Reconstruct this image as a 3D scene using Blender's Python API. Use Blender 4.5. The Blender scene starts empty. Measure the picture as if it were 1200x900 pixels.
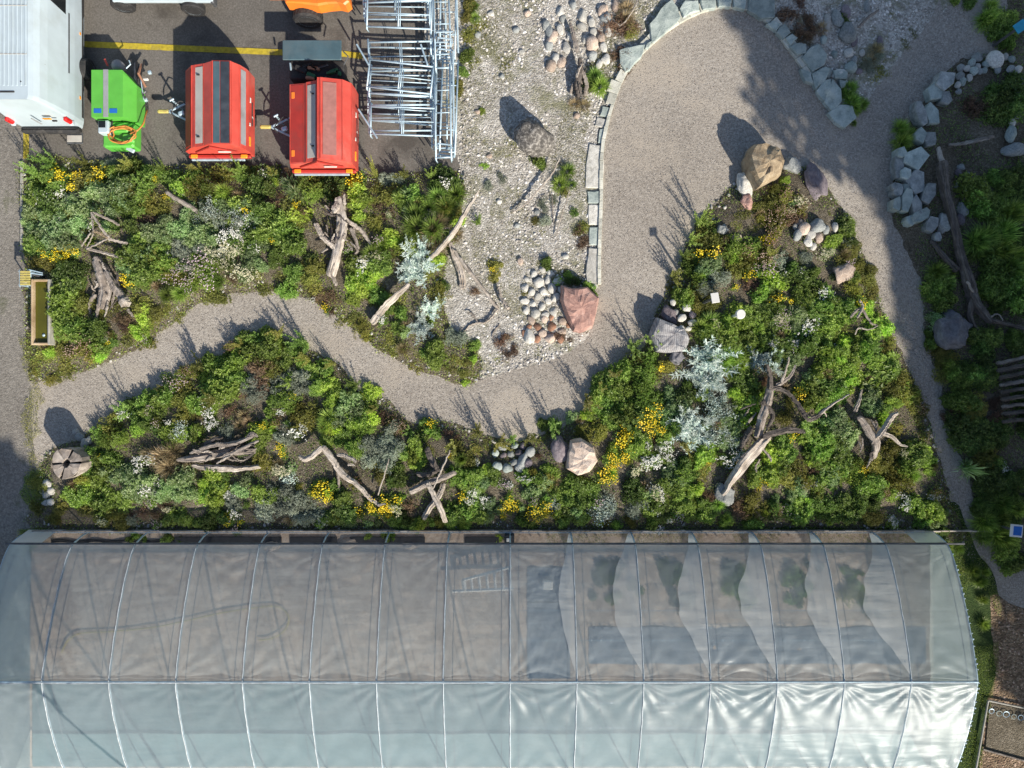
import bpy, math, random
import numpy as np
from mathutils import Vector, Matrix, noise, geometry
R = math.radians
random.seed(11); rng = np.random.default_rng(11)
scene = bpy.context.scene
COL = scene.collection

# ------------------------------------------------------------------ camera
CAMZ = 24.0
cam_d = bpy.data.cameras.new('camera'); cam = bpy.data.objects.new('camera', cam_d)
COL.objects.link(cam); scene.camera = cam
cam.location = (0, 0, CAMZ); cam.rotation_euler = (0, 0, 0)
cam_d.sensor_fit = 'HORIZONTAL'; cam_d.angle = 2*math.atan(600/35/CAMZ)
cam_d.clip_start = 0.5; cam_d.clip_end = 2000

# ------------------------------------------------------------------ sky + sun
SUN_EL = R(31); SHX, SHY = -0.545, 0.838           # direction in which shadows fall on the ground
sx, sy = -SHX, -SHY                                   # horizontal direction towards the sun
world = bpy.data.worlds.new('World'); scene.world = world; world.use_nodes = True
nt = world.node_tree; bg = nt.nodes['Background']
sky = nt.nodes.new('ShaderNodeTexSky'); sky.sky_type = 'NISHITA'; sky.sun_disc = False
sky.sun_elevation = SUN_EL; sky.sun_rotation = math.atan2(sx, sy)
nt.links.new(sky.outputs[0], bg.inputs[0]); bg.inputs[1].default_value = 0.095
sun_d = bpy.data.lights.new('sun', 'SUN'); sun_d.energy = 5.0; sun_d.angle = R(0.8); sun_d.color = (1.0, 0.91, 0.77)
sun = bpy.data.objects.new('sun', sun_d); COL.objects.link(sun)
sd = Vector((sx*math.cos(SUN_EL), sy*math.cos(SUN_EL), math.sin(SUN_EL)))
sun.rotation_euler = sd.to_track_quat('Z', 'Y').to_euler(); sun.location = (20, -30, 30)
scene.view_settings.view_transform = 'Standard'; scene.view_settings.look = 'None'
scene.view_settings.exposure = 0.46; scene.view_settings.gamma = 1.0
scene.cycles.max_bounces = 6; scene.cycles.transparent_max_bounces = 12
scene.cycles.caustics_reflective = False; scene.cycles.caustics_refractive = False

# ------------------------------------------------------------------ helpers
def W(px, py, z=0.0):
    """ground-plan helper: where the thing seen at (px,py) of the 1200x900 plan stands, if its top is at height z"""
    k = (CAMZ - z)/CAMZ/35.0
    return Vector(((px-600)*k, (450-py)*k, z))

def wl(o):
    v = Vector((0, 0, 0))
    while o is not None:
        v += o.location; o = o.parent
    return v

def tag(o, label=None, cat=None, group=None, kind=None):
    if label: o['label'] = label
    if cat: o['category'] = cat
    if group: o['group'] = group
    if kind: o['kind'] = kind
    return o

def empty(name, loc, label=None, cat=None, group=None, rz=0):
    o = bpy.data.objects.new(name, None); COL.objects.link(o)
    o.location = loc; o.rotation_euler = (0, 0, rz); o.empty_display_size = 0.2
    return tag(o, label, cat, group)

def link(name, me, parent=None, loc=(0, 0, 0)):
    o = bpy.data.objects.new(name, me); COL.objects.link(o)
    o.parent = parent; o.location = loc
    return o

def children(o): return [c for c in bpy.data.objects if c.parent is o]

def copy_tree(o, parent=None, kids=None):
    c = o.copy(); COL.objects.link(c); c.parent = parent
    for ch in (KIDS.get(o.name) or []): copy_tree(ch, c)
    return c
KIDS = {}
def index_kids():
    KIDS.clear()
    for c in bpy.data.objects:
        if c.parent: KIDS.setdefault(c.parent.name, []).append(c)

def np_mesh(name, V, F, mats, smooth=False, mi=None, uv=None):
    """V (n,3) array, F (m,k) array of equal-sized faces"""
    me = bpy.data.meshes.new(name)
    V = np.asarray(V, dtype=np.float32); F = np.asarray(F, dtype=np.int32)
    m, k = F.shape
    me.vertices.add(len(V)); me.vertices.foreach_set('co', V.ravel())
    me.loops.add(m*k); me.loops.foreach_set('vertex_index', F.ravel())
    me.polygons.add(m); me.polygons.foreach_set('loop_start', np.arange(0, m*k, k, dtype=np.int32))
    for mt in (mats if isinstance(mats, (list, tuple)) else [mats]): me.materials.append(mt)
    if mi is not None: me.polygons.foreach_set('material_index', np.asarray(mi, dtype=np.int32))
    me.polygons.foreach_set('use_smooth', np.full(m, bool(smooth)))
    me.update(calc_edges=True)
    return me

class MB:
    def __init__(s): s.v = []; s.f = []; s.uv = []
    def add(s, vs, fs, uvs=None):
        b = len(s.v); s.v += [tuple(p) for p in vs]; s.f += [tuple(i+b for i in f) for f in fs]
        s.uv += (uvs if uvs else [(0, 0)]*len(vs)); return s
    def box(s, c, size, rz=0, M=None, bev=0):
        hx, hy, hz = size[0]/2, size[1]/2, size[2]/2
        b = min(bev, hx*.9, hy*.9, hz*.9)
        if b > 0:
            vs = []
            for z, i in ((-hz, b), (-hz+b, 0), (hz-b, 0), (hz, b)):
                X, Y = hx-i, hy-i
                vs += [(-X+b, -Y, z), (X-b, -Y, z), (X, -Y+b, z), (X, Y-b, z), (X-b, Y, z), (-X+b, Y, z), (-X, Y-b, z), (-X, -Y+b, z)]
            fs = [tuple(reversed(range(8))), tuple(range(24, 32))]
            for r in range(3):
                for k in range(8): fs.append((r*8+k, r*8+(k+1) % 8, (r+1)*8+(k+1) % 8, (r+1)*8+k))
        else:
            vs = [(-hx,-hy,-hz),(hx,-hy,-hz),(hx,hy,-hz),(-hx,hy,-hz),(-hx,-hy,hz),(hx,-hy,hz),(hx,hy,hz),(-hx,hy,hz)]
            fs = [(3,2,1,0),(4,5,6,7),(0,1,5,4),(1,2,6,5),(2,3,7,6),(3,0,4,7)]
        Mx = M if M is not None else Matrix.Rotation(rz, 3, 'Z')
        c = Vector(c)
        return s.add([c + Mx @ Vector(v) for v in vs], fs)
    def tube(s, pts, rad, n=8, ridged=0, seed=0, cap=True):
        pts = [Vector(p) for p in pts]; m = len(pts)
        if not hasattr(rad, '__len__'): rad = [rad]*m
        up = Vector((0, 0, 1)); vs = []; uvs = []; L = 0
        for i, p in enumerate(pts):
            d = (pts[min(i+1, m-1)] - pts[max(i-1, 0)])
            if d.length < 1e-6: d = Vector((0, 0, 1))
            d.normalize()
            if i: L += (p-pts[i-1]).length
            a = d.cross(up)
            if a.length < 0.05: a = d.cross(Vector((0, 1, 0)))
            a.normalize(); b = a.cross(d)
            for k in range(n):
                t = 2*math.pi*k/n; r = rad[i]
                if ridged:
                    r *= 1 + ridged*(noise.noise(Vector((math.cos(t)*1.7+seed*7.3, math.sin(t)*1.7, L*0.6))) * 1.6
                                     + 0.5*noise.noise(Vector((math.cos(t)*5+seed, math.sin(t)*5, L*1.5+3))))
                vs.append(p + a*(math.cos(t)*r) + b*(math.sin(t)*r)); uvs.append((k/n, L))
        fs = []
        for i in range(m-1):
            for k in range(n):
                fs.append((i*n+k, i*n+(k+1) % n, (i+1)*n+(k+1) % n, (i+1)*n+k))
        if cap: fs += [tuple(reversed(range(n))), tuple(range((m-1)*n, m*n))]
        return s.add(vs, fs, uvs)
    def lathe(s, prof, n=16, c=(0, 0, 0), M=None):
        """prof: (r,z) pairs around local Z"""
        vs = []; c = Vector(c)
        for r, z in prof:
            for k in range(n):
                t = 2*math.pi*k/n; v = Vector((r*math.cos(t), r*math.sin(t), z))
                vs.append(c + (M @ v if M is not None else v))
        fs = []
        for i in range(len(prof)-1):
            for k in range(n): fs.append((i*n+k, i*n+(k+1) % n, (i+1)*n+(k+1) % n, (i+1)*n+k))
        fs += [tuple(reversed(range(n))), tuple(range((len(prof)-1)*n, len(prof)*n))]
        return s.add(vs, fs)
    def prism(s, poly, z0, z1, bev=0.0, jit=0.0, seed=0):
        """poly: list of (x,y) world, ccw or cw"""
        a = sum(poly[i][0]*poly[(i+1) % len(poly)][1]-poly[(i+1) % len(poly)][0]*poly[i][1] for i in range(len(poly)))
        if a < 0: poly = poly[::-1]
        n = len(poly); cx = sum(p[0] for p in poly)/n; cy = sum(p[1] for p in poly)/n
        vs = []; rr = random.Random(seed)
        def ring(z, f, j=0):
            for (x, y) in poly:
                d = math.hypot(x-cx, y-cy) or 1
                k = max(0.2, 1-f/d); vs.append((cx+(x-cx)*k, cy+(y-cy)*k, z + rr.uniform(-j, j)))
        ring(z0, 0)
        if bev > 0: ring(z1-bev, 0, jit); ring(z1, bev*1.2, jit)
        else: ring(z1, 0, jit)
        L = 3 if bev > 0 else 2
        vs.append((cx, cy, z1+jit*rr.uniform(-.5, 1)))
        fs = [tuple(reversed(range(n)))]
        for l in range(L-1):
            for k in range(n): fs.append((l*n+k, l*n+(k+1) % n, (l+1)*n+(k+1) % n, (l+1)*n+k))
        for k in range(n): fs.append(((L-1)*n+k, (L-1)*n+(k+1) % n, L*n))
        return s.add(vs, fs)
    def build(s, name, mat, parent=None, smooth=False, origin=None):
        if parent is not None: o0 = wl(parent)
        elif origin is not None: o0 = Vector(origin)
        else:
            A = np.array(s.v); lo, hi = A.min(0), A.max(0)
            o0 = Vector(((lo[0]+hi[0])/2, (lo[1]+hi[1])/2, lo[2]))
        me = bpy.data.meshes.new(name)
        me.from_pydata([(x-o0[0], y-o0[1], z-o0[2]) for x, y, z in s.v], [], s.f)
        for mt in (mat if isinstance(mat, (list, tuple)) else [mat]): me.materials.append(mt)
        if any(u != (0, 0) for u in s.uv):
            at = me.attributes.new('guv', 'FLOAT_VECTOR', 'POINT')
            at.data.foreach_set('vector', np.array([(u, v, 0) for u, v in s.uv], dtype=np.float32).ravel())
        if smooth: me.polygons.foreach_set('use_smooth', [True]*len(me.polygons))
        me.update()
        return link(name, me, parent, (0, 0, 0) if parent is not None else o0)

# ------------------------------------------------------------------ materials
def nodes(m): m.use_nodes = True; return m.node_tree, m.node_tree.nodes['Principled BSDF']
def new(nt, t, **kw):
    n = nt.nodes.new(t)
    for k, v in kw.items(): setattr(n, k, v)
    return n
def ramp(nt, fac, stops):
    r = nt.nodes.new('ShaderNodeValToRGB'); cr = r.color_ramp
    while len(cr.elements) < len(stops): cr.elements.new(0.5)
    for e, (p, c) in zip(cr.elements, stops): e.position = p; e.color = (*c, 1)
    nt.links.new(fac, r.inputs[0]); return r.outputs[0]
def mixc(nt, fac, a, b, mode='MIX'):
    m = nt.nodes.new('ShaderNodeMix'); m.data_type = 'RGBA'; m.blend_type = mode
    for s, v in ((0, fac), (6, a), (7, b)):
        if hasattr(v, 'is_output'): nt.links.new(v, m.inputs[s])
        elif isinstance(v, (int, float)): m.inputs[s].default_value = v
        else: m.inputs[s].default_value = (*v, 1)
    return m.outputs[2]
def noise_t(nt, vec, scale, detail=4, rough=0.55, dist=0):
    n = new(nt, 'ShaderNodeTexNoise'); n.inputs['Scale'].default_value = scale
    n.inputs['Detail'].default_value = detail; n.inputs['Roughness'].default_value = rough; n.inputs['Distortion'].default_value = dist
    if vec: nt.links.new(vec, n.inputs['Vector'])
    return n.outputs[0]
def objco(nt):
    """object coordinates shifted by a random amount per object, so copies differ"""
    tc = new(nt, 'ShaderNodeTexCoord'); oi = new(nt, 'ShaderNodeObjectInfo')
    m = new(nt, 'ShaderNodeVectorMath', operation='SCALE'); c = new(nt, 'ShaderNodeCombineXYZ')
    for i in range(3): nt.links.new(oi.outputs['Random'], c.inputs[i])
    nt.links.new(c.outputs[0], m.inputs[0]); m.inputs['Scale'].default_value = 37.0
    a = new(nt, 'ShaderNodeVectorMath', operation='ADD')
    nt.links.new(tc.outputs['Object'], a.inputs[0]); nt.links.new(m.outputs[0], a.inputs[1])
    return a.outputs[0], oi.outputs['Random']
def bump(nt, b, h, strength, dist=0.02):
    bp = new(nt, 'ShaderNodeBump'); bp.inputs['Strength'].default_value = strength; bp.inputs['Distance'].default_value = dist
    nt.links.new(h, bp.inputs['Height']); nt.links.new(bp.outputs[0], b.inputs['Normal']); return bp

MATS = {}
def simple(name, col, rough=0.6, metal=0.0, var=0.12, scale=8, bmp=0.15, spec=0.5, dirt=None, emit=None):
    m = bpy.data.materials.new(name); nt, b = nodes(m)
    co, rnd = objco(nt)
    n1 = noise_t(nt, co, scale, 5)
    c0 = tuple(max(0, x*(1-var)) for x in col); c1 = tuple(min(1, x*(1+var)) for x in col)
    c = ramp(nt, n1, [(0.3, c0), (0.7, c1)])
    if dirt:
        n2 = noise_t(nt, co, scale*0.35, 6, 0.7)
        f = ramp(nt, n2, [(0.52, (0, 0, 0)), (0.75, (0.75, 0.75, 0.75))])
        c = mixc(nt, f, c, dirt)
    nt.links.new(c, b.inputs['Base Color'])
    b.inputs['Roughness'].default_value = rough; b.inputs['Metallic'].default_value = metal
    b.inputs['Specular IOR Level'].default_value = spec
    if bmp: bump(nt, b, noise_t(nt, co, scale*6, 3), bmp)
    MATS[name] = m; return m

def stone_mat(name, c0, c1, c2, scale=6, bands=0.0, rough=0.85):
    m = bpy.data.materials.new(name); nt, b = nodes(m); co, rnd = objco(nt)
    n1 = noise_t(nt, co, scale, 8, 0.62, 0.4); n2 = noise_t(nt, co, scale*7, 4, 0.7)
    a = new(nt, 'ShaderNodeMath', operation='MULTIPLY_ADD'); nt.links.new(n2, a.inputs[0]); a.inputs[1].default_value = 0.5; nt.links.new(n1, a.inputs[2])
    s = new(nt, 'ShaderNodeMath', operation='SUBTRACT'); nt.links.new(a.outputs[0], s.inputs[0]); s.inputs[1].default_value = 0.25
    c = ramp(nt, s.outputs[0], [(0.28, c0), (0.5, c1), (0.72, c2)])
    hv = new(nt, 'ShaderNodeHueSaturation'); nt.links.new(c, hv.inputs['Color'])
    mr = new(nt, 'ShaderNodeMapRange'); nt.links.new(rnd, mr.inputs[0]); mr.inputs[3].default_value = 0.72; mr.inputs[4].default_value = 1.22
    nt.links.new(mr.outputs[0], hv.inputs['Value']); c = hv.outputs[0]
    if bands:
        w = new(nt, 'ShaderNodeTexWave'); w.inputs['Scale'].default_value = 5; w.inputs['Distortion'].default_value = 3; w.inputs['Detail'].default_value = 3
        nt.links.new(co, w.inputs[0]); c = mixc(nt, mixc(nt, bands, (0, 0, 0), w.outputs[0]), c, c0)
    nt.links.new(c, b.inputs['Base Color']); b.inputs['Roughness'].default_value = rough
    bump(nt, b, s.outputs[0], 0.8, 0.03)
    MATS[name] = m; return m

def wood_mat(name, c0, c1, c2):
    m = bpy.data.materials.new(name); nt, b = nodes(m); co, rnd = objco(nt)
    at = new(nt, 'ShaderNodeAttribute'); at.attribute_name = 'guv'
    mp = new(nt, 'ShaderNodeMapping'); mp.inputs['Scale'].default_value = (14, 2.2, 1); nt.links.new(at.outputs['Vector'], mp.inputs[0])
    cx = new(nt, 'ShaderNodeVectorMath', operation='ADD'); nt.links.new(mp.outputs[0], cx.inputs[0])
    sc = new(nt, 'ShaderNodeVectorMath', operation='SCALE'); nt.links.new(co, sc.inputs[0]); sc.inputs['Scale'].default_value = 0.8
    nt.links.new(sc.outputs[0], cx.inputs[1])
    n1 = noise_t(nt, cx.outputs[0], 1.6, 6, 0.65, 0.3); n2 = noise_t(nt, co, 3, 4)
    a = new(nt, 'ShaderNodeMath', operation='MULTIPLY_ADD'); nt.links.new(n2, a.inputs[0]); a.inputs[1].default_value = 0.55; nt.links.new(n1, a.inputs[2])
    c = ramp(nt, a.outputs[0], [(0.55, c0), (0.76, c1), (0.98, c2)])
    nt.links.new(c, b.inputs['Base Color']); b.inputs['Roughness'].default_value = 0.85
    bump(nt, b, n1, 1.0, 0.05)
    MATS[name] = m; return m

def leaf_mat(name, c0, c1, c2, trans=0.45, rough=0.42, spec=0.5):
    m = bpy.data.materials.new(name); nt, b = nodes(m)
    g = new(nt, 'ShaderNodeNewGeometry'); oi = new(nt, 'ShaderNodeObjectInfo')
    c = ramp(nt, g.outputs['Random Per Island'], [(0.0, c0), (0.5, c1), (1.0, c2)])
    hv = new(nt, 'ShaderNodeHueSaturation'); nt.links.new(c, hv.inputs['Color'])
    mr = new(nt, 'ShaderNodeMapRange'); nt.links.new(oi.outputs['Random'], mr.inputs[0]); mr.inputs[3].default_value = 0.62; mr.inputs[4].default_value = 1.45
    nt.links.new(mr.outputs[0], hv.inputs['Value'])
    if name.startswith('leaf'): hv.inputs['Saturation'].default_value = 0.88
    m2 = new(nt, 'ShaderNodeMath', operation='MULTIPLY'); m2.inputs[1].default_value = 7.31; nt.links.new(oi.outputs['Random'], m2.inputs[0])
    fr = new(nt, 'ShaderNodeMath', operation='FRACT'); nt.links.new(m2.outputs[0], fr.inputs[0])
    mh = new(nt, 'ShaderNodeMapRange'); nt.links.new(fr.outputs[0], mh.inputs[0]); mh.inputs[3].default_value = 0.480; mh.inputs[4].default_value = 0.510
    if name.startswith('flower'): mh.inputs[3].default_value = 0.500; mr.inputs[3].default_value = 0.85; mr.inputs[4].default_value = 1.25
    nt.links.new(mh.outputs[0], hv.inputs['Hue'])
    nt.links.new(hv.outputs[0], b.inputs['Base Color']); b.inputs['Roughness'].default_value = rough; b.inputs['Specular IOR Level'].default_value = spec
    tr = new(nt, 'ShaderNodeBsdfTranslucent'); hs = new(nt, 'ShaderNodeHueSaturation'); hs.inputs['Value'].default_value = 1.3; hs.inputs['Saturation'].default_value = 1.1
    nt.links.new(hv.outputs[0], hs.inputs['Color']); nt.links.new(hs.outputs[0], tr.inputs[0])
    mx = new(nt, 'ShaderNodeMixShader'); mx.inputs[0].default_value = trans
    nt.links.new(b.outputs[0], mx.inputs[1]); nt.links.new(tr.outputs[0], mx.inputs[2])
    nt.links.new(mx.outputs[0], nt.nodes['Material Output'].inputs[0])
    MATS[name] = m; return m

def ground_mat(name, stops, grain, big=0.35, grain_amt=0.5, bmp=0.6, bdist=0.02, rough=0.95, patch=None, vor=True):
    """granular ground: world-space voronoi grains with large soft tonal drift"""
    m = bpy.data.materials.new(name); nt, b = nodes(m)
    tc = new(nt, 'ShaderNodeTexCoord'); co = tc.outputs['Object']
    v = new(nt, 'ShaderNodeTexVoronoi'); v.inputs['Scale'].default_value = grain; nt.links.new(co, v.inputs['Vector'])
    bw = new(nt, 'ShaderNodeSeparateColor'); nt.links.new(v.outputs['Color'], bw.inputs[0])
    n1 = noise_t(nt, co, big, 6, 0.6); n3 = noise_t(nt, co, grain*0.4, 3, 0.6)
    a = new(nt, 'ShaderNodeMath', operation='MULTIPLY_ADD'); nt.links.new(bw.outputs[0], a.inputs[0]); a.inputs[1].default_value = grain_amt
    s = new(nt, 'ShaderNodeMath', operation='MULTIPLY_ADD'); nt.links.new(n1, s.inputs[0]); s.inputs[1].default_value = 0.9
    nt.links.new(n3, s.inputs[2]); nt.links.new(s.outputs[0], a.inputs[2])
    d = new(nt, 'ShaderNodeMath', operation='DIVIDE'); nt.links.new(a.outputs[0], d.inputs[0]); d.inputs[1].default_value = 1.9+grain_amt-0.0
    c = ramp(nt, d.outputs[0], stops)
    if patch:
        n2 = noise_t(nt, co, patch[1], 7, 0.7)
        f = ramp(nt, n2, [(patch[2], (0, 0, 0)), (patch[2]+0.12, (0.85, 0.85, 0.85))])
        c = mixc(nt, f, c, patch[0])
    nt.links.new(c, b.inputs['Base Color']); b.inputs['Roughness'].default_value = rough; b.inputs['Specular IOR Level'].default_value = 0.25
    dd = new(nt, 'ShaderNodeMath', operation='SUBTRACT'); dd.inputs[0].default_value = 1.0; nt.links.new(v.outputs['Distance'], dd.inputs[1])
    bump(nt, b, dd.outputs[0], bmp, bdist)
    MATS[name] = m; return m

# colours
soil_m = ground_mat('soil', [(0.30, (.065, .055, .04)), (0.5, (.14, .12, .088)), (0.7, (.27, .24, .19))], 30, 0.6, 0.5, 0.8, 0.03)
gravel_m = ground_mat('path_gravel', [(0.30, (.20, .178, .155)), (0.5, (.33, .30, .265)), (0.68, (.48, .445, .40))], 30, 0.22, 0.5, 0.6, 0.015, patch=((.41, .365, .31), 0.30, 0.50))
shingle_m = ground_mat('shingle', [(0.30, (.22, .205, .18)), (0.5, (.40, .38, .345)), (0.68, (.62, .60, .56))], 20, 0.45, 0.8, 0.8, 0.03, patch=((.20, .20, .12), 0.6, 0.50))
asphalt_m = ground_mat('asphalt', [(0.30, (.09, .083, .076)), (0.5, (.15, .14, .128)), (0.7, (.23, .215, .20))], 40, 0.35, 0.3, 0.3, 0.01, patch=((.075, .068, .062), 0.45, 0.50))
lane_m = ground_mat('lane_gravel', [(0.30, (.13, .12, .105)), (0.5, (.21, .195, .175)), (0.7, (.31, .29, .26))], 22, 0.3, 0.5, 0.6, 0.02, patch=((.09, .10, .05), 0.6, 0.58))
turf_m = ground_mat('turf', [(0.30, (.018, .035, .010)), (0.5, (.035, .065, .018)), (0.7, (.07, .10, .03))], 30, 0.5, 0.5, 0.8, 0.03)
mulch_m = ground_mat('mulch', [(0.30, (.10, .07, .045)), (0.5, (.21, .15, .10)), (0.7, (.38, .29, .20))], 16, 0.4, 0.8, 1.0, 0.04)
earth_m = ground_mat('greenhouse_soil', [(0.30, (.31, .235, .18)), (0.5, (.50, .40, .32)), (0.7, (.64, .55, .46))], 14, 0.5, 0.10, 0.4, 0.02)

pale = stone_mat('pale_stone', (.36, .35, .32), (.56, .55, .51), (.74, .73, .69))
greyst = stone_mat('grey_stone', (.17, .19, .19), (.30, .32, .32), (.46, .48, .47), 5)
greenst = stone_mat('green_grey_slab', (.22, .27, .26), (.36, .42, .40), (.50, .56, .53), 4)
pinkst = stone_mat('pink_stone', (.27, .15, .13), (.42, .25, .21), (.55, .38, .33), 3)
beigest = stone_mat('beige_stone', (.30, .22, .17), (.50, .40, .33), (.66, .56, .48), 4)
tanst = stone_mat('tan_stone', (.22, .16, .10), (.45, .35, .23), (.62, .53, .38), 3)
purplest = stone_mat('purple_stone', (.12, .10, .12), (.20, .17, .19), (.30, .27, .29), 4)
stripest = stone_mat('banded_stone', (.14, .13, .14), (.30, .30, .31), (.44, .44, .45), 4, bands=0.6)
darkst = stone_mat('dark_boulder', (.09, .09, .10), (.16, .16, .18), (.25, .25, .27), 3)
terrast = stone_mat('terracotta_shard', (.25, .12, .07), (.38, .20, .13), (.48, .30, .2), 6)

wood_pale = wood_mat('weathered_wood', (.20, .165, .135), (.44, .385, .33), (.68, .62, .56))
wood_dark = wood_mat('dark_wood', (.035, .028, .025), (.10, .085, .075), (.22, .19, .17))
wood_mid = wood_mat('grey_wood', (.10, .085, .075), (.28, .24, .21), (.50, .455, .41))
wood_new = wood_mat('sawn_wood', (.25, .17, .09), (.42, .31, .19), (.58, .46, .31))

white_p = simple('white_paint', (.47, .56, .62), 0.35, 0, .06, 2, 0.02, dirt=(.38, .44, .46))
glass_d = simple('dark_glass', (.015, .018, .02), 0.08, 0, .1, 2, 0)
black_r = simple('black_rubber', (.025, .025, .027), 0.8, 0, .3, 8, 0.2, dirt=(.12, .11, .10))
red_p = simple('red_paint', (.56, .075, .055), 0.5, 0, .22, 1.5, 0.06, dirt=(.55, .21, .17))
red_d = simple('dark_red_paint', (.42, .04, .03), 0.45, 0, .12, 3, 0.04, dirt=(.25, .06, .05))
orange_p = simple('orange_paint', (.85, .22, .03), 0.4, 0, .08, 3, 0.03, dirt=(.45, .15, .05))
orange_l = simple('orange_lens', (.9, .35, .03), 0.25)
red_l = simple('red_lens', (.65, .02, .02), 0.25)
green_p = simple('green_paint', (.11, .43, .06), 0.42, 0, .08, 3, 0.03, dirt=(.12, .42, .07))
green_dk = simple('dark_green_paint', (.02, .12, .05), 0.5, 0, .2, 5, 0.05)
blue_p = simple('blue_sticker', (.02, .14, .50), 0.4)
greyp = simple('grey_panel', (.30, .31, .33), 0.5, 0, .12, 3, 0.04, dirt=(.18, .15, .14))
paleg = simple('pale_grey_panel', (.48, .46, .42), 0.5, 0, .10, 3, 0.04, dirt=(.36, .30, .26))
darkp = simple('dark_panel', (.045, .055, .07), 0.3, 0, .3, 3, 0.03, dirt=(.10, .11, .13))
rosep = simple('faded_red_panel', (.36, .16, .14), 0.55, 0, .15, 6, 0.05)
bluesteel = simple('blue_steel', (.10, .17, .20), 0.4, 0.3, .2, 2, 0.03, dirt=(.18, .22, .23))
steel = simple('galvanised_steel', (.46, .60, .70), 0.45, 0.30, .18, 5, 0.05)
steel_d = simple('dark_steel', (.10, .105, .115), 0.5, 0.3, .3, 6, 0.1)
hose_o = simple('orange_hose', (.55, .22, .05), 0.5, 0, .2, 8, 0.05)
yellow_l = simple('yellow_marking', (.46, .36, .03), 0.8, 0, .25, 9, 0.1, dirt=(.17, .15, .10))
yellow_p = simple('yellow_paint', (.50, .42, .12), 0.6, 0, .15, 6, 0.1, dirt=(.3, .26, .12))
concrete = simple('concrete', (.36, .35, .32), 0.85, 0, .2, 6, 0.3, dirt=(.20, .20, .15))
cyan_p = simple('cyan_sign', (.03, .33, .50), 0.4)
white_s = simple('white_sign', (.75, .74, .70), 0.5, 0, .04, 5, 0.03)
terracotta = simple('clay', (.40, .20, .12), 0.8, 0, .15, 8, 0.1)
black_cloth = simple('black_cloth', (.03, .032, .038), 0.8, 0, .3, 4, 0.3)
tarp_b = simple('blue_grey_sheet', (.17, .20, .24), 0.6, 0, .2, 2, 0.2)

lf_green = leaf_mat('leaf_green', (.10, .18, .02), (.21, .34, .04), (.37, .53, .10))
lf_lime = leaf_mat('leaf_lime', (.20, .33, .02), (.34, .52, .04), (.52, .68, .10))
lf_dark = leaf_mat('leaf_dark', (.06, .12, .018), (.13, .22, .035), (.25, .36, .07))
lf_mint = leaf_mat('leaf_mint', (.14, .24, .07), (.27, .41, .14), (.50, .61, .34))
lf_olive = leaf_mat('leaf_olive', (.12, .14, .02), (.25, .27, .04), (.46, .46, .10))
lf_silver = leaf_mat('leaf_silver', (.34, .45, .40), (.52, .63, .57), (.72, .80, .75), 0.2)
lf_sage = leaf_mat('leaf_sage', (.15, .18, .12), (.27, .32, .23), (.44, .50, .40), 0.2)
lf_straw = leaf_mat('leaf_straw', (.16, .11, .05), (.30, .23, .11), (.48, .40, .22), 0.25)
lf_brown = leaf_mat('leaf_brown', (.09, .055, .03), (.18, .11, .06), (.33, .22, .12), 0.2)
fl_yellow = leaf_mat('flower_yellow', (.62, .40, .01), (.80, .60, .015), (.88, .74, .08), 0.15)
fl_white = leaf_mat('flower_white', (.62, .62, .58), (.76, .76, .72), (.86, .85, .82), 0.15)
fl_cream = leaf_mat('flower_cream', (.55, .52, .35), (.68, .64, .45), (.80, .77, .6), 0.15)
fl_pink = leaf_mat('flower_pink', (.40, .30, .38), (.58, .45, .50), (.70, .60, .62), 0.15)
fl_brown = leaf_mat('seedhead', (.16, .09, .06), (.28, .17, .13), (.42, .30, .24), 0.15)
# ------------------------------------------------------------------ ground plan (outlines in plan units, 35 to the metre)
def G(pts): return np.array([[(x-600)/35.0, (450-y)/35.0] for x, y in pts])
def wob(P, amp=0.05, step=0.16, seed=0, closed=True):
    """resample an outline and make it uneven"""
    out = []; n = len(P)
    # smooth with Catmull-Rom
    for i in range(n if closed else n-1):
        p0, p1, p2, p3 = P[(i-1) % n], P[i], P[(i+1) % n], P[(i+2) % n]
        if not closed:
            p0 = P[max(i-1, 0)]; p3 = P[min(i+2, n-1)]
        L = np.linalg.norm(p2-p1); k = max(1, int(L/step))
        for j in range(k):
            t = j/k
            q = 0.5*((2*p1)+(-p0+p2)*t+(2*p0-5*p1+4*p2-p3)*t*t+(-p0+3*p1-3*p2+p3)*t**3)
            a = noise.noise(Vector((q[0]*1.3, q[1]*1.3, seed*3.1))); b2 = noise.noise(Vector((q[0]*4, q[1]*4, seed*5.7)))
            out.append(q + np.array([a+0.6*b2, a*0.7-b2*0.6])*amp)
    return np.array(out)
def inside(P, Q):
    """which of the points Q lie in the polygon P"""
    x, y = Q[:, 0], Q[:, 1]; r = np.zeros(len(Q), bool); n = len(P); j = n-1
    for i in range(n):
        xi, yi = P[i]; xj, yj = P[j]
        if yi != yj:
            c = ((yi > y) != (yj > y)) & (x < (xj-xi)*(y-yi)/(yj-yi)+xi); r ^= c
        j = i
    return r
def dist(P, Q):
    A = P; B = np.roll(P, -1, 0); d = np.full(len(Q), 1e9)
    for a, b in zip(A, B):
        ab = b-a; t = np.clip(((Q-a)@ab)/max(ab@ab, 1e-9), 0, 1)
        d = np.minimum(d, np.linalg.norm(Q-(a+t[:, None]*ab), axis=1))
    return d
BED_A = [(29,186),(120,190),(220,196),(320,200),(430,206),(536,204),(540,262),(528,300),(520,345),(532,385),(552,400),(566,425),(552,452),(512,441),(470,425),(428,398),(400,374),(362,352),(318,343),(270,346),(226,362),(196,384),(160,410),(110,432),(62,446),(36,440),(30,380),(30,300),(24,240)]
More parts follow.
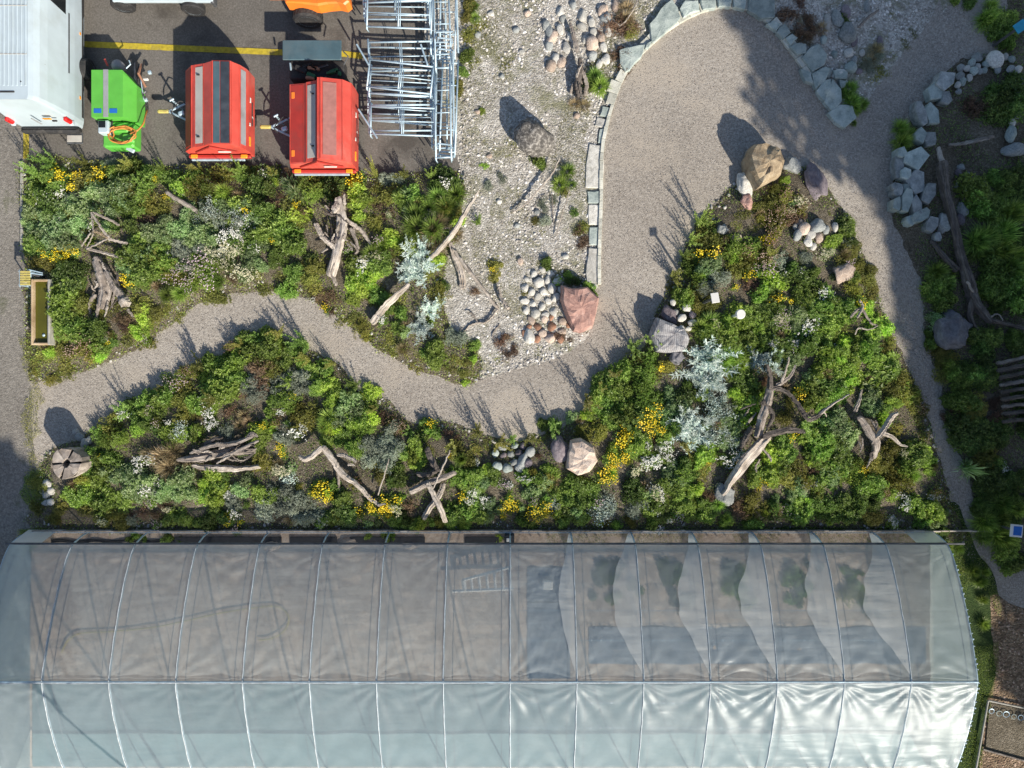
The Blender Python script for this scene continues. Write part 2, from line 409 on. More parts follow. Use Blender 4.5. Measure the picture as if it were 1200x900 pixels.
BED_B = [(52,534),(95,512),(130,490),(172,466),(216,440),(252,424),(280,402),(318,394),(352,404),(382,420),(402,432),(422,456),(456,470),(482,494),(522,492),(562,506),(602,516),(652,504),(682,490),(700,482),(712,455),(735,420),(760,400),(770,360),(790,330),(805,290),(815,262),(840,235),(862,214),(900,196),(926,190),(952,202),(976,226),(1000,270),(1020,322),(1036,366),(1055,412),(1076,452),(1096,520),(1116,590),(1136,626),(1120,640),(1090,640),(1080,621),(700,621),(300,621),(50,621),(47,580)]
BED_D = [(1120,72),(1092,108),(1062,150),(1046,200),(1044,250),(1058,290),(1075,330),(1086,400),(1101,450),(1112,500),(1132,560),(1152,612),(1172,642),(1202,664),(1330,700),(1500,700),(1500,-80),(1190,-80),(1180,0),(1165,60)]
SHING = [(540,-70),(538,204),(536,262),(518,300),(508,350),(520,392),(548,436),(566,444),(600,436),(650,424),(690,394),(700,350),(700,300),(700,230),(700,160),(718,110),(742,70),(790,20),(850,2),(905,30),(940,70),(970,120),(1004,146),(1026,108),(1064,60),(1100,20),(1120,-70)]
PATHG = [(20,462),(60,440),(110,425),(160,405),(196,376),(226,352),(270,338),(318,335),(362,344),(404,366),(430,392),(475,418),(514,433),(552,446),(600,434),(650,420),(690,392),(697,340),(699,230),(702,165),(722,110),(745,68),(790,22),(850,4),(905,28),(950,80),(985,140),(1012,108),(1050,60),(1080,20),(1100,-70),(1200,-70),(1190,0),(1172,62),(1128,80),(1100,116),(1070,156),(1055,204),(1054,250),(1068,292),(1084,332),(1094,400),(1109,448),(1122,500),(1142,560),(1162,606),(1182,634),(1212,655),(1330,690),(1330,740),(1210,722),(1178,708),(1150,672),(1122,632),(1104,592),(1084,520),(1063,452),(1042,412),(1022,366),(1006,322),(986,270),(964,230),(945,212),(880,225),(845,250),(815,300),(800,340),(780,380),(770,410),(745,430),(722,460),(706,492),(682,502),(652,514),(600,526),(560,516),(520,502),(480,504),(450,480),(418,462),(396,440),(348,412),(318,404),(284,410),(256,434),(218,450),(174,476),(132,500),(97,522),(58,545),(20,560)]
YARD = [(-400,-400),(538,-400),(538,200),(430,204),(320,200),(220,196),(120,190),(29,186),(26,300),(4,300),(-10,420),(-400,430)]
LANE = [(-400,-400),(24,140),(27,240),(31,380),(34,440),(38,470),(40,530),(44,600),(30,640),(-20,700),(-400,700)]
TURF = [(1078,616),(1118,588),(1136,626),(1160,668),(1172,706),(1168,790),(1160,820),(1150,900),(1120,1050),(900,1050),(900,616)]
MULCH = [(1160,700),(1182,706),(1212,716),(1330,738),(1500,760),(1500,1100),(1120,1100),(1146,905),(1156,822),(1166,790)]
EARTH = [(38,622),(1092,622),(1096,1000),(30,1000)]

gA, gB, gD = (wob(G(p), 0.10, 0.18, i) for i, p in enumerate((BED_A, BED_B, BED_D)))
BEDS = [(gA, 0.22), (gB, 0.20), (gD, 0.15)]
def hz_arr(Q):
    h = np.zeros(len(Q))
    for P, H in BEDS:
        m = inside(P, Q)
        if m.any():
            d = dist(P, Q[m]); s = np.clip(d/0.9, 0, 1); s = s*s*(3-2*s)
            nn = np.array([noise.noise(Vector((q[0]*0.9, q[1]*0.9, 4))) + 0.5*noise.noise(Vector((q[0]*3, q[1]*3, 9))) for q in Q[m]])
            h[m] = 0.012 + s*(H + nn*0.09)
    return h
def hz(x, y): return float(hz_arr(np.array([[x, y]]))[0])

def sheet(name, P, z, mat, step=None, hfun=None, kind='structure'):
    """filled outline as one mesh sheet"""
    pts = [Vector((p[0], p[1])) for p in P]; n = len(pts); edges = [(i, (i+1) % n) for i in range(n)]
    if step:
        lo, hi = P.min(0), P.max(0)
        gx, gy = np.meshgrid(np.arange(lo[0], hi[0], step), np.arange(lo[1], hi[1], step))
        Q = np.stack([gx.ravel(), gy.ravel()], 1) + rng.uniform(-.3, .3, (gx.size, 2))*step
        Q = Q[inside(P, Q)]; Q = Q[dist(P, Q) > step*0.5]
        pts += [Vector((q[0], q[1])) for q in Q]
    v, e, f, *_ = geometry.delaunay_2d_cdt(pts, edges, [], 1, 1e-5)
    V = np.array([[p.x, p.y] for p in v]); h = hfun(V) if hfun else np.zeros(len(V))
    mb = MB(); mb.v = [(V[i, 0], V[i, 1], z+h[i]) for i in range(len(V))]; mb.uv = [(0, 0)]*len(V)
    ff = []
    for t in f:
        a, b2, c = V[t[0]], V[t[1]], V[t[2]]
        if (b2[0]-a[0])*(c[1]-a[1])-(b2[1]-a[1])*(c[0]-a[0]) < 0: t = t[::-1]
        ff.append(tuple(t))
    mb.f = ff
    o = mb.build(name, mat, origin=(0, 0, 0), smooth=bool(step)); o['kind'] = kind
    return o
mb = MB(); mb.add([(-260,-260,-0.004),(260,-260,-0.004),(260,260,-0.004),(-260,260,-0.004)], [(0,1,2,3)])
o = mb.build('ground', soil_m, origin=(0, 0, 0)); o['kind'] = 'structure'
sheet('yard', G(YARD), 0.000, asphalt_m)
sheet('lane', wob(G(LANE), 0.14, 0.3, 7), 0.012, lane_m)
sheet('shingle', wob(G(SHING), 0.12, 0.25, 8), 0.004, shingle_m, 0.4, lambda V: np.array([max(0, 0.02+0.04*noise.noise(Vector((v[0]*.7, v[1]*.7, 1)))) for v in V])*np.clip(dist(G(SHING), V)/0.6, 0, 1))
sheet('path', wob(G(PATHG), 0.05, 0.2, 9), 0.008, gravel_m)
sheet('turf', wob(G(TURF), 0.12, 0.25, 10), 0.013, turf_m)
sheet('mulch', wob(G(MULCH), 0.08, 0.25, 11), 0.016, mulch_m)
sheet('greenhouse_floor', G(EARTH), 0.020, earth_m, 0.5, lambda V: np.array([0.02+0.03*noise.noise(Vector((v[0]*1.1, v[1]*2.5, 1))) for v in V])*np.clip(dist(G(EARTH), V)/0.4, 0, 1))
for nm, P in (('planting_bed', gA), ('planting_bed', gB), ('planting_bed', gD)):
    sheet(nm, P, 0.0, soil_m, 0.28, hz_arr)
def strip(name, px0, py0, px1, py1, w, z, mat):
    a, b = G([(px0, py0), (px1, py1)]); d = (b-a)/np.linalg.norm(b-a); nrm = np.array([-d[1], d[0]])*w/2
    n = max(2, int(np.linalg.norm(b-a)/0.15)); mb = MB(); vs = []
    for i in range(n+1):
        p = a+(b-a)*i/n
        j = 0.012*noise.noise(Vector((p[0]*9, p[1]*9, 2)))
        vs += [(*(p+nrm*(1+j*8)), z), (*(p-nrm*(1-j*9)), z)]
    mb.add(vs, [(2*i, 2*i+1, 2*i+3, 2*i+2) for i in range(n)])
    o = mb.build(name, mat, origin=(0, 0, 0)); o['kind'] = 'structure'; return o
strip('road_marking', 99, 52, 338, 62, 0.20, 0.018, yellow_l)
strip('road_marking', 399, 63, 425, 66, 0.20, 0.018, yellow_l)
strip('road_marking', 31, 150, 31, 186, 0.19, 0.018, yellow_l)
kb = MB()
for i in range(8):
    kb.box(W(26.5, 196+i*13, 0.05), (0.10, 0.355, 0.12), bev=0.012)
kb.build('kerb', concrete, origin=(0, 0, 0))['kind'] = 'structure'

# ------------------------------------------------------------------ pebbles and litter that nobody could count
def ico(sub=0):
    t = (1+5**.5)/2
    V = np.array([(-1,t,0),(1,t,0),(-1,-t,0),(1,-t,0),(0,-1,t),(0,1,t),(0,-1,-t),(0,1,-t),(t,0,-1),(t,0,1),(-t,0,-1),(-t,0,1)], float)
    F = [(0,11,5),(0,5,1),(0,1,7),(0,7,10),(0,10,11),(1,5,9),(5,11,4),(11,10,2),(10,7,6),(7,1,8),(3,9,4),(3,4,2),(3,2,6),(3,6,8),(3,8,9),(4,9,5),(2,4,11),(6,2,10),(8,6,7),(9,8,1)]
    V /= np.linalg.norm(V, axis=1)[:, None]; V = [Vector(v) for v in V]
    for _ in range(sub):
        c = {}; nf = []
        def mid(a, b):
            k = (min(a, b), max(a, b))
            if k not in c: V.append((V[a]+V[b]).normalized()); c[k] = len(V)-1
            return c[k]
        for a, b, d in F:
            x, y, z = mid(a, b), mid(b, d), mid(d, a); nf += [(a,x,z),(b,y,x),(d,z,y),(x,y,z)]
        F = nf
    return np.array([tuple(v) for v in V]), np.array(F)
I0 = ico(0)
OCT = (np.array([(1,0,0),(0,1,0),(-1,0,0),(0,-1,0),(0,0,1),(0,0,-1)], float), np.array([(0,1,4),(1,2,4),(2,3,4),(3,0,4),(1,0,5),(2,1,5),(3,2,5),(0,3,5)]))
def scatter(P, n, holes=()):
    lo, hi = P.min(0), P.max(0); out = []; tot = 0
    while tot < n:
        Q = rng.uniform(lo, hi, (n*2, 2)); Q = Q[inside(P, Q)]
        for h in holes: Q = Q[~inside(h, Q)]
        out.append(Q); tot += len(Q)
    return np.concatenate(out)[:n]
def pebbles(name, Q, s0, s1, mats, base=I0, zf=None, flat=0.6, powr=2.5, label=None):
    n = len(Q); bv, bf = base; s = s0+(s1-s0)*rng.random(n)**powr
    th = rng.uniform(0, 6.28, n); sc = np.stack([s*rng.uniform(.8, 1.35, n), s*rng.uniform(.6, 1, n), s*flat*rng.uniform(.7, 1, n)], 1)
    V = bv[None]*(1+rng.uniform(-.22, .22, (n, len(bv), 1)))*sc[:, None, :]
    c, sn = np.cos(th)[:, None], np.sin(th)[:, None]
    V = np.stack([V[..., 0]*c-V[..., 1]*sn, V[..., 0]*sn+V[..., 1]*c, V[..., 2]], -1)
    z = (zf(Q) if zf else np.zeros(n)) + 0.012 + sc[:, 2]*0.35
    V += np.concatenate([Q, z[:, None]], 1)[:, None, :]
    F = (bf[None]+(np.arange(n)*len(bv))[:, None, None]).reshape(-1, 3)
    mi = np.repeat(rng.integers(0, len(mats), n), len(bf))
    o = link(name, np_mesh(name, V.reshape(-1, 3), F, mats, False, mi)); o['kind'] = 'stuff'
    return o
def gravel_leaf(name, stops):
    m = leaf_mat(name, *stops, trans=0.0, rough=0.85, spec=0.25); return m
pb_mix = gravel_leaf('pebble_mix', ((.18,.17,.15), (.40,.385,.36), (.72,.70,.67)))
pb_path = gravel_leaf('pebble_path', ((.20,.18,.16), (.34,.315,.29), (.50,.47,.44)))
gS = G(SHING); gP = wob(G(PATHG), 0.02, 0.25, 9)
pebbles('shingle_pebbles', scatter(gS, 16000, (gP[::2], gA[::3])), 0.012, 0.058, [pb_mix])
pebbles('path_grit', scatter(gP, 30000, (gA[::3], gB[::3])), 0.007, 0.020, [pb_path], base=OCT, powr=1.5)
def near_edge(P, n, w):
    Q = scatter(P, n*8); d = dist(P, Q); return Q[d < w][:n]
pebbles('bed_edge_pebbles', np.concatenate([near_edge(gA, 700, .35), near_edge(gB, 1100, .35)]), 0.02, 0.065, [pb_mix], zf=hz_arr)
mpoly = G(MULCH[:3]+[(1300,740),(1300,1000),(1130,1000)]+MULCH[-3:])
pebbles('mulch_chips', scatter(mpoly, 5000), 0.015, 0.05, [gravel_leaf('chips', ((.12,.08,.05), (.26,.19,.13), (.50,.40,.29)))], base=OCT, flat=.3)
# ------------------------------------------------------------------ stones
def rock(seed, sub=2, rough=0.22, facet=0.5):
    """unit boulder: icosphere cut by random planes, then roughened"""
    V, F = ico(sub); rr = np.random.default_rng(seed); V = V.copy()
    for _ in range(9):
        nrm = rr.normal(size=3); nrm /= np.linalg.norm(nrm); off = rr.uniform(0.62, 0.9)
        d = V@nrm - off; m = d > 0; V[m] -= nrm*d[m][:, None]*facet*1.6*min(1, 1/1.6+0.3)
    for i, v in enumerate(V):
        p = Vector(v)*1.3+Vector((seed*3.3, 0, 0)); V[i] *= 1+rough*noise.noise(p)+rough*0.4*noise.noise(p*3)
    return V, F
ROCKS = []
for i in range(10):
    V, F = rock(i+1, 3, 0.26, 0.75); ROCKS.append((V, F))
COB = []
for i in range(8):
    V, F = rock(i+31, 2, 0.16, 0.5); COB.append((V, F))
_rm = {}
def rock_obj(name, x, y, z, size, rz, mat, i, cob=False, smooth=True, parent=None):
    key = (cob, i % (8 if cob else 10), mat.name)
    if key not in _rm:
        V, F = (COB if cob else ROCKS)[key[1]]; _rm[key] = np_mesh(name, V, F, mat, smooth)
    o = bpy.data.objects.new(name, _rm[key]); COL.objects.link(o)
    o.location = (x, y, z); o.scale = size; o.rotation_euler = (0, 0, rz)
    if parent is not None: o.parent = parent; o.location = Vector((x, y, z))-wl(parent)
    return o
def boulder(px, py, wpx, hpx, hgt, mat, label, seed, rz=0.0, cat='boulder', poly=None):
    """boulder seen at px,py; own irregular outline where one is given (plan outline of its top view)"""
    z = hgt*0.5; c = W(px, py, z); g = hz(c.x, c.y)
    if poly is None:
        o = rock_obj('boulder', c.x, c.y, g+hgt*0.30, (wpx/70, hpx/70, hgt*0.72), rz, mat, seed)
        o.data = o.data.copy()
    else:
        pts = [W(x, y, z) for x, y in poly]; n = len(pts)
        V = []; rr = random.Random(seed); rings = 6; M = n*3
        def at(t):
            i = int(t) % n; f = t-int(t); return pts[i].lerp(pts[(i+1) % n], f)
        fs = []
        prof = [(1.0, -0.1), (1.02, 0.3), (0.98, 0.68), (0.88, 0.90), (0.60, 1.0), (0.28, 1.0)]; tx, ty = rr.uniform(-.12, .12), rr.uniform(-.12, .12)
        for r, (k, zz) in enumerate(prof):
            for j in range(M):
                p = at(j/3); q = Vector((c.x+(p.x-c.x)*k, c.y+(p.y-c.y)*k, 0))
                h = zz*hgt*(1+0.30*abs(noise.noise(Vector((q.x*1.6, q.y*1.6, seed*1.7))))) + 0.05*noise.noise(Vector((q.x*7, q.y*7, seed)))+tx*(q.x-c.x)+ty*(q.y-c.y)
                e = 0.03*noise.noise(Vector((q.x*5, q.y*5, r+seed)))
                V.append((q.x+e, q.y-e, g+h))
        V.append((c.x, c.y, g+hgt*(1+0.30*abs(noise.noise(Vector((c.x*1.6, c.y*1.6, seed*1.7)))))))
        for r in range(rings-1):
            for j in range(M): fs.append((r*M+j, r*M+(j+1) % M, (r+1)*M+(j+1) % M, (r+1)*M+j))
        for j in range(M): fs.append(((rings-1)*M+j, (rings-1)*M+(j+1) % M, rings*M))
        a = sum(pts[i].x*pts[(i+1) % n].y-pts[(i+1) % n].x*pts[i].y for i in range(n))
        if a < 0: fs = [f[::-1] for f in fs]
        mb = MB(); mb.add(V, fs); o = mb.build('boulder', mat, smooth=False)
    return tag(o, label, cat)

stonecrust = stone_mat('crusted_stone', (.04, .038, .036), (.10, .093, .086), (.42, .40, .37), 7)
boulder(680, 362, 46, 58, 0.55, pinkst, 'large flat pink boulder at the edge of the gravel path', 3, poly=[(658,335),(672,338),(688,336),(702,349),(699,366),(694,384),(680,390),(672,388),(664,372),(657,352)])
boulder(895, 195, 46, 48, 0.95, tanst, 'big tan boulder casting a round shadow on the gravel plaza', 4, poly=[(880,172),(896,170),(912,176),(917,192),(912,208),(900,214),(886,222),(876,205),(873,186)])
boulder(787, 393, 52, 44, 0.5, stripest, 'grey banded boulder at the left tip of the planted island', 5, poly=[(768,373),(786,380),(800,386),(806,398),(800,412),(784,414),(768,412),(760,394)])
boulder(681, 537, 34, 42, 0.55, beigest, 'pale beige rough boulder beside the purple rock', 6, poly=[(668,516),(680,513),(694,522),(699,538),(690,552),(676,556),(663,548),(664,530)])
boulder(656, 525, 22, 34, 0.45, purplest, 'smooth dark purple rock left of the pale beige boulder', 7)
boulder(1117, 385, 42, 52, 0.6, darkst, 'dark grey boulder in the shaded bed right of the path', 2, rz=0.4)
boulder(786, 370, 18, 28, 0.32, purplest, 'oval purple grey stone on top of the banded boulder', 1, rz=0.5, cat='stone')
boulder(873, 217, 20, 34, 0.35, pale, 'pale egg shaped stone leaning at the foot of the tan boulder', 8, rz=0.4, cat='stone')
boulder(873, 238, 14, 20, 0.2, pinkst, 'small pink stone below the pale egg shaped stone', 9, cat='stone')
boulder(928, 193, 20, 26, 0.3, greyst, 'grey wedge stone at the right of the tan boulder', 0, rz=0.7, cat='stone')
boulder(955, 215, 24, 44, 0.3, purplest, 'low dark purple slab in dappled shade right of the tan boulder', 6, rz=0.3)
boulder(846, 270, 14, 14, 0.2, greyst, 'small round grey stone between plants left of the tan boulder', 2, cat='stone')
boulder(862, 281, 12, 11, 0.15, beigest, 'small cream stone among flowers left of the white sign', 5, cat='stone')
boulder(985, 320, 30, 26, 0.3, beigest, 'pale rough stone half covered by plants under the cobble cluster', 4, rz=.9)
boulder(626, 160, 46, 46, .9, stonecrust, 'tall rough boulder with pale crust standing in the shingle', 7)
boulder(850, 578, 24, 30, 0.3, greyst, 'grey weathered rock beside the lower end of the big log', 1, rz=.6)
boulder(1105, 262, 20, 26, 0.35, greyst, 'rounded grey stone under the dry stone wall', 3)
boulder(793, 418, 18, 20, .35, darkst, 'small dark stone below the banded boulder', 2)

def cobbles(lst, label, group, mats, hgt=0.10, name='cobble', zadd=0.0, lab2=None):
    cx = sum(l[0] for l in lst)/len(lst); cy = sum(l[1] for l in lst)/len(lst); sec = {}; extra = {}
    for k, l in enumerate(lst):
        o = int(((math.degrees(math.atan2(-(l[1]-cy), l[0]-cx)) % 360)+22.5)//45) % 8; sec.setdefault(o, []).append((-math.hypot(l[0]-cx, l[1]-cy), k))
    for o, L in sec.items():
        for i, (_, k) in enumerate(sorted(L)):
            extra[k] = ', %soutermost at the %s' % (['', 'second ', 'third ', 'fourth ', 'fifth ', 'sixth ', 'seventh ', 'eighth '][min(i, 7)], ['right', 'upper right', 'top', 'upper left', 'left', 'lower left', 'bottom', 'lower right'][o])
    """lst: (px,py,w,h,rot)"""
    for k, (px, py, w, h, r) in enumerate(lst):
        p = W(px, py, hgt); g = hz(p.x, p.y)
        m = mats[k % len(mats)]
        hh = min(w, h)/70*0.75
        o = rock_obj(name, p.x, p.y, g+zadd+hh*0.55, (w/66, h/66, hh), r, m, k, cob=True)
        tag(o, label+(extra[k] if len(lst) > 1 else ''), 'stone', group)
def pack(cx, cy, rx, ry, n, smin, smax, seed, rot=0, tries=40):
    """loose packing of stones in an ellipse"""
    r = random.Random(seed); out = []
    for _ in range(n*tries):
        if len(out) >= n: break
        t = r.uniform(0, 6.283); q = math.sqrt(r.random()); a, b = rx*q*math.cos(t), ry*q*math.sin(t)
        x = cx+a*math.cos(rot)-b*math.sin(rot); y = cy+a*math.sin(rot)+b*math.cos(rot); s = r.uniform(smin, smax)
        if all(math.hypot(x-o[0], y-o[1]) > (s+(o[2]+o[3])/2)*0.46 for o in out):
            k = r.uniform(.6, .95); out.append((x, y, s, s*k, r.uniform(0, 3.14)))
    return out
cobbles(pack(634, 345, 24, 30, 46, 9, 13, 1), 'white cobble in the heap left of the pink boulder', 'white cobbles heaped beside the pink boulder', [pale])
cobbles(pack(640, 386, 28, 15, 22, 8, 14, 2), 'small flat clay coloured stone below the white cobble heap', 'clay coloured stones below the white cobbles', [terrast, beigest])
cobbles([(620,394,13,18,0.3)], 'single larger pale stone at the lower left of the cobble heap', None, [pale])
cobbles([(657,12,9,12,0),(657,33,9,13,.2),(647,44,11,20,-.4),(644,52,10,12,0),(664,55,10,16,.4),(651,68,10,14,0),(658,71,11,14,0),(645,38,10,24,0.2),(683,17,10,15,0),(696,36,9,10,0),(694,50,16,17,.5),(695,64,11,11,0),(710,68,11,13,0),(702,74,8,12,-.4),(707,10,11,16,-.3),(711,20,14,16,.4),(713,33,9,18,0),(694,25,9,12,0),(722,5,9,16,0),(640,28,9,12,0),(668,42,8,12,.5),(682,30,9,12,.8),(705,42,9,12,.3),(672,4,9,11,0),(686,45,8,11,.3),(708,54,9,12,.2),(646,76,13,14,0),(660,20,8,9,0)],
        'cobble standing in the shingle at the top edge', 'pale cobbles at the top of the shingle', [pale, pale, beigest, greyst], hgt=.15)
cobbles(pack(796, 372, 17, 20, 15, 8, 13, 3), 'small round pebble stone around the banded boulder', 'small stones around the banded boulder', [pale, pale, purplest], hgt=.15, zadd=.08)
cobbles([(955,266,19,16,0.2),(948,276,12,10,0),(939,270,16,14,.5),(932,277,10,14,-.3),(944,284,10,14,.2),(957,280,10,12,.1),(966,270,8,11,0),(978,267,8,12,0),(935,262,10,8,0),(930,267,7,8,0),(951,290,8,9,0)],
        'rounded stone in the cluster on the upper island', 'stones clustered at the right of the island', [greyst, pale, beigest], hgt=.15)
cobbles(pack(602, 536, 24, 17, 20, 9, 14, 4), 'grey cobble in the cluster left of the purple rock', 'grey cobbles left of the purple rock', [greyst, greenst, purplest], hgt=.12)
cobbles([(612,541,11,22,-.3)], 'long pale blue grey stone within the grey cobble cluster', None, [greyst], hgt=.15)
cobbles([(88,506,9,8,0),(94,512,12,11,.3),(100,520,10,14,0),(101,529,9,12,.3),(104,516,8,10,0)], 'small pale stone above the round stump', 'small stones above the round stump', [pale, greyst])
cobbles([(52,568,8,12,0),(58,567,9,11,.3),(55,580,10,9,0),(62,575,9,9,.4),(54,589,10,8,.1),(61,588,9,8,.2),(50,575,8,9,0)], 'small grey stone below the round stump', 'small stones below the round stump', [greyst, pale])
cobbles([(697,335,8,6,0),(610,306,8,9,0),(606,264,8,6,0),(585,236,7,6,0),(573,182,7,6,0),(629,248,8,6,0),(663,300,8,7,0),(560,130,8,6,0),(588,88,7,6,0),(612,60,8,6,0),(676,135,8,7,0),(560,40,8,7,0),(575,15,8,7,0),(618,15,9,7,.4),(605,34,8,8,0)],
        'loose stone lying alone on the shingle', 'single stones scattered over the shingle', [pale, beigest, greyst])
# stones of the ragged ground between plaza and upper path
cobbles([(983,20,13,22,.4),(993,12,11,16,.2),(971,25,9,20,.1),(967,45,8,10,0),(993,38,20,26,.3),(1002,46,9,14,0),(996,60,11,12,0),(999,78,16,14,.6),(1018,5,7,16,0),(1033,49,8,17,0),(985,86,18,12,0),(972,84,10,12,.2),(1003,68,7,9,0),(1008,82,9,7,0),(1012,60,7,9,.3),(980,62,8,9,0)],
        'shaded stone in rubble between plaza and upper path', 'stones in the rubble above the plaza', [greyst, purplest, pale, greenst], hgt=.15)
# ring of small stones round the dark patch at the right
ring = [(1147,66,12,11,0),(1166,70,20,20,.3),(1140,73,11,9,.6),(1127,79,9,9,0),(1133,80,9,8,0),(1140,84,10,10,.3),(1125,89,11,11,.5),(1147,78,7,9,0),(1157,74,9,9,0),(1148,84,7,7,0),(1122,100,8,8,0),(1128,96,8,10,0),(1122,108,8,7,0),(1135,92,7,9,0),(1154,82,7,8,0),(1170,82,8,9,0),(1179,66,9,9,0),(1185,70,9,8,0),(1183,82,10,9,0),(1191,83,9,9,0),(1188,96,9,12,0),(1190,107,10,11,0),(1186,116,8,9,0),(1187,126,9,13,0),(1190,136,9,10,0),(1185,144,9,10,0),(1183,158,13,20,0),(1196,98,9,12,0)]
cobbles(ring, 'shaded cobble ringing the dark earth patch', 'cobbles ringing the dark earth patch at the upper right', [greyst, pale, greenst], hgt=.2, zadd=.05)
cobbles([(1188,176,30,16,.1)], 'long dark stone at the right margin below the cobble ring', None, [greyst], hgt=.2)
cobbles([(1126,196,9,8,0),(1122,203,8,9,0),(1132,206,9,8,0),(1136,214,9,8,0),(1130,224,9,9,.2),(1136,230,12,12,0),(1141,227,8,10,0),(1127,232,8,8,0),(1126,246,12,18,.4),(1124,258,10,14,.2),(1121,218,7,8,0)],
        'small grey stone right of the shaded root', 'small stones between dark root and shaded turf', [greyst, purplest], hgt=.15)

# stone kerb wall round the plaza: every slab a part
wall = empty('stone_edging_wall', W(706, 200), 'curved dry stone edging of pale slabs around the gravel plaza', 'wall')
slabs = [
 [(690,290),(702,291),(702,332),(688,331),(687,310)], [(691,266),(703,266),(702,288),(690,287)], [(690,240),(703,240),(703,264),(690,263)],
 [(688,224),(704,223),(704,238),(689,238)], [(691,168),(706,170),(706,221),(686,220)], [(703,151),(710,150),(707,168),(701,167)],
 [(700,137),(713,141),(711,150),(697,147)], [(706,124),(717,127),(714,139),(703,135)], [(713,104),(724,108),(718,125),(710,121)],
 [(724,83),(733,86),(726,105),(718,100)], [(726,58),(742,54),(756,52),(752,66),(738,82),(733,84),(727,74)], [(758,50),(764,48),(761,55),(756,57)],
 [(761,28),(775,10),(788,-2),(794,8),(798,20),(786,32),(770,46),(764,50)], [(797,10),(803,0),(818,0),(820,12),(808,16),(801,20)],
 [(821,0),(839,-1),(839,9),(824,11)], [(841,-2),(858,-3),(856,8),(842,8)], [(859,-3),(875,-3),(873,11),(860,8)], [(877,-14),(908,-8),(908,20),(892,22),(877,12)],
 [(898,28),(907,24),(915,27),(910,36)], [(913,32),(920,27),(927,38),(918,46),(910,38)], [(921,44),(929,39),(935,44),(927,53)], [(926,55),(933,50),(945,51),(945,62),(934,64)],
 [(940,68),(950,55),(960,51),(970,64),(966,76),(952,84)], [(938,80),(950,84),(954,98),(944,95)], [(952,86),(967,78),(973,80),(968,93),(956,104)],
 [(957,106),(965,94),(974,92),(974,104),(966,118)], [(966,119),(976,92),(986,104),(987,118),(976,130)], [(970,132),(984,122),(1000,124),(1004,138),(990,150),(980,144)],
 [(984,93),(993,95),(991,101),(986,103)], [(977,82),(994,84),(993,92),(979,91)]]
rr = random.Random(5)
for k, s in enumerate(slabs):
    s2 = []
    for i in range(len(s)):                       # a midpoint on every side makes the outline less ruled
        a, b = s[i], s[(i+1) % len(s)]; s2.append(a); L = math.hypot(a[0]-b[0], a[1]-b[1])
        s2.append(((a[0]+b[0])/2+rr.uniform(-.05, .05)*L, (a[1]+b[1])/2+rr.uniform(-.05, .05)*L))
    z = 0.06+rr.uniform(0, .02) + (0.12 if k > 9 else 0)
    mb = MB(); mb.prism([tuple(W(x, y, z)[:2]) for x, y in s2], 0.0, z, 0.02, 0.012, k)
    mb.build('stone', greenst if k > 9 else [pale, greenst][k % 2], wall)
rimst = stone_mat('rim_limestone', (.42, .42, .36), (.56, .56, .49), (.68, .68, .62), 5)
# thin pale rim stones against the gravel
rim = wob(G([(703,334),(703,300),(705,235),(706,180),(711,150),(722,112),(734,86),(756,60),(782,37),(808,21),(832,12),(856,10),(880,14),(900,29),(916,48),(932,70),(947,92),(962,116),(976,136),(992,152)]), 0.01, 0.30, 3, closed=False)
for i in range(len(rim)-1):
    a, b = rim[i], rim[i+1]; d = (b-a)/np.linalg.norm(b-a); n_ = np.array([-d[1], d[0]]); g = 0.004
    px = 600+a[0]*35
    w = 0.09 if a[1] < 9.0 else 0.29+0.05*math.sin(i*2.1)
    q = [a+d*g-n_*0.03, b-d*g-n_*0.03, b-d*g+n_*w*rr.uniform(.85, 1.1), a+d*g+n_*w*rr.uniform(.85, 1.1)]
    mb = MB(); mb.prism([tuple(p) for p in q], 0, 0.11+rr.uniform(0, .012), 0.010, 0.004, i)
    mb.build('rim_stone', rimst, wall)

# dry stone wall right of the upper path
wall2 = empty('dry_stone_wall', W(1075, 190), 'shaded dry stone wall of large grey blocks right of the path', 'wall')
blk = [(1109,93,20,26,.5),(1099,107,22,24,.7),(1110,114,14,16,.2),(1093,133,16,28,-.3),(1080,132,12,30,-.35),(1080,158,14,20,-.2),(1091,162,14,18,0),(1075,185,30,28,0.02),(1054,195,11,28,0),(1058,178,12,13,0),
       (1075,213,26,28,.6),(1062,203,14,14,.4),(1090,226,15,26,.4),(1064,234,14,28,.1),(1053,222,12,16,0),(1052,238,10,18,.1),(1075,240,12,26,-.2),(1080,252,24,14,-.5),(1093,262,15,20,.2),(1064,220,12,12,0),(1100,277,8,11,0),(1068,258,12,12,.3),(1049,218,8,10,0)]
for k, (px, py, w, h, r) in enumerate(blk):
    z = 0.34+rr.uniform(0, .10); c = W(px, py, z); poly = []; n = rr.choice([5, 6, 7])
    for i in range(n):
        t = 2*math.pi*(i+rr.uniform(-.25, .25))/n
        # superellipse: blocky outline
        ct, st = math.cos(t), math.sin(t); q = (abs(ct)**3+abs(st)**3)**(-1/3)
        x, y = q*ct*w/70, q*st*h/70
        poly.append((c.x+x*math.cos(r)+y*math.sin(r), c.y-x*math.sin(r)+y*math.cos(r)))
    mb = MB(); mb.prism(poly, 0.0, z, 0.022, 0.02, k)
    mb.build('stone', [greyst, greenst][k % 2], wall2)

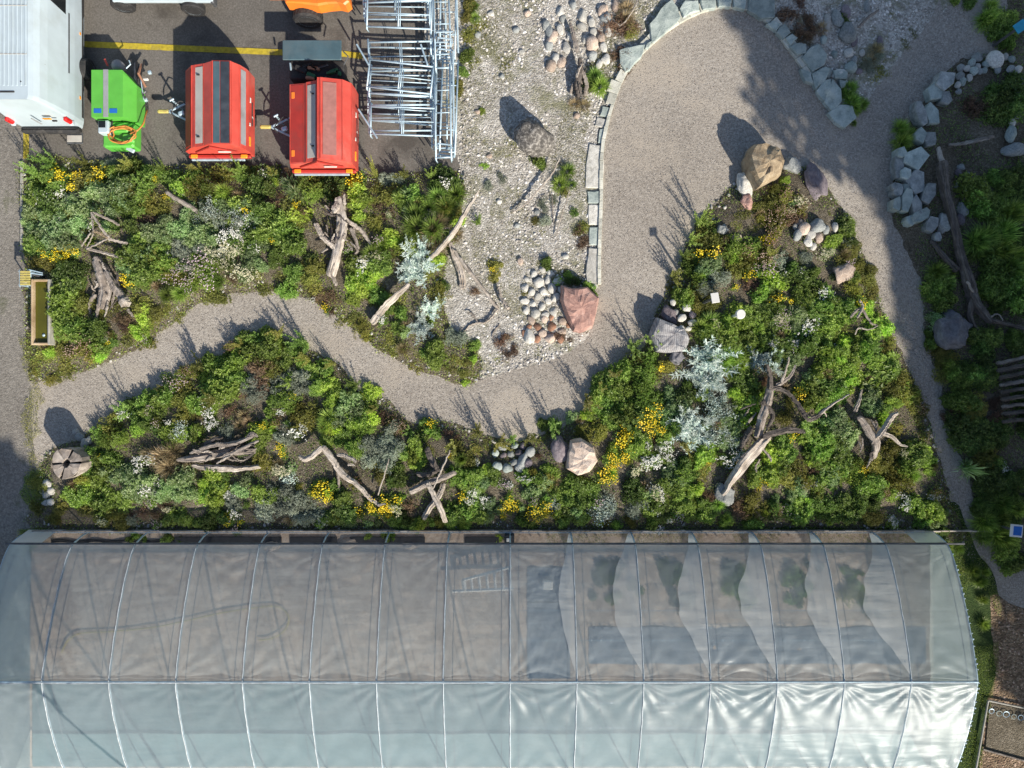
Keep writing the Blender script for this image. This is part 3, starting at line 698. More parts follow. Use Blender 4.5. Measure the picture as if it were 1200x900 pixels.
# ------------------------------------------------------------------ dead wood
def pts3(pp, z0, z1=None, zr=None):
    """plan points with heights: z along the run from z0 to z1 (or list zr) above the ground there"""
    n = len(pp); out = []
    for i, (x, y) in enumerate(pp):
        z = zr[i] if zr else z0+(z1-z0)*i/(n-1) if z1 is not None else z0
        p = W(x, y, z+0.15); out.append(Vector((p.x, p.y, hz(p.x, p.y)+z)))
    return out
def smooth_pts(P, r, k=5, jit=0.02, seed=0):
    """Catmull-Rom resample of a run and its radii"""
    out = []; rad = []; n = len(P); rr2 = random.Random(seed)
    for i in range(n-1):
        p0, p1, p2, p3 = P[max(i-1, 0)], P[i], P[i+1], P[min(i+2, n-1)]
        for j in range(k if i < n-2 else k+1):
            t = j/k
            q = 0.5*((2*p1)+(p2-p0)*t+(2*p0-5*p1+4*p2-p3)*t*t+(-p0+3*p1-3*p2+p3)*t**3)
            out.append(q+Vector((rr2.uniform(-1, 1), rr2.uniform(-1, 1), rr2.uniform(-.5, .5)))*jit)
            rad.append(r[i]+(r[i+1]-r[i])*t)
    return out, rad
_ws = [0]
def limb(mb, pp, rpx, z0=0.1, z1=None, zr=None, ridged=0.28, n=10, jit=0.015):
    _ws[0] += 1
    P = pts3(pp, z0, z1, zr); r = [a/35*.58 for a in rpx]
    if len(r) == 2 and len(P) > 2: r = [r[0]+(r[1]-r[0])*i/(len(P)-1) for i in range(len(P))]
    P, r = smooth_pts(P, r, 9, jit, _ws[0])
    if rpx[0] > 1.9: n = 14; ridged *= 1.5; r[0] *= .8; r[-1] *= .72
    mb.tube(P, r, n, ridged, _ws[0]); return mb
def deadwood(name, limbs, label, cat, mats=None, part='branch', tangle=None):
    if tangle:                                          # short splintered strands lying over a rotten stump
        cx, cy, rx, ry, n, ang = tangle; rt = random.Random(int(cx+cy)); limbs = list(limbs)
        for k in range(n):
            a = rt.uniform(0, 6.28); q = rt.random()**.5; x, y = cx+rx*q*math.cos(a), cy+ry*q*math.sin(a); d = ang+rt.gauss(0, .45); L = rt.uniform(8, 20)
            b = rt.uniform(-4, 4); z = rt.uniform(.2, .45)
            limbs.append(([(x-L/2*math.cos(d), y-L/2*math.sin(d)), (x+b*math.sin(d), y+b*math.cos(d)), (x+L/2*math.cos(d), y+L/2*math.sin(d))], [rt.uniform(.7, 1.6), rt.uniform(1.5, 3.0), rt.uniform(.5, 1.4)], z, z+rt.uniform(-.15, .1), [wood_mid, wood_pale, wood_dark][k % 3]))
    """limbs: (points, radii px, z0, z1[, mat]); the first is the trunk, the rest children"""
    c = limbs[0][0][len(limbs[0][0])//2]; w0 = W(*c)
    mats = mats or wood_mid
    if len(limbs) == 1:
        mb = MB(); l = limbs[0]; limb(mb, l[0], l[1], l[2], l[3]); o = mb.build(name, l[4] if len(l) > 4 else mats, smooth=False)
        return tag(o, label, cat)
    t = empty(name, (w0.x, w0.y, hz(w0.x, w0.y)), label, cat)
    for i, l in enumerate(limbs):
        mb = MB(); limb(mb, l[0], l[1], l[2], l[3]); mb.build('trunk' if i == 0 else part, l[4] if len(l) > 4 else mats, t)
    return t
P_, M_, D_ = wood_pale, wood_mid, wood_dark
deadwood('fallen_log', [([(561,222),(548,243),(533,268),(516,290),(500,306)], [1.5,3.5,5,5,3.5], .6, .25, P_)], 'long pale splintered log pointing up right onto the shingle', 'log')
deadwood('fallen_log', [([(480,334),(464,348),(450,362),(436,379)], [4,5.5,6,6.5], .35, .2, P_)], 'short pale log end left of the silver thistles', 'log')
deadwood('fallen_log', [([(527,283),(533,302),(540,320),(542,338)], [3.5,6,6,4.5], .2, .1, P_)], 'short split log standing between the pale log and the shingle', 'log')
deadwood('fallen_log', [([(530,290),(548,315),(566,338),(584,362)], [3,4,3.5,3], .3, .1, P_),([(584,335),(588,350),(596,362)], [2,3,5], .2, .25, P_)], 'thin weathered log with a forked foot at the edge of the shingle', 'log')
deadwood('bare_root', [([(538,395),(552,380),(570,376),(583,362)], [1,1.8,2,2.6], .05, .12, P_),([(560,377),(552,366),(548,368)], [1.6,1.0], .08, .15, M_),([(585,380),(577,393),(583,402)], [1.6,1], .05, .08, P_)], 'thin pale curved root lying above the path bend', 'root')
deadwood('tree_stump', [([(398,232),(402,262),(396,292),(388,325)], [7,10,10,7], .42, .12, P_),([(371,262),(379,278),(392,290),(396,300)], [4,5,5,4], .4, .2, P_),([(398,252),(412,262),(425,272),(436,288)], [4,4,3.5,2], .38, .1, P_),([(396,300),(390,320),(395,335)], [6,5,3], .25, .08, M_),([(405,240),(404,228)], [3.5,2], .5, .62, P_),([(384,292),(378,296)], [2.5,1.2], .3, .35, P_),([(396,240),(391,248)], [6,5], .5, .55, P_),([(412,268),(420,290),(416,300)], [3,2.5,1.5], .3, .1, M_)], 'broken pale root stump among shrubs in the upper bed', 'stump', part='root', tangle=(398,275,22,34,16,1.2))
deadwood('broken_pole_stand', [([(109,250),(120,266),(131,282)], [1.8,2.2], .55, .5, P_),([(131,281),(142,284),(151,286)], [2.4,2.0], .5, .45, P_),([(103,292),(117,286),(129,280)], [2.2,1.8], .45, .52, P_),([(103,292),(123,297),(144,303)], [2.2,2.4], .4, .3, P_),([(112,272),(120,275),(128,280)], [2,1.6], .52, .56, wood_new),([(109,250),(111,262),(112,273)], [1.6,1.4], .5, .52, P_),([(98,289),(104,281),(110,274)], [1.4,1.4], .45, .5, P_),([(103,291),(108,283),(112,275)], [1.3,1.3], .43, .5, P_),([(110,250),(126,256),(142,264)], [2,2.5], .5, .15, M_)], 'broken frame of thin bare poles in the upper left bed', 'pole stand', part='pole')
deadwood('tree_stump', [([(116,302),(121,322),(124,342),(120,362)], [8,12,12,6], .2, .28, M_),([(120,340),(118,358),(115,374)], [5,4,2.5], .3, .1, M_),([(126,318),(134,334),(143,348),(147,356)], [6,6,6,7], .32, .4, M_),([(113,345),(107,356),(108,368)], [3.5,3,2], .25, .08, M_),([(144,350),(148,357)], [7.2,7.4], .42, .45, P_),([(150,362),(158,372)], [3,2], .2, .1, M_)], 'large weathered stump with roots under the broken pole frame', 'stump', part='root', tangle=(126,335,16,30,16,1.3))
deadwood('fallen_log', [([(196,226),(212,236),(228,246),(240,254)], [3.5,4.5,4.5,3], .25, .12, M_)], 'grey log nearly buried in the upper left bed below the trailers', 'log')
deadwood('driftwood_trunk', [([(208,539),(235,536),(265,530),(300,528)], [3,8,8,5], .2, .2, M_),([(224,531),(250,522),(275,520),(298,510)], [2.5,4,4.5,4], .35, .3, M_),([(226,546),(255,549),(285,549),(306,546)], [3,5,5,4], .2, .16, P_),([(240,521),(252,515),(262,512)], [3,3.5,2.5], .25, .2, D_),([(262,536),(284,526),(304,516)], [2.5,3,2], .42, .38, M_),([(290,515),(296,508),(302,512)], [4,4,3], .3, .3, M_)], 'cracked driftwood trunk lying lengthways in the lower left bed', 'log', part='strand', tangle=(262,530,40,13,20,-.1))
deadwood('forked_branch', [([(379,524),(392,540),(403,556),(420,568),(434,584),(446,592)], [5,5.5,6,4.5,3.5,2.5], .45, .2, P_),([(379,524),(368,533),(358,538),(351,535)], [5,4.5,4,2.5], .45, .4, P_),([(396,532),(408,535),(418,541)], [3,3.2,2.5], .45, .5, P_),([(408,544),(416,545)], [2,1.5], .4, .45, P_),([(397,550),(397,565),(399,576)], [2.5,2,1.5], .3, .1, M_),([(443,592),(452,590)], [2.5,1.2], .25, .3, P_)], 'forked pale branch with brown broken patch in the lower bed', 'branch')
deadwood('fallen_log', [([(500,525),(507,540),(513,553)], [5,5.5,5.5], .35, .3, D_)], 'short dark grey log at the top of the crossed log pile', 'log')
deadwood('fallen_log', [([(481,576),(500,566),(516,560),(534,553)], [6,6.5,6,5], .2, .3, M_)], 'thick bluish grey log lying across the crossed log pile', 'log')
deadwood('fallen_log', [([(489,556),(502,556),(512,551)], [4,5,4], .4, .3, D_)], 'dark short log stub left in the crossed log pile', 'log')
deadwood('fallen_log', [([(501,565),(509,580),(517,597),(522,612)], [4.5,4.5,4.2,4], .65, .45, P_)], 'pale smooth log on top of the crossed log pile', 'log')
deadwood('fallen_log', [([(496,608),(506,592),(516,578),(520,566)], [4.5,5,5,4], .15, .2, wood_pale)], 'rough light log under the pale smooth log of the pile', 'log')
deadwood('fallen_log', [([(508,572),(514,558),(520,545),(528,527)], [1.4,1.8,1.8,1.2], .6, .7, P_)], 'thin bare stick leaning over the crossed log pile', 'stick')
deadwood('bare_stick', [([(443,580),(450,560),(456,538)], [1.2,1.3,.8], .3, .6, P_)], 'thin bare stick rising from the yellow flowers in the lower bed', 'stick')
deadwood('dead_tree', [([(903,450),(898,470),(891,492),(886,512)], [6,9,9,6], .6, .4, M_),([(900,510),(884,526),(866,548),(846,580)], [7,10,9.5,6], .45, .2, P_),
   ([(902,455),(912,455),(925,463),(938,480),(946,490),(956,488),(966,478)], [6,5,4.5,4.5,5,3.5,2.5], .7, .75, D_),([(958,487),(966,480),(980,470),(995,462)], [2.2,2,1.6,1], .75, .9, P_),([(893,512),(908,507),(924,504),(942,506)], [5,6,6,3], .55, .5, D_),
   ([(903,455),(902,440),(898,428)], [5,3.5,2], .7, .9, D_),([(910,452),(924,442),(932,428)], [4,3,1.6], .7, .9, M_),([(915,448),(921,432),(924,418)], [3,2,1], .8, 1.0, P_),([(892,470),(905,485),(900,500)], [5,4,3], .6, .5, D_),([(962,480),(968,488)], [1.8,1], .7, .6, P_),([(880,500),(872,512),(868,524)], [4,5,3], .5, .4, D_)],
   'large dead tree with twisted dark branches on the planted island', 'dead tree', tangle=(885,510,20,45,12,2.0))
deadwood('tree_stump', [([(1005,488),(1015,504),(1024,520),(1022,538)], [5,7,8,4], .45, .15, M_),([(1026,512),(1036,500),(1044,488),(1052,484)], [5,4.5,4.5,2.5], .45, .5, P_),([(1032,508),(1044,512),(1053,520),(1063,523)], [4,3,2,1.2], .45, .35, P_),([(1000,482),(1006,470),(1010,456)], [4,3,1.6], .4, .3, M_),([(1022,535),(1018,545)], [3,1.5], .2, .1, M_)], 'dark forked stump with pale arms at the right of the island', 'stump', part='root', tangle=(1018,515,14,26,10,1.2))
deadwood('bare_root', [([(995,372),(1008,362),(1020,378),(1030,382)], [2,3,2.5,1.5], .35, .2, M_),([(1002,392),(1006,385),(1018,386),(1028,382)], [1.2,1.4,1.2,.8], .5, .4, P_),([(1005,352),(1010,360),(1004,372)], [1.8,2.5,2], .3, .4, P_)], 'grey twisted root in shrubs near the right path', 'root')
deadwood('bare_root', [([(600,248),(618,236),(632,220),(646,204),(656,184)], [1.4,2,2.2,2,1.2], .12, .35, P_)], 'long thin curved branch lying in the shingle', 'branch')
deadwood('bare_stick', [([(652,276),(658,252),(664,236),(668,221)], [.9,1.2,1.1,.8], .1, .3, P_)], 'upright thin pale stick in the shingle left of the edging', 'stick')
deadwood('bare_stick', [([(649,260),(648,240),(647,225)], [.8,.9,.7], .05, .15, M_)], 'short thin stick beside the upright pale stick', 'stick')
deadwood('fallen_log', [([(669,25),(673,40),(677,58)], [3,4,3.5], .2, .2, M_)], 'thin dark log between the cobbles at the top', 'log')
deadwood('tree_stump', [([(680,66),(680,80),(677,98),(680,112)], [4,6,7,6], .35, .15, D_),([(683,80),(688,96),(686,110)], [3,3.5,3], .3, .1, M_),([(672,96),(669,108)], [3,2.5], .2, .08, M_),([(682,72),(676,88)], [2,2.4], .4, .4, P_)], 'bark covered dark stump below the top cobbles', 'stump', part='root', tangle=(679,92,8,20,8,1.5))
deadwood('bare_root', [([(719,20),(728,27),(740,14),(748,-2)], [1,1.4,1.5,1.2], .15, .3, P_)], 'thin bent pale twig above the edging wall', 'twig')
deadwood('bare_root', [([(1104,190),(1106,215),(1112,245),(1119,275),(1126,300),(1134,330),(1142,352),(1162,378)], [9,8,8,7.5,8,9,9,6], .3, .25, D_),([(1140,350),(1136,372),(1146,392)], [6,5,3], .25, .1, D_),([(1108,200),(1104,192),(1100,172)], [6,5,3], .3, .2, P_),([(1092,282),(1104,300),(1122,318)], [4,6,7], .1, .2, D_),([(1133,330),(1140,342)], [2,1.6], .45, .4, P_),([(1162,376),(1182,380),(1204,386)], [5,4,3], .25, .2, D_),([(1160,372),(1170,368),(1176,376)], [1.5,1], .3, .3, P_)], 'long dark fallen trunk in shade between wall and dark boulder', 'log')
deadwood('bare_root', [([(1112,170),(1130,168),(1148,164),(1163,161)], [2.5,3.5,4,3], .15, .2, M_)], 'grey twisted branch inside the ring of shaded cobbles', 'branch')
deadwood('bare_stick', [([(927,27),(931,22),(934,18)], [.8,1,.8], .15, .3, P_)], 'short forked straw coloured twig above the plaza wall', 'twig')
deadwood('bare_stick', [([(1008,30),(1020,18),(1032,10)], [2.5,3,2.5], .2, .2, M_)], 'stubby grey branch in the rubble at the top', 'branch')
# round stump: side wall, cut top in wedges round a hollow heart
t = empty('tree_stump', W(77, 543, .1), 'round cut stump with cracked hollow top casting a long shadow', 'stump')
ts = 1.0; cc = W(77, 543, ts); mb = MB(); rp = []
for k in range(7):
    z = ts*k/6.0; rp.append(((0.47+0.03*k/6), z))
mb.tube([Vector((cc.x, cc.y, z-0.05)) for r, z in rp], [r for r, z in rp], 20, 0.10, 77, cap=False); mb.build('bark', wood_mid, t)
rr = random.Random(3)
for k in range(6):
    a0 = k*math.pi/3+rr.uniform(-.15, .15)+.2; a1 = a0+math.pi/3*rr.uniform(.82, .95); poly = []
    for j in range(5):
        a = a0+(a1-a0)*j/4; r0 = .49*(1+.07*math.sin(a*3+1)); poly.append((cc.x+r0*math.cos(a), cc.y+r0*math.sin(a)))
    for j in range(3):
        a = a1-(a1-a0)*j/2; poly.append((cc.x+.13*math.cos(a), cc.y+.13*math.sin(a)))
    m2 = MB(); m2.prism(poly, ts-.45, ts+rr.uniform(-.06, .05), 0.02, 0.02, k); m2.build('heartwood', wood_mid, t)
# stacked logs at the right margin
for k in range(9):
    y0 = 424+k*8.5; z = .35+.04*(k % 3)
    a = [(1168+k*0.8, y0+2), (1186, y0-2+k*.3), (1210, y0-8+k*.8), (1250, y0-20+k)]
    mb = MB(); limb(mb, a, [3.6+.5*(k % 2)]*2, z, z, ridged=.12); o = mb.build('cut_log', [M_, D_, D_][k % 3])
    tag(o, 'round log in the stack at the right margin, %s from the top' % ['first','second','third','fourth','fifth','sixth','seventh','eighth','ninth'][k], 'log', 'logs stacked at the right margin')
# ------------------------------------------------------------------ greenhouse
def film_mat(name, clear=0.5, tint=(.68, .80, .88), white=0.9):
    m = bpy.data.materials.new(name); nt, b = nodes(m); nt.nodes.remove(b)
    tc = new(nt, 'ShaderNodeTexCoord'); co = tc.outputs['Object']; out = nt.nodes['Material Output']
    # taut-film wrinkles: long smooth folds across the bay, fanning a little
    w1 = new(nt, 'ShaderNodeMapping'); w1.inputs['Scale'].default_value = (0.35, 3.0, 2.4); w1.inputs['Rotation'].default_value = (0, 0, R(10)); nt.links.new(co, w1.inputs[0])
    n1 = noise_t(nt, w1.outputs[0], 1.2, 2.2, 0.45, 0.25)
    w2 = new(nt, 'ShaderNodeMapping'); w2.inputs['Scale'].default_value = (0.6, 4.2, 3.5); w2.inputs['Rotation'].default_value = (0, 0, R(-22)); nt.links.new(co, w2.inputs[0])
    n2 = noise_t(nt, w2.outputs[0], 1.0, 2.2, 0.45, 0.25)
    n3 = noise_t(nt, co, 0.55, 3, 0.5)
    mk = ramp(nt, n3, [(0.40, (.10, .10, .10)), (0.62, (1, 1, 1))])
    h = new(nt, 'ShaderNodeMath', operation='ADD'); nt.links.new(n1, h.inputs[0]); nt.links.new(n2, h.inputs[1])
    hm = new(nt, 'ShaderNodeMath', operation='MULTIPLY'); nt.links.new(h.outputs[0], hm.inputs[0]); nt.links.new(mk, hm.inputs[1])
    bp = new(nt, 'ShaderNodeBump'); bp.inputs['Strength'].default_value = 1.0; bp.inputs['Distance'].default_value = 0.022; nt.links.new(hm.outputs[0], bp.inputs['Height'])
    dirt = noise_t(nt, co, 1.7, 7, 0.65)
    col = ramp(nt, dirt, [(0.3, tuple(x*0.86 for x in tint)), (0.7, tint)])
    di = new(nt, 'ShaderNodeBsdfDiffuse'); nt.links.new(col, di.inputs[0]); nt.links.new(bp.outputs[0], di.inputs['Normal'])
    tl = new(nt, 'ShaderNodeBsdfTranslucent'); nt.links.new(col, tl.inputs[0]); nt.links.new(bp.outputs[0], tl.inputs['Normal'])
    md = new(nt, 'ShaderNodeMixShader'); md.inputs[0].default_value = 0.68; nt.links.new(di.outputs[0], md.inputs[1]); nt.links.new(tl.outputs[0], md.inputs[2])
    tr = new(nt, 'ShaderNodeBsdfTransparent'); tr.inputs[0].default_value = (.96, .97, .97, 1)
    mt = new(nt, 'ShaderNodeMixShader')
    cf = ramp(nt, noise_t(nt, co, 0.45, 3, 0.5), [(0.3, (1-clear-.06,)*3), (0.7, (1-clear+.06,)*3)])
    nt.links.new(cf, mt.inputs[0]); nt.links.new(tr.outputs[0], mt.inputs[1]); nt.links.new(md.outputs[0], mt.inputs[2])
    gl = new(nt, 'ShaderNodeBsdfGlossy'); gl.inputs['Roughness'].default_value = 0.42; gl.inputs[0].default_value = (.9, .95, 1, 1); nt.links.new(bp.outputs[0], gl.inputs['Normal'])
    lw = new(nt, 'ShaderNodeLayerWeight'); lw.inputs[0].default_value = 0.32; nt.links.new(bp.outputs[0], lw.inputs['Normal'])
    mg = new(nt, 'ShaderNodeMixShader')
    mr = new(nt, 'ShaderNodeMapRange'); nt.links.new(lw.outputs['Fresnel'], mr.inputs[0]); mr.inputs[3].default_value = 0.010; mr.inputs[4].default_value = 0.45
    nt.links.new(mr.outputs[0], mg.inputs[0]); nt.links.new(mt.outputs[0], mg.inputs[1]); nt.links.new(gl.outputs[0], mg.inputs[2])
    nt.links.new(mg.outputs[0], out.inputs[0])
    if clear < 0 or white < .5: md.inputs[0].default_value = 0.35
    return m
film_m = film_mat('polythene_film', 0.49)
film_end = film_mat('polythene_film_end', 0.15, (.58, .70, .68))
film_cur = film_mat('polythene_curtain', -0.02, (.93, .95, .93))

ARC = [(-5.15, 0.95), (-5.32, 1.13), (-5.62, 1.32), (-6.33, 1.66), (-7.2, 1.99), (-7.9, 2.22), (-8.96, 2.48)]
ARC_S = [(-17.92-y, z) for y, z in ARC[:-1]][::-1]
FULL = ARC+ARC_S
def arc_at(n, full=FULL):
    L = [0]
    for a, b in zip(full, full[1:]): L.append(L[-1]+math.hypot(b[0]-a[0], b[1]-a[1]))
    out = []
    for i in range(n+1):
        s = L[-1]*i/n
        for j in range(len(full)-1):
            if s <= L[j+1]+1e-9:
                t = (s-L[j])/(L[j+1]-L[j]); out.append((full[j][0]+(full[j+1][0]-full[j][0])*t, full[j][1]+(full[j+1][1]-full[j][1])*t)); break
    return out
NA = 48; AR = arc_at(NA)
def fine(AR, m):
    out = []
    for a, b in zip(AR, AR[1:]):
        for j in range(m): out.append((a[0]+(b[0]-a[0])*j/m, a[1]+(b[1]-a[1])*j/m))
    return out+[AR[-1]]
# light smoothing keeps the ridge slightly peaked
for _ in range(2): AR = [AR[0]]+[((AR[i-1][0]+2*AR[i][0]+AR[i+1][0])/4, (AR[i-1][1]+2*AR[i][1]+AR[i+1][1])/4) for i in range(1, NA)]+[AR[-1]]
XH = [-14.13+2.01*k for k in range(-1, 15)]
gh = empty('greenhouse', (0, -8.96, 0), 'long arched polytunnel greenhouse covered with milky translucent film', 'greenhouse')
for k, x in enumerate(XH):
    end = k in (0, 15)
    mb = MB(); P = [Vector((x, -4.92, 0.0)), Vector((x, -5.0, .5))]+[Vector((x, y, z-0.03)) for y, z in AR]+[Vector((x, -12.92, .5)), Vector((x, -13.0, 0))]
    mb.tube(P, 0.027, 6); mb.build('hoop', steel if k % 3 else steel, gh, smooth=True)
    if not end:
        # folded film seam held down over each hoop
        mb = MB(); mb.tube([Vector((x+0.006*math.sin(i*1.3+k), y, z+0.028)) for i, (y, z) in enumerate(AR)], 0.014, 5); mb.build('film_seam', simple('film_seam_%d' % k, (.50, .55, .58), 0.5, 0, .3, 6, 0.1) if k == 1 else MATS.get('film_seam_1', steel), gh, smooth=True)
for k in range(15):
    x0, x1 = XH[k]+.004, XH[k+1]-.004; NX = 22; rr = random.Random(k*3+1)
    NX = 30; FA = fine(AR, 3); NF = len(FA)-1; V = np.zeros((NF+1, NX+1, 3)); ph = rr.uniform(0, 50); SL = 10.2/NF
    loose = (.55+.45*rr.random())*(1.25 if k > 8 else 1.1)
    cs = [(0, .5, rr.uniform(.5, 1)), (1, .5, rr.uniform(.5, 1)), (0, 0.02, .6), (1, .02, .6), (0, .98, .8), (1, .98, .8)]; fq = rr.uniform(13, 17)
    for i, (y, z) in enumerate(FA):
        for j in range(NX+1):
            u = j/NX; s = math.sin(math.pi*u); x = x0+(x1-x0)*u; q = (i-NF/2)*SL; w = 0
            for cu, cv, am in cs:                       # folds fanning out from where film is pulled at hoop ends and ridge
                dx = (u-cu)*2.0; dy = (i/NF-cv)*10.2; d = math.hypot(dx, dy)+.05; an = math.atan2(abs(dy), abs(dx)+.15)
                wv = math.sin(an*fq+2.2*noise.noise(Vector((u*2+ph, q*.5, cu*9+cv))))
                w += am*wv*min(d, .5)*math.exp(-d/1.7)*.072
            lat = noise.noise(Vector((u*.9+ph, q*2.6+ .8*(u-.5)*(1 if q > 0 else -1), ph)))+.5*noise.noise(Vector((u*1.6, q*6.5+1.4*(u-.5), ph+7)))
            w += lat*.024*max(0, .5+1.6*noise.noise(Vector((u*.7, q*.4, ph+3))))
            edge = min(1, u/.06, (1-u)/.06); ee = min(1, i/6, (NF-i)/6)
            V[i, j] = (x, y, z+0.008-0.026*s+w*edge*ee*loose)
    idx = np.arange((NF+1)*(NX+1)).reshape(NF+1, NX+1)
    F = np.stack([idx[:-1, :-1], idx[1:, :-1], idx[1:, 1:], idx[:-1, 1:]], -1).reshape(-1, 4)
    V = V.reshape(-1, 3)-np.array([0, -8.96, 0])
    link('film_panel', np_mesh('film_panel', V, F, film_m, True), gh)
wire = simple('dark_wire', (.16, .19, .22), 0.5, .3, .2, 5, 0)
mb = MB(); mb.tube([Vector((XH[0], -8.96, 2.46)), Vector((0, -8.96, 2.47)), Vector((XH[-1], -8.96, 2.46))], 0.03, 6); mb.build('ridge_pole', steel, gh)
mb = MB(); mb.tube([Vector((x, -8.96+0.01*math.sin(x*3), 2.535)) for x in np.arange(XH[0], XH[-1]+.1, .5)], 0.018, 5); mb.build('ridge_cord', MATS['film_seam_1'], gh)
for sgn, yy in ((1, -5.14), (-1, -12.78)):
    mb = MB(); mb.tube([Vector((XH[0]-.15, yy, .93)), Vector((XH[-1]+.55, yy, .93))], 0.036, 6); mb.build('side_rail', steel_d, gh)
for k, x in enumerate(XH):                                 # inner support lines either side of the hoops
    for dx in (-.27, .27):
        if (k == 0 and dx < 0) or (k == 15 and dx > 0): continue
        mb = MB(); mb.tube([Vector((x+dx, y, z-0.05)) for y, z in AR[1:-1:2]], 0.011, 4, cap=False); mb.build('support_line', wire, gh)
mb = MB()
for i in range(0, 60):
    x = -15.7+i*.53; mb.box((x, -4.89+0.01*math.sin(i*2.1), .10), (.525, .045, .20+.01*math.sin(i)), bev=.006)
mb.build('base_board', wood_pale, gh)
mb = MB(); mb.tube([Vector((-16, -4.93, .24)), Vector((14, -4.93, .26))], .012, 5); mb.build('base_wire', steel, gh)
# end walls of film, at both ends
def endwall(x, mat):
    V = []; F = []; rr = 14
    for i, (y, z) in enumerate(AR):
        for j in range(rr+1):
            t = j/rr; V.append((x+0.05*noise.noise(Vector((y*1.2, z*t*2, x))), y+(.22*(1-t)*(1 if y > -8.96 else -1))*(1 if abs(y+8.96) > 3.5 else 0), z*t))
    for i in range(NA):
        for j in range(rr):
            a = i*(rr+1)+j; F.append((a, a+1, a+rr+2, a+rr+1))
    V = np.array(V)-np.array([0, -8.96, 0])
    link('end_wall', np_mesh('end_wall', V, F, mat, True), gh)
endwall(XH[0]+.02, film_end); endwall(XH[-1]-.03, film_end)
# corner flaps of film on the north side in the first and last half bay
for xa, xb in ((XH[0], XH[0]+.98), (XH[-1]-.98, XH[-1])):
    mb = MB(); n = 8; vs = []
    for i in range(n+1):
        x = xa+(xb-xa)*i/n; o = .02*math.sin(i*2.2)
        vs += [(x, -4.86, .05), (x, -4.99+o, .5), (x, -5.13, .94)]
    mb.add(vs, [(3*i+j, 3*i+3+j, 3*i+4+j, 3*i+1+j) for i in range(n) for j in range(2)]); mb.build('corner_flap', film_cur, gh, smooth=True)
# on the right half a second loose sheet of film overlaps the roof beside each hoop, with a pale drop beside the rail below it
film_lap = film_mat('polythene_overlap', 0.46, (.86, .89, .87), 0.3)
for k in range(9, 15):
    x = XH[k]; cols = 10; wm = {9: .45, 10: .82, 11: .76, 12: .90, 13: .88, 14: 1.05}[k]
    V = []; F = []; rows = 30
    for i in range(rows+1):
        t = i/rows; y = -5.17-3.55*t; z = np.interp(-y, [-a for a, b in AR[:26]], [b for a, b in AR[:26]])
        w = wm*min(1, .36+(1.7+.25*(k % 4))*t)*(1+.06*math.sin(t*9+k*2))*(1 if t < .52 else max(.02, 1-((t-.52)/.48)**1.2))
        for j in range(cols+1):
            q = j/cols; V.append((x-.03-w*q*(1+.04*math.sin(i*.9+k)), y, z+.030+.012*math.sin(i*1.7+q*3+k)*q))
    for i in range(rows):
        for j in range(cols):
            a = i*(cols+1)+j; F.append((a, a+1, a+cols+2, a+cols+1))
    V = np.array(V)-np.array([0, -8.96, 0]); link('film_overlap', np_mesh('film_overlap', V, F, film_lap, True), gh)
    V = []; F = []; row = [(-4.96, .06, .06), (-5.0, .35, .17), (-5.06, .65, .27), (-5.13, .90, .36)]
    for i, (y, z, w) in enumerate(row):
        for j in range(cols+1):
            q = j/cols; V.append((x-.02-w*wm*q, y, z+.02*math.sin(q*9+i)))
    for i in range(len(row)-1):
        for j in range(cols):
            a = i*(cols+1)+j; F.append((a, a+1, a+cols+2, a+cols+1))
    V = np.array(V)-np.array([0, -8.96, 0]); link('inner_curtain', np_mesh('inner_curtain', V, F, film_cur, True), gh)
fl = simple('tint_sheet', (.12, .21, .23), 0.9, 0, .12, 1.2, 0.2)  # sheet added under the film; its colour stands in for reflected sky
mb = MB(); nx, ny = 90, 14
mb.add([(-16.0+30.1*i/nx, -10.02-2.75*j/ny, .09+.03*noise.noise(Vector((i*.3, j*.6, 2)))) for i in range(nx+1) for j in range(ny+1)], [(i*(ny+1)+j, i*(ny+1)+j+1, (i+1)*(ny+1)+j+1, (i+1)*(ny+1)+j) for i in range(nx) for j in range(ny)])
o = mb.build('tint_sheet', fl, smooth=True); tag(o, 'blue green sheet added over the greenhouse soil, its tint imitating reflected sky', 'added sheet')
# row of clips on the right end edge and inner purlins with clips
mb = MB(); nclip = 0
for i in range(0, 40):
    y, z = AR[min(NA, 2+i)]; o = MB(); o.box((XH[-1]+.02, y+.03*math.sin(i*5.1), z+.02), (.035, .03+.02*(i % 2), .03), bev=.008)
    if i % 4 != 1: o.build('edge_clip', white_p if i % 3 else steel, gh)
for y, z in ((-7.83, 2.1), (-7.0, 1.85), (-9.7, 2.2), (-10.6, 1.9)):
    mb = MB(); mb.tube([Vector((XH[8]+.3, y, z)), Vector((XH[14], y, z))], .008, 4); mb.build('purlin', steel, gh)
for bi in range(9, 14):
    for y, z in ((-7.83, 2.1), (-10.6, 1.9), (-9.7, 2.2)):
        for j in range(3):
            x = XH[bi]+.35+.30*j+.12*(bi % 2); o = MB(); o.lathe([(.012, z-.10), (.03, z-.08), (.035, z), (.01, z+.01)], 8, (x, y, 0)); o.build('hanging_clip', white_p, gh)
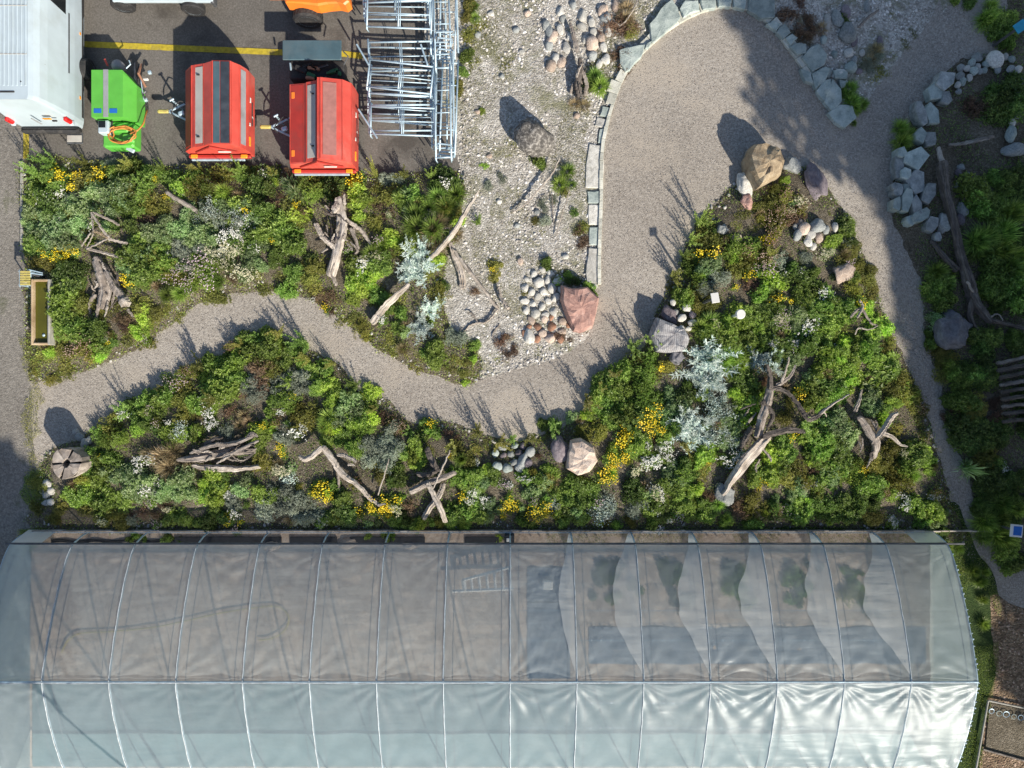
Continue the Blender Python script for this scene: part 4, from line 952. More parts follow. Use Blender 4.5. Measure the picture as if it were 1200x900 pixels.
# sliding door frame at the lower right edge is off the picture; a dark bar runs on along the rail
# --- things inside
t = empty('ladder', W(572, 680, .3), 'pale wooden ladder lying on the soil inside the greenhouse', 'ladder')
def bar(p, q, w, z0, z1, nm, mat, par):
    a = W(*p, z0); b = W(*q, z1); m = MB(); m.tube([a, b], w, 4); return m.build(nm, mat, par)
bar((542,680), (600,664), .05, .5, .5, 'rail', white_s, t); bar((530,693), (602,690), .05, .5, .5, 'rail', white_s, t)
for k in range(7):
    u = k/6; x = 543+u*54; bar((x, 680-u*15), (x+2, 692-u*2), .045+.03*(k == 0), .5, .5, 'rung', white_s, t)
t = empty('cloth_strip', W(640, 720, 0), 'dark blue grey cloth laid over soil inside the greenhouse middle', 'ground cloth')
for (x0, x1, y0, y1) in ((618, 665, 665, 705), (618, 668, 706, 795)):
    a = W(x0, y1, .06); b = W(x1, y0, .06); m = MB(); n = 8
    vs = [(a.x+(b.x-a.x)*i/n, a.y+(b.y-a.y)*j/n, .07+.02*math.sin(i*1.7+j*2.3)) for i in range(n+1) for j in range(n+1)]
    m.add(vs, [(i*(n+1)+j, (i+1)*(n+1)+j, (i+1)*(n+1)+j+1, i*(n+1)+j+1) for i in range(n) for j in range(n)]); m.build('cloth', tarp_b, t)
a = W(642, 686, .25); m = MB(); m.box((a.x, a.y, .16), (.34, .30, .2), bev=.03); o = m.build('plastic_crate', white_s); tag(o, 'small pale crate on dark cloth inside the greenhouse', 'crate')
for k, (x0, x1, y0, y1) in enumerate(((690,1085,735,778),(60,320,632,636))):
    a = W(x0, y1, .06); b = W(x1, y0, .06); m = MB(); nx, ny = 40, 5
    vs = [(a.x+(b.x-a.x)*i/nx, a.y+(b.y-a.y)*j/ny+.02*math.sin(i), .065+.015*math.sin(i*1.3+j*2)) for i in range(nx+1) for j in range(ny+1)]
    m.add(vs, [(i*(ny+1)+j, (i+1)*(ny+1)+j, (i+1)*(ny+1)+j+1, i*(ny+1)+j+1) for i in range(nx) for j in range(ny)])
    o = m.build('ground_cloth', tarp_b if k == 0 else black_cloth); tag(o, ['long dark ground cloth along the middle of the greenhouse right half', 'black ground cloth strip just inside the greenhouse base board'][k], 'ground cloth')
for k, (x0, x1) in enumerate(((205,330),(340,395),(410,498),(545,585))):
    a = W(x0, 638, .06); b = W(x1, 629, .06); m = MB(); m.box(((a.x+b.x)/2, (a.y+b.y)/2, .07), (b.x-a.x, abs(b.y-a.y), .05), bev=.01)
    o = m.build('ground_cloth', black_cloth); tag(o, 'black folded cloth inside the greenhouse edge, %s from the left' % ('first', 'second', 'third', 'fourth')[k], 'ground cloth', 'black cloths along the greenhouse edge')
def soil_heap(px, py, r, lab):
    c = W(px, py, .1); V, F = ROCKS[px % 10]; m = np_mesh('heap', V, F, earth_m, True); o = link('soil_heap', m, None, (c.x, c.y, .05)); o.scale = (r/35, r/60, .15); tag(o, lab, 'soil heap')
soil_heap(318, 640, 11, 'small brown soil heap at the greenhouse edge, left one'); soil_heap(408, 637, 12, 'small brown soil heap at the greenhouse edge, middle one'); soil_heap(482, 640, 8, 'small brown soil heap at the greenhouse edge, right one')
# yellow hose in a loop seen through the film
m = MB(); P = [W(x, y, .12) for x, y in ((72,765),(80,750),(95,742),(130,740),(180,735),(220,727),(260,718),(300,712),(325,711),(338,722),(334,738),(318,748),(303,750))]
P, r_ = smooth_pts(P, [.02]*len(P), 6, 0.0); m.tube(P, r_, 6); o = m.build('garden_hose', yellow_p, smooth=True); tag(o, 'yellow hose looped on the soil inside the greenhouse left half', 'hose')
a = W(597, 633, .4); t = empty('power_box', (a.x, a.y, 0), 'small dark box with white face at the greenhouse edge', 'box')
m = MB(); m.box((a.x, a.y, .25), (.32, .36, .4), bev=.03); m.build('housing', black_cloth, t); m = MB(); m.box((a.x-.03, a.y+.02, .462), (.13, .12, .02), bev=.004); m.build('label_plate', white_s, t)

# ------------------------------------------------------------------ raised bed at the lower right corner
t = empty('raised_bed', W(1180, 850, 0), 'dark soil bed framed by pale rails with a row of plastic rings', 'garden bed')
fr = [((1158,821),(1143,905)), ((1158,821),(1260,842))]
for p, q in fr:
    a, b = W(*p, .12), W(*q, .12); m = MB(); m.tube([a, b], .035, 6); m.build('frame_rail', concrete, t)
a = [W(*p, .02) for p in ((1159,823),(1260,844),(1250,905),(1154,880))]; m = MB(); m.prism([tuple(v[:2]) for v in a], 0, .06, 0); m.build('soil', soil_m, t)
for k in range(9):
    c = W(1163+k*8.6, 834+k*1.9+(k % 2)*.6, .16); m = MB(); n = 14; rr_ = .085+.01*(k % 3)
    m.tube([Vector((c.x+rr_*math.cos(i*2*math.pi/n), c.y+rr_*.9*math.sin(i*2*math.pi/n), .12+.015*(k % 2))) for i in range(n+1)], .012, 5); m.build('plastic_ring', greenst if k % 2 else steel, t)
a, b = W(1152, 878, .1), W(1210, 894, .1); m = MB(); m.tube([a, b], .035, 6); m.build('frame_rail', wood_mid, t)
# ------------------------------------------------------------------ yard: vehicles and equipment
def wheel(t, c, r, w, axis='X', name='wheel'):
    M = Matrix.Rotation(math.pi/2, 3, 'Y') if axis == 'X' else Matrix.Rotation(math.pi/2, 3, 'X')
    e = empty(name, (0, 0, 0)); e.parent = t; e.location = Vector(c)-wl(t)
    m = MB(); m.lathe([(r*.62, -w*.45), (r*.9, -w/2), (r, -w*.36), (r*1.0, -w*.1), (r*.985, 0), (r*1.0, w*.1), (r, w*.36), (r*.9, w/2), (r*.62, w*.45)], 28, c, M); m.build('tyre', black_r, e, smooth=False)
    m = MB(); m.lathe([(r*.2, -w*.40), (r*.58, -w*.30), (r*.66, -w*.46), (r*.66, w*.46), (r*.58, w*.30), (r*.2, w*.40)], 20, c, M); m.build('rim', steel, e)
    return e
def extr(mb, prof, y0, y1):
    """profile (x,z) extruded from y0 to y1"""
    n = len(prof); vs = [(x, y0, z) for x, z in prof]+[(x, y1, z) for x, z in prof]
    fs = [tuple(range(n)), tuple(reversed(range(n, 2*n)))]+[(i, i+n, (i+1) % n+n, (i+1) % n) for i in range(n)]
    return mb.add(vs, fs)
def seg_panel(mb, a, b, y0, y1, th=.012, inset=.0):
    """thin sheet on top of the profile segment a-b"""
    a = Vector((a[0], 0, a[1])); b = Vector((b[0], 0, b[1])); d = (b-a).normalized(); n = Vector((-d.z, 0, d.x))
    if n.z < 0: n = -n
    a2 = a+d*inset+n*.003; b2 = b-d*inset+n*.003
    vs = []
    for y in (y0, y1):
        for p in (a2, b2, b2+n*th, a2+n*th): vs.append((p.x, y, p.z))
    return mb.add(vs, [(0,1,2,3),(7,6,5,4),(0,4,5,1),(1,5,6,2),(2,6,7,3),(3,7,4,0)])

# --- white van, rear half in the picture, rear to the south
XR = -14.06; XL = XR-2.03; YB = 8.42; YF = YB+5.4; xc = (XL+XR)/2
van = empty('van', (xc, (YB+YF)/2, 0), 'white high roof panel van cropped by the upper left corner', 'van')
sec = [(.36, -.10), (.42, -.02), (.95, 0), (1.25, -.015), (1.55, -.05), (2.1, -.13), (2.36, -.20), (2.50, -.30), (2.56, -.42)]   # z, inset of each side
def van_ring(y, dz=0, ins=0):
    L = []
    for z, i in sec: L.append((XR+i-ins, y, z+dz))
    for z, i in sec[::-1]: L.append((XL-i+ins, y, z+dz))
    return L
mb = MB(); ys = [YB, YB+.05, YB+.20, YB+.9, YB+1.8, YB+2.8, YB+3.6, YB+4.5, YF]
def ring_y(y):
    out = []
    for (x, yy, z) in van_ring(y):
        yo = 0; f = 1
        if y < YB+.25:                                   # rear leans forward towards the roof and is rounded in plan
            k = (YB+.25-y)/.25; yo = max(0, z-.9)*0.10*k; f = 1-.05*k*k
            bulge = (1-((x-xc)/1.02)**2)*-.10*k; yo += bulge
        if y > YB+4: 
            k = (y-YB-4)/1.4; z = .36+(z-.36)*(1-.48*k); f = 1-.1*k
        out.append((xc+(x-xc)*f, y+yo, z))
    return out
n = len(sec)*2; vs = []
for y in ys: vs += ring_y(y)
fs = [tuple(range(n))[::-1]]+[(i*n+k, i*n+(k+1) % n, (i+1)*n+(k+1) % n, (i+1)*n+k) for i in range(len(ys)-1) for k in range(n)]+[tuple(range((len(ys)-1)*n, len(ys)*n))]
mb.add(vs, [f[::-1] for f in fs]); mb.build('body', white_p, van)
for k in range(9):                                        # raised roof ribs
    x = XL+.50+k*.13; m = MB(); m.box((x, YB+1.95, 2.566), (.052, 2.9, .022), bev=.01); m.build('roof_rib', white_p, van)
for k in range(2):
    m = MB(); m.box((xc, YB+1.45+k*1.45, 2.572), (1.15, .025, .016), bev=.006); m.build('roof_seam', paleg, van)
m = MB(); m.box((xc-.15, YB+.32, 2.567), (.70, .05, .03), bev=.012); m.build('brake_light', black_r, van)
m = MB(); m.lathe([(.022, 2.56), (.022, 2.585), (.005, 2.59)], 8, (XR-.62, YB+.62, 0)); m.build('roof_plug', black_r, van)
def on_side(z):                                           # x of the right flank at height z
    for (z0, i0), (z1, i1) in zip(sec, sec[1:]):
        if z0 <= z <= z1: return XR+i0+(i1-i0)*(z-z0)/(z1-z0)
def flank(name, y0, y1, z0, z1, mat, t=.012, slant=0):
    m = MB(); vs = []
    for o in (0.003, t):
        for (y, z) in ((y0, z0), (y1, z0), (y1, z1), (y0+slant, z1)): vs.append((on_side(z)+o, y, z))
    m.add(vs, [(3,2,1,0),(4,5,6,7),(0,1,5,4),(1,2,6,5),(2,3,7,6),(3,0,4,7)]); return m.build(name, mat, van)
flank('side_window', YB+3.25, YB+4.6, 1.38, 2.02, glass_d, .012, .12)
flank('door_rail', YB+1.45, YB+3.35, 1.22, 1.26, black_r, .018)
flank('panel_seam', YB+3.38, YB+3.395, .5, 2.25, greyp, .006); flank('panel_seam', YB+1.30, YB+1.315, .5, 2.2, greyp, .006)
flank('side_marker', YB+2.95, YB+3.03, .62, .68, orange_l, .02); flank('side_marker', YB+.85, YB+.95, .62, .68, orange_l, .02)
flank('sill_strip', YB+.3, YB+4.9, .40, .55, black_r, .02)
for y, x in ((YB+1.95, XR+.03), (YB+1.95, XL-.03), (YB+4.9, XR), (YB+4.9, XL)): wheel(van, (x+.03 if x > xc else x-.03, y, .35), .35, .24)
m = MB(); m.box((xc, YB-.12, .52), (1.9, .18, .26), bev=.05); m.build('rear_bumper', black_r, van)
for s in (1, -1):
    m = MB(); m.box((xc+s*.93, YB-.02, 1.15), (.12, .16, .40), bev=.04); l = m.build('rear_light', red_l, van)
    m = MB(); m.box((xc+s*.935, YB-.04, .98), (.146, .165, .12), bev=.03); m.build('indicator', white_p, l)
m = MB(); m.box((xc+.45, YB-.075, 1.45), (.26, .03, .11), bev=.012); m.build('reflector', orange_l, van)
m = MB(); m.box((xc+.02, YB-.10, 1.30), (.05, .03, .5), bev=.01); m.build('door_gap', greyp, van)
m = MB(); m.box((xc+.62, YB-.10, 1.34), (.16, .05, .06), bev=.015); m.build('door_handle', black_r, van)
m = MB(); m.box((xc+.70, YB-.34, .42), (.52, .36, .05), bev=.01); st = m.build('tow_step', steel_d, van)
m = MB(); m.box((xc+.70, YB-.36, .457), (.48, .22, .018), bev=.006); m.build('number_plate', paleg, van)

# --- green pump trailer
gx0, gx1, gy0, gy1 = -13.35, -12.12, 8.48, 9.97
gt = empty('pump_trailer', ((gx0+gx1)/2, (gy0+gy1)/2, 0), 'green box trailer with grey stripe and orange hose coil', 'trailer')
m = MB(); T = 1.25
topp = [(gx0, gy0), (gx0+1.0, gy0), (gx0+1.0, gy1-.12), (gx0+.98, gy1), (gx0, gy1)]
low = [(gx0, gy0), (gx1, gy0), (gx1, gy1-.32), (gx0+.98, gy1), (gx0, gy1)]
vs = [(x, y, .32) for x, y in low]+[(x, y, .85) for x, y in low]+[(x, y, T) for x, y in topp]
m.add(vs, [(4,3,2,1,0)]+[(i, (i+1) % 5, (i+1) % 5+5, i+5) for i in range(5)]+[(i+5, (i+1) % 5+5, (i+1) % 5+10, i+10) for i in range(5)]+[(10,11,12,13,14)]); m.build('body', green_p, gt)
m = MB(); m.box((gx0+.46, (gy0+gy1)/2, T+.008), (.16, gy1-gy0+.02, .016), bev=.004); m.build('centre_strap', greyp, gt)
for x in (gx0+.20, gx0+.70):
    m = MB(); m.box((x, gy0+.19, T+.006), (.24, .14, .010)); m.build('sticker', blue_p, gt)
m = MB(); m.box((gx0+.62, gy0-.42, .58), (1.02, .80, .5), bev=.05); m.build('engine_cowl', green_p, gt)
m = MB(); m.box((gx0+.72, gy0-.20, .87), (.55, .34, .10), bev=.04); m.build('cowl_step', green_p, gt)
m = MB(); m.box((gx0+.98, gy0-.55, .86), (.40, .30, .12), bev=.04); m.build('cowl_step', green_p, gt)
m = MB(); m.box((gx0+.30, gy0-.26, .98), (.34, .42, .3), bev=.03); cb = m.build('control_box', white_p, gt)
m = MB(); m.box((gx0+.27, gy0-.19, 1.137), (.22, .22, .02), bev=.006); m.build('screen', glass_d, cb)
for k in range(4):
    P = []; r0 = .30+.03*k; cx_, cy_ = gx0+.84, gy0-.48
    for i in range(22):
        a = i/21*(4.6+k*.3)+k*.7; P.append((cx_+r0*1.15*math.cos(a)+.04*math.sin(i+k), cy_+r0*.72*math.sin(a), .95+.035*k+.03*math.sin(i*.8+k)))
    m = MB(); m.tube(P, .022, 6); m.build('hose', hose_o, gt, smooth=True)
P = [(gx0+1.1, gy0-.45, 1.0), (gx0+1.32, gy0-.35, 1.0), (gx0+1.46, gy0-.1, .9), (gx0+1.45, gy0+.2, .75), (gx0+1.38, gy0+.5, .5)]
P, r_ = smooth_pts([Vector(p) for p in P], [.028]*5, 5, 0); m = MB(); m.tube(P, r_, 6); m.build('hose', hose_o, gt, smooth=True)
P = [(gx0+.5, gy0-.3, 1.0), (gx0+.55, gy0-.05, 1.05), (gx0+.5, gy0-.55, .95), (gx0+.75, gy0-.75, .9), (gx0+1.1, gy0-.62, .9)]
P, r_ = smooth_pts([Vector(p) for p in P], [.022]*5, 5, 0); m = MB(); m.tube(P, r_, 6); m.build('hose', black_r, gt, smooth=True)
m = MB(); m.box((gx0+.95, gy0-.86, .7), (.28, .13, .08), rz=-.5, bev=.02); m.build('lamp_bracket', white_p, gt)
m = MB(); m.lathe([(.17, .5), (.20, .62), (.19, .78), (.13, .87), (.04, .9)], 16, (gx0+.55, gy1+.36, 0)); m.build('coupling_head', greyp, gt, smooth=True)
m = MB(); m.tube([(gx0+.50, gy1, .5), (gx0+.52, gy1+.4, .5)], .05, 6); m.tube([(gx0+.62, gy1, .5), (gx0+.58, gy1+.4, .5)], .05, 6); m.build('drawbar', steel_d, gt)
m = MB(); m.tube([(gx0+.3, gy1+.30, .85), (gx0+.22, gy1+.50, .9)], .03, 6); m.build('lever', red_p, gt)
m = MB(); m.tube([(gx0+.80, gy1+.28, .7), (gx0+.95, gy1+.42, .7), (gx0+.9, gy1+.55, .7)], .02, 5); m.build('cable', steel, gt)
for y in (gy0+.75,): wheel(gt, (gx1-.12, y, .30), .30, .18); wheel(gt, (gx0+.10, y, .30), .30, .18)
# --- loose tow frame and cable clutter between the green trailer and the first red one
rr = random.Random(9)
tf = empty('cable_rack', W(165, 95, 0), 'dark metal frame with cables beside the green trailer', 'equipment')
for k in range(7):
    a = W(160+rr.uniform(-3, 10), 75+rr.uniform(-4, 6), .3); b = W(163+rr.uniform(-4, 12), 108+rr.uniform(-10, 14), .4+rr.uniform(0, .3)); m = MB(); m.tube([a, (a+b)/2+Vector((rr.uniform(-.12, .12), 0, .15)), b], .02+.012*(k % 3), 5); m.build('cable' if k % 2 else 'bar', [steel_d, black_r, terracotta, steel][k % 4], tf)
for k in range(5):
    a = W(165+rr.uniform(-5, 12), 85+k*8, .35); m = MB(); m.box(a, (rr.uniform(.1, .24), rr.uniform(.05, .16), .10), rz=rr.uniform(0, 2), bev=.02); m.build('bracket', [steel, white_s, terracotta, steel_d][k % 4], tf)

# --- two red sweeper-like trailers with hinged hoods
def hitch(par, x, y, dirx=-1):
    """tow bar to the west of a trailer, with jockey wheel, lever and plug cable"""
    m = MB(); m.tube([(x, y-.35, .45), (x+dirx*.75, y, .45)], .035, 6); m.tube([(x, y+.35, .45), (x+dirx*.75, y, .45)], .035, 6); m.build('drawbar', steel, par)
    m = MB(); m.box((x+dirx*.92, y, .47), (.36, .12, .10), bev=.03); m.build('coupling', yellow_p, par)
    m = MB(); m.tube([(x+dirx*.45, y+.22, .1), (x+dirx*.45, y+.22, .85)], .035, 8); m.box((x+dirx*.45, y+.22, .87), (.16, .05, .04), rz=.5, bev=.01); m.build('jockey_post', steel, par)
    P = [(x, y+.1, .7), (x+dirx*.2, y+.2, .8), (x+dirx*.4, y+.05, .75), (x+dirx*.6, y-.08, .6), (x+dirx*.5, y-.22, .5)]
    P, r_ = smooth_pts([Vector(p) for p in P], [.018]*5, 4, .01); m = MB(); m.tube(P, r_, 5); m.build('cable', black_r, par)
    m = MB(); m.box((x+dirx*.25, y-.12, .62), (.2, .14, .12), rz=.3, bev=.03); m.build('hand_brake', steel, par)
def red_trailer(label, prof, y0, y1, panels, seed):
    xs = [p[0] for p in prof]; t = empty('box_trailer', ((min(xs)+max(xs))/2, (y0+y1)/2, 0), label, 'trailer')
    base = [(prof[-1][0], .34), (prof[0][0], .34)]; m = MB(); extr(m, prof+base, y0, y1); m.build('body', red_p, t)
    for (a, b, mat, nm, ins) in panels:
        def P(u):
            i = min(int(u), len(prof)-2); f = u-i; return (prof[i][0]+(prof[i+1][0]-prof[i][0])*f, prof[i][1]+(prof[i+1][1]-prof[i][1])*f)
        m = MB(); seg_panel(m, P(a), P(b), y0+ins, y1-ins, .014); m.build(nm, mat, t)
    for i, (x, z) in enumerate(prof[1:-1]):               # hinge beads along the folds
        m = MB(); m.tube([(x, y0+.01, z+.012), (x, y1-.01, z+.012)], .014, 6); m.build('edge_bead', red_p, t)
    # end bar with lights at the south
    x0, x1 = min(xs), max(xs)
    m = MB(); m.box(((x0+x1)/2, y0-.09, .62), (x1-x0-.02, .10, .14), bev=.02); m.build('light_bar', red_d, t)
    for s, mt in ((x0+.20, orange_l), (x1-.22, orange_l)):
        m = MB(); m.box((s, y0-.10, .70), (.22, .12, .05), bev=.015); m.build('rear_light', mt, t)
    m = MB(); m.box(((x0+x1)/2-.1, y0-.16, .52), (x1-x0-.3, .06, .08), bev=.01); m.build('bumper', steel, t)
    zc = max(z for x, z in prof)
    m = MB(); m.tube([(x0+.35, y0-.04, .9), ((x0+x1)/2, y0-.05, zc-.15), (x1-.35, y0-.04, .95)], .03, 6); m.build('gas_strut', red_d, t)
    m = MB(); m.box(((x0+x1)/2+.3, y0-.05, 1.02), (.42, .05, .05), bev=.015); m.build('handle', white_s, t)
    m = MB(); m.box((x1+.01, y0+.35, .80), (.04, .30, .10), bev=.01); m.build('side_light', orange_l, t)
    for (y, z, l) in ((y0+.9, 1.0, .10), (y0+1.7, .95, .16), (y0+1.2, .72, .08)):
        m = MB(); m.box((x1+.008, y, z*.8), (.03, l, .09), bev=.01); m.build('latch', white_s, t)
    yc = (y0+y1)/2
    for x in (x0+.09, x1-.13): wheel(t, (x, yc, .30), .30, .18)
    m = MB(); m.box((x1-.10, yc, .60), (.26, .80, .06), bev=.03); m.build('mudguard', black_r, t)
    hitch(t, x0, yc+.15); return t
t1p = [(-10.53, .88), (-10.16, 1.28), (-10.03, 1.32), (-9.72, 1.42), (-9.36, 1.62), (-8.80, 1.60), (-8.62, 1.34), (-8.52, 1.06), (-8.49, .9)]
tr1 = red_trailer('red trailer with grey and black roof strips nearest the green trailer', t1p, 7.50, 10.10,
    [(.12, .88, red_d, 'side_panel', .08), (2.08, 2.92, paleg, 'roof_panel', .10), (4.06, 4.42, bluesteel, 'roof_panel', .03), (4.46, 4.94, darkp, 'roof_panel', .03), (6.2, 6.95, greyp, 'roof_panel', .12), (3.1, 3.9, red_p, 'hood_panel', .02), (5.1, 5.9, red_p, 'hood_panel', .02)], 1)
for y in (7.8, 9.75):
    m = MB(); m.box((-9.9, y, 1.40), (.10, .05, .03), bev=.01); m.build('catch', black_r, tr1)
t2p = [(-7.17, .80), (-7.08, 1.12), (-6.62, 1.20), (-6.50, 1.30), (-6.16, 1.44), (-6.06, 1.66), (-5.96, 1.67), (-5.32, 1.50), (-5.10, 1.22), (-5.07, .8)]
tr2 = red_trailer('red trailer with one pale strip and a faded roof panel nearest the metal frames', t2p, 7.02, 9.56,
    [(1.06, 1.94, red_d, 'side_panel', .04), (3.10, 3.95, paleg, 'roof_panel', .12), (6.10, 6.72, rosep, 'roof_panel', .14), (2.05, 2.95, red_p, 'hood_panel', .02)], 2)
for y in (7.35, 9.2):
    m = MB(); m.box((-6.95, y, 1.155), (.16, .2, .02), bev=.005); m.build('warning_sticker', orange_p, tr2)
for y in (7.5, 9.15):
    m = MB(); m.box((-6.28, y, 1.42), (.10, .05, .03), bev=.01); m.build('catch', black_r, tr2)

# --- implement with blue grey lid above the second red trailer
c = W(367, 60, 1.0); im = empty('tool_implement', (c.x, c.y-.3, 0), 'dark implement with blue grey lid and green machinery above the red trailer', 'implement')
a, b = W(331, 70, 1.05), W(400, 47, 1.05); m = MB(); m.box(((a.x+b.x)/2, (a.y+b.y)/2, 1.03), (b.x-a.x, b.y-a.y, .06), bev=.015); m.build('lid', bluesteel, im)
m = MB(); vs = [W(341, 69, 1.07), W(377, 52, 1.07), W(398, 69, 1.07)]
a, b = W(340, 94, .6), W(404, 72, .6); m = MB(); m.box(((a.x+b.x)/2, (a.y+b.y)/2, .45), (b.x-a.x, b.y-a.y, .5), bev=.04); m.build('chassis', black_r, im)
for k in range(12):
    p = W(344+rr.uniform(0, 54), 75+rr.uniform(0, 18), .85); m = MB(); m.box((p.x, p.y, .78), (rr.uniform(.1, .4), rr.uniform(.06, .16), .12), rz=rr.uniform(-.5, .5), bev=.02); m.build('machine_part', [green_dk, black_r, steel_d, green_dk, terracotta][k % 5], im)
m = MB(); m.tube([W(340, 74, .9), W(341, 82, .9)], .03, 6); m.build('lever', steel, im)
m = MB(); m.tube([W(403, 76, 1.0), W(408, 66, 1.1), W(402, 60, 1.1)], .02, 6); m.build('lever', steel_d, im)
for s in (346, 398): p = W(s, 90, .3); wheel(im, (p.x, p.y, .24), .24, .14)

# --- low flatbed trailer cut off by the top edge
c = W(185, -30, .8); fb = empty('flatbed_trailer', (c.x, c.y, 0), 'white framed trailer at the top edge showing two wheels', 'trailer')
m = MB(); a = W(132, 1, .75); b = W(250, 1, .75); m.box(((a.x+b.x)/2, a.y+.02, .72), (b.x-a.x, .10, .14), bev=.02); m.build('side_rail', white_p, fb)
m = MB(); m.box(((a.x+b.x)/2, a.y+1.05, .70), (b.x-a.x-.1, 1.9, .08), bev=.02); m.build('deck', greyp, fb)
for x in (144, 226):
    p = W(x, 4 if x < 200 else 8, .4); wheel(fb, (p.x, p.y-.02, .38), .38, .24, 'Y')
m = MB(); p = W(251, 3, .6); m.box((p.x, p.y+.1, .62), (.12, .4, .3), bev=.03); m.build('end_bracket', steel_d, fb)
# --- orange loader, only its lower edge and one wheel in the picture
c = W(360, -40, 1.0); ol = empty('loader', (c.x, c.y, 0), 'orange loader at the top edge with one fat wheel', 'loader')
prof = [(332, -3), (334, 2), (350, 3), (372, 6), (384, 4), (396, 3), (404, 5), (409, 1), (408, -8), (392, -60), (340, -60)]
m = MB(); m.prism([tuple(W(x, y, 1.25)[:2]) for x, y in prof], .75, 1.25, .05, 0); m.build('body', orange_p, ol)
m = MB(); a = W(320, 0, 1.1); m.box((a.x+.1, a.y+.1, 1.05), (.5, .12, .1), bev=.02); m.build('arm', orange_p, ol)
m = MB(); a = W(365, -45, 1.8); m.box((a.x, a.y, 1.6), (1.2, 1.4, 1.1), bev=.1); m.build('cab', glass_d, ol)
p = W(361, 22, .45); wheel(ol, (p.x, p.y+.12, .47), .47, .50, 'Y')
M_t = MB()
for k in range(22):
    a0 = k*2*math.pi/22; cx_, cy_, cz_ = p.x, p.y+.12, .46
    for s in (-1, 1):
        M_t.box((cx_+.468*math.cos(a0+s*.06), cy_+s*.10, cz_+.468*math.sin(a0+s*.06)), (.03, .17, .05), M=Matrix.Rotation(-a0, 3, 'Y') @ Matrix.Rotation(s*.5, 3, 'X'))
M_t.build('tread', black_r, ol)['kind'] = 'stuff'

# ------------------------------------------------------------------ galvanised frames
def make_frame(Wd, Hd, name='metal_barrier', mids=1, rails=2):
    t = empty(name, (0, 0, 0))
    def tb(nm, a, b, r=.021):
        m = MB(); m.tube([a, b], r, 6); m.build(nm, steel, t, smooth=True)
    for s in (-1, 1):
        tb('post', (s*Wd/2, -Hd/2-.08, 0), (s*Wd/2, Hd/2+.10, 0), .030)
        tb('rail', (-Wd/2, s*Hd/2, 0), (Wd/2, s*Hd/2, 0), .030)
    for k in range(mids): x = -Wd/2+Wd*(k+1)/(mids+1); tb('mid_post', (x-.03, -Hd/2, 0), (x-.03, Hd/2, 0), .018); tb('mid_post', (x+.03, -Hd/2, 0), (x+.03, Hd/2, 0), .014)
    for k in range(rails): y = -Hd/2+Hd*(k+1)/(rails+1); tb('mid_rail', (-Wd/2, y, 0), (Wd/2, y, 0), .018)
    for s in (-1, 1):
        tb('foot', (s*Wd/2, -Hd/2-.08, 0), (s*(Wd/2-.02), -Hd/2-.10, -.22)); tb('foot', (s*Wd/2, Hd/2+.1, 0), (s*(Wd/2-.02), Hd/2+.1, -.18))
    return t
f0 = make_frame(2.08, .86, rails=1); fl0 = make_frame(.50, 2.9, 'metal_barrier', 0, 3)
index_kids()
rr = random.Random(21)
used0 = False
def put_frame(proto, first, px, py, z, rx, ry, rz, label, grp):
    o = proto if first else copy_tree(proto); o.location = W(px, py, z); o.rotation_euler = (R(rx), R(ry), R(rz))
    tag(o, label, 'barrier', grp)
lst = [(464,2,.5,4,0,-1,'lowest barrier of the top bank at the picture edge'), (466,8,.75,-5,1,0,'middle barrier of the top bank at the picture edge'), (468,16,.95,8,-1,-3,'topmost barrier of the top bank at the picture edge'), (463,-14,.8,3,0,2,'barrier of the top bank mostly cut off by the picture edge'),
 (470,72,.4,6,1,-1,'lowest barrier of the middle bank beside the dark implement'), (470,66,.62,18,2,2,'second barrier of the middle bank beside the dark implement'), (469,90,.80,4,-1,-7,'topmost skewed barrier of the middle bank beside the dark implement'), (471,96,.66,-4,0,-3,'barrier just under the skewed topmost one of the middle bank'),
 (468,118,.30,10,0,-1,'lowest barrier of the lower bank beside the red trailer'), (470,128,.45,5,1,-4,'second barrier of the lower bank beside the red trailer'), (470,138,.60,-3,-1,0,'third barrier of the lower bank beside the red trailer'), (472,142,.74,8,0,-2,'topmost barrier of the lower bank beside the red trailer')]
for k, (px, py, z, rx, ry, rz, lb) in enumerate(lst): put_frame(f0, k == 0, px, py, z, rx, ry, rz, 'galvanised '+lb, 'galvanised barriers stacked in the yard')
lst = [(513,10,.4,0,2,1), (525,14,.6,2,0,-1), (518,28,.75,-2,3,2), (515,118,.35,0,-2,0), (520,122,.5,1,3,-1), (526,126,.62,0,0,-2), (519,132,.78,0,-3,1)]
for k, (px, py, z, rx, ry, rz) in enumerate(lst): put_frame(fl0, k == 0, px, py, z, rx, ry, rz, 'narrow galvanised barrier, %s in the %s half of the column beside the shingle' % (['lowest', 'middle', 'topmost', 'lowest', 'second lowest', 'second highest', 'topmost'][k], 'upper' if k < 3 else 'lower'), 'narrow galvanised barriers in a column')
for k, (y, z) in enumerate(((38, .8), (44, .9), (50, .7), (57, .85), (64, .75), (168, .8), (174, .6), (181, .7))):   # end hoops where the narrow barriers meet
    m = MB(); a, b = W(511+k % 2*2, y, z), W(531-k % 3, y+(2 if k % 2 else -1), z); m.tube([a+Vector((0, -.12, 0)), a, b, b+Vector((0, -.14, 0))], .026, 6); o = m.build('end_hoop', steel)
    tag(o, 'loose bent steel tube across the narrow barriers, %s from the top' % ['first', 'second', 'third', 'fourth', 'fifth', 'sixth', 'seventh', 'eighth'][k], 'steel tube', 'bent tubes across the narrow barriers')
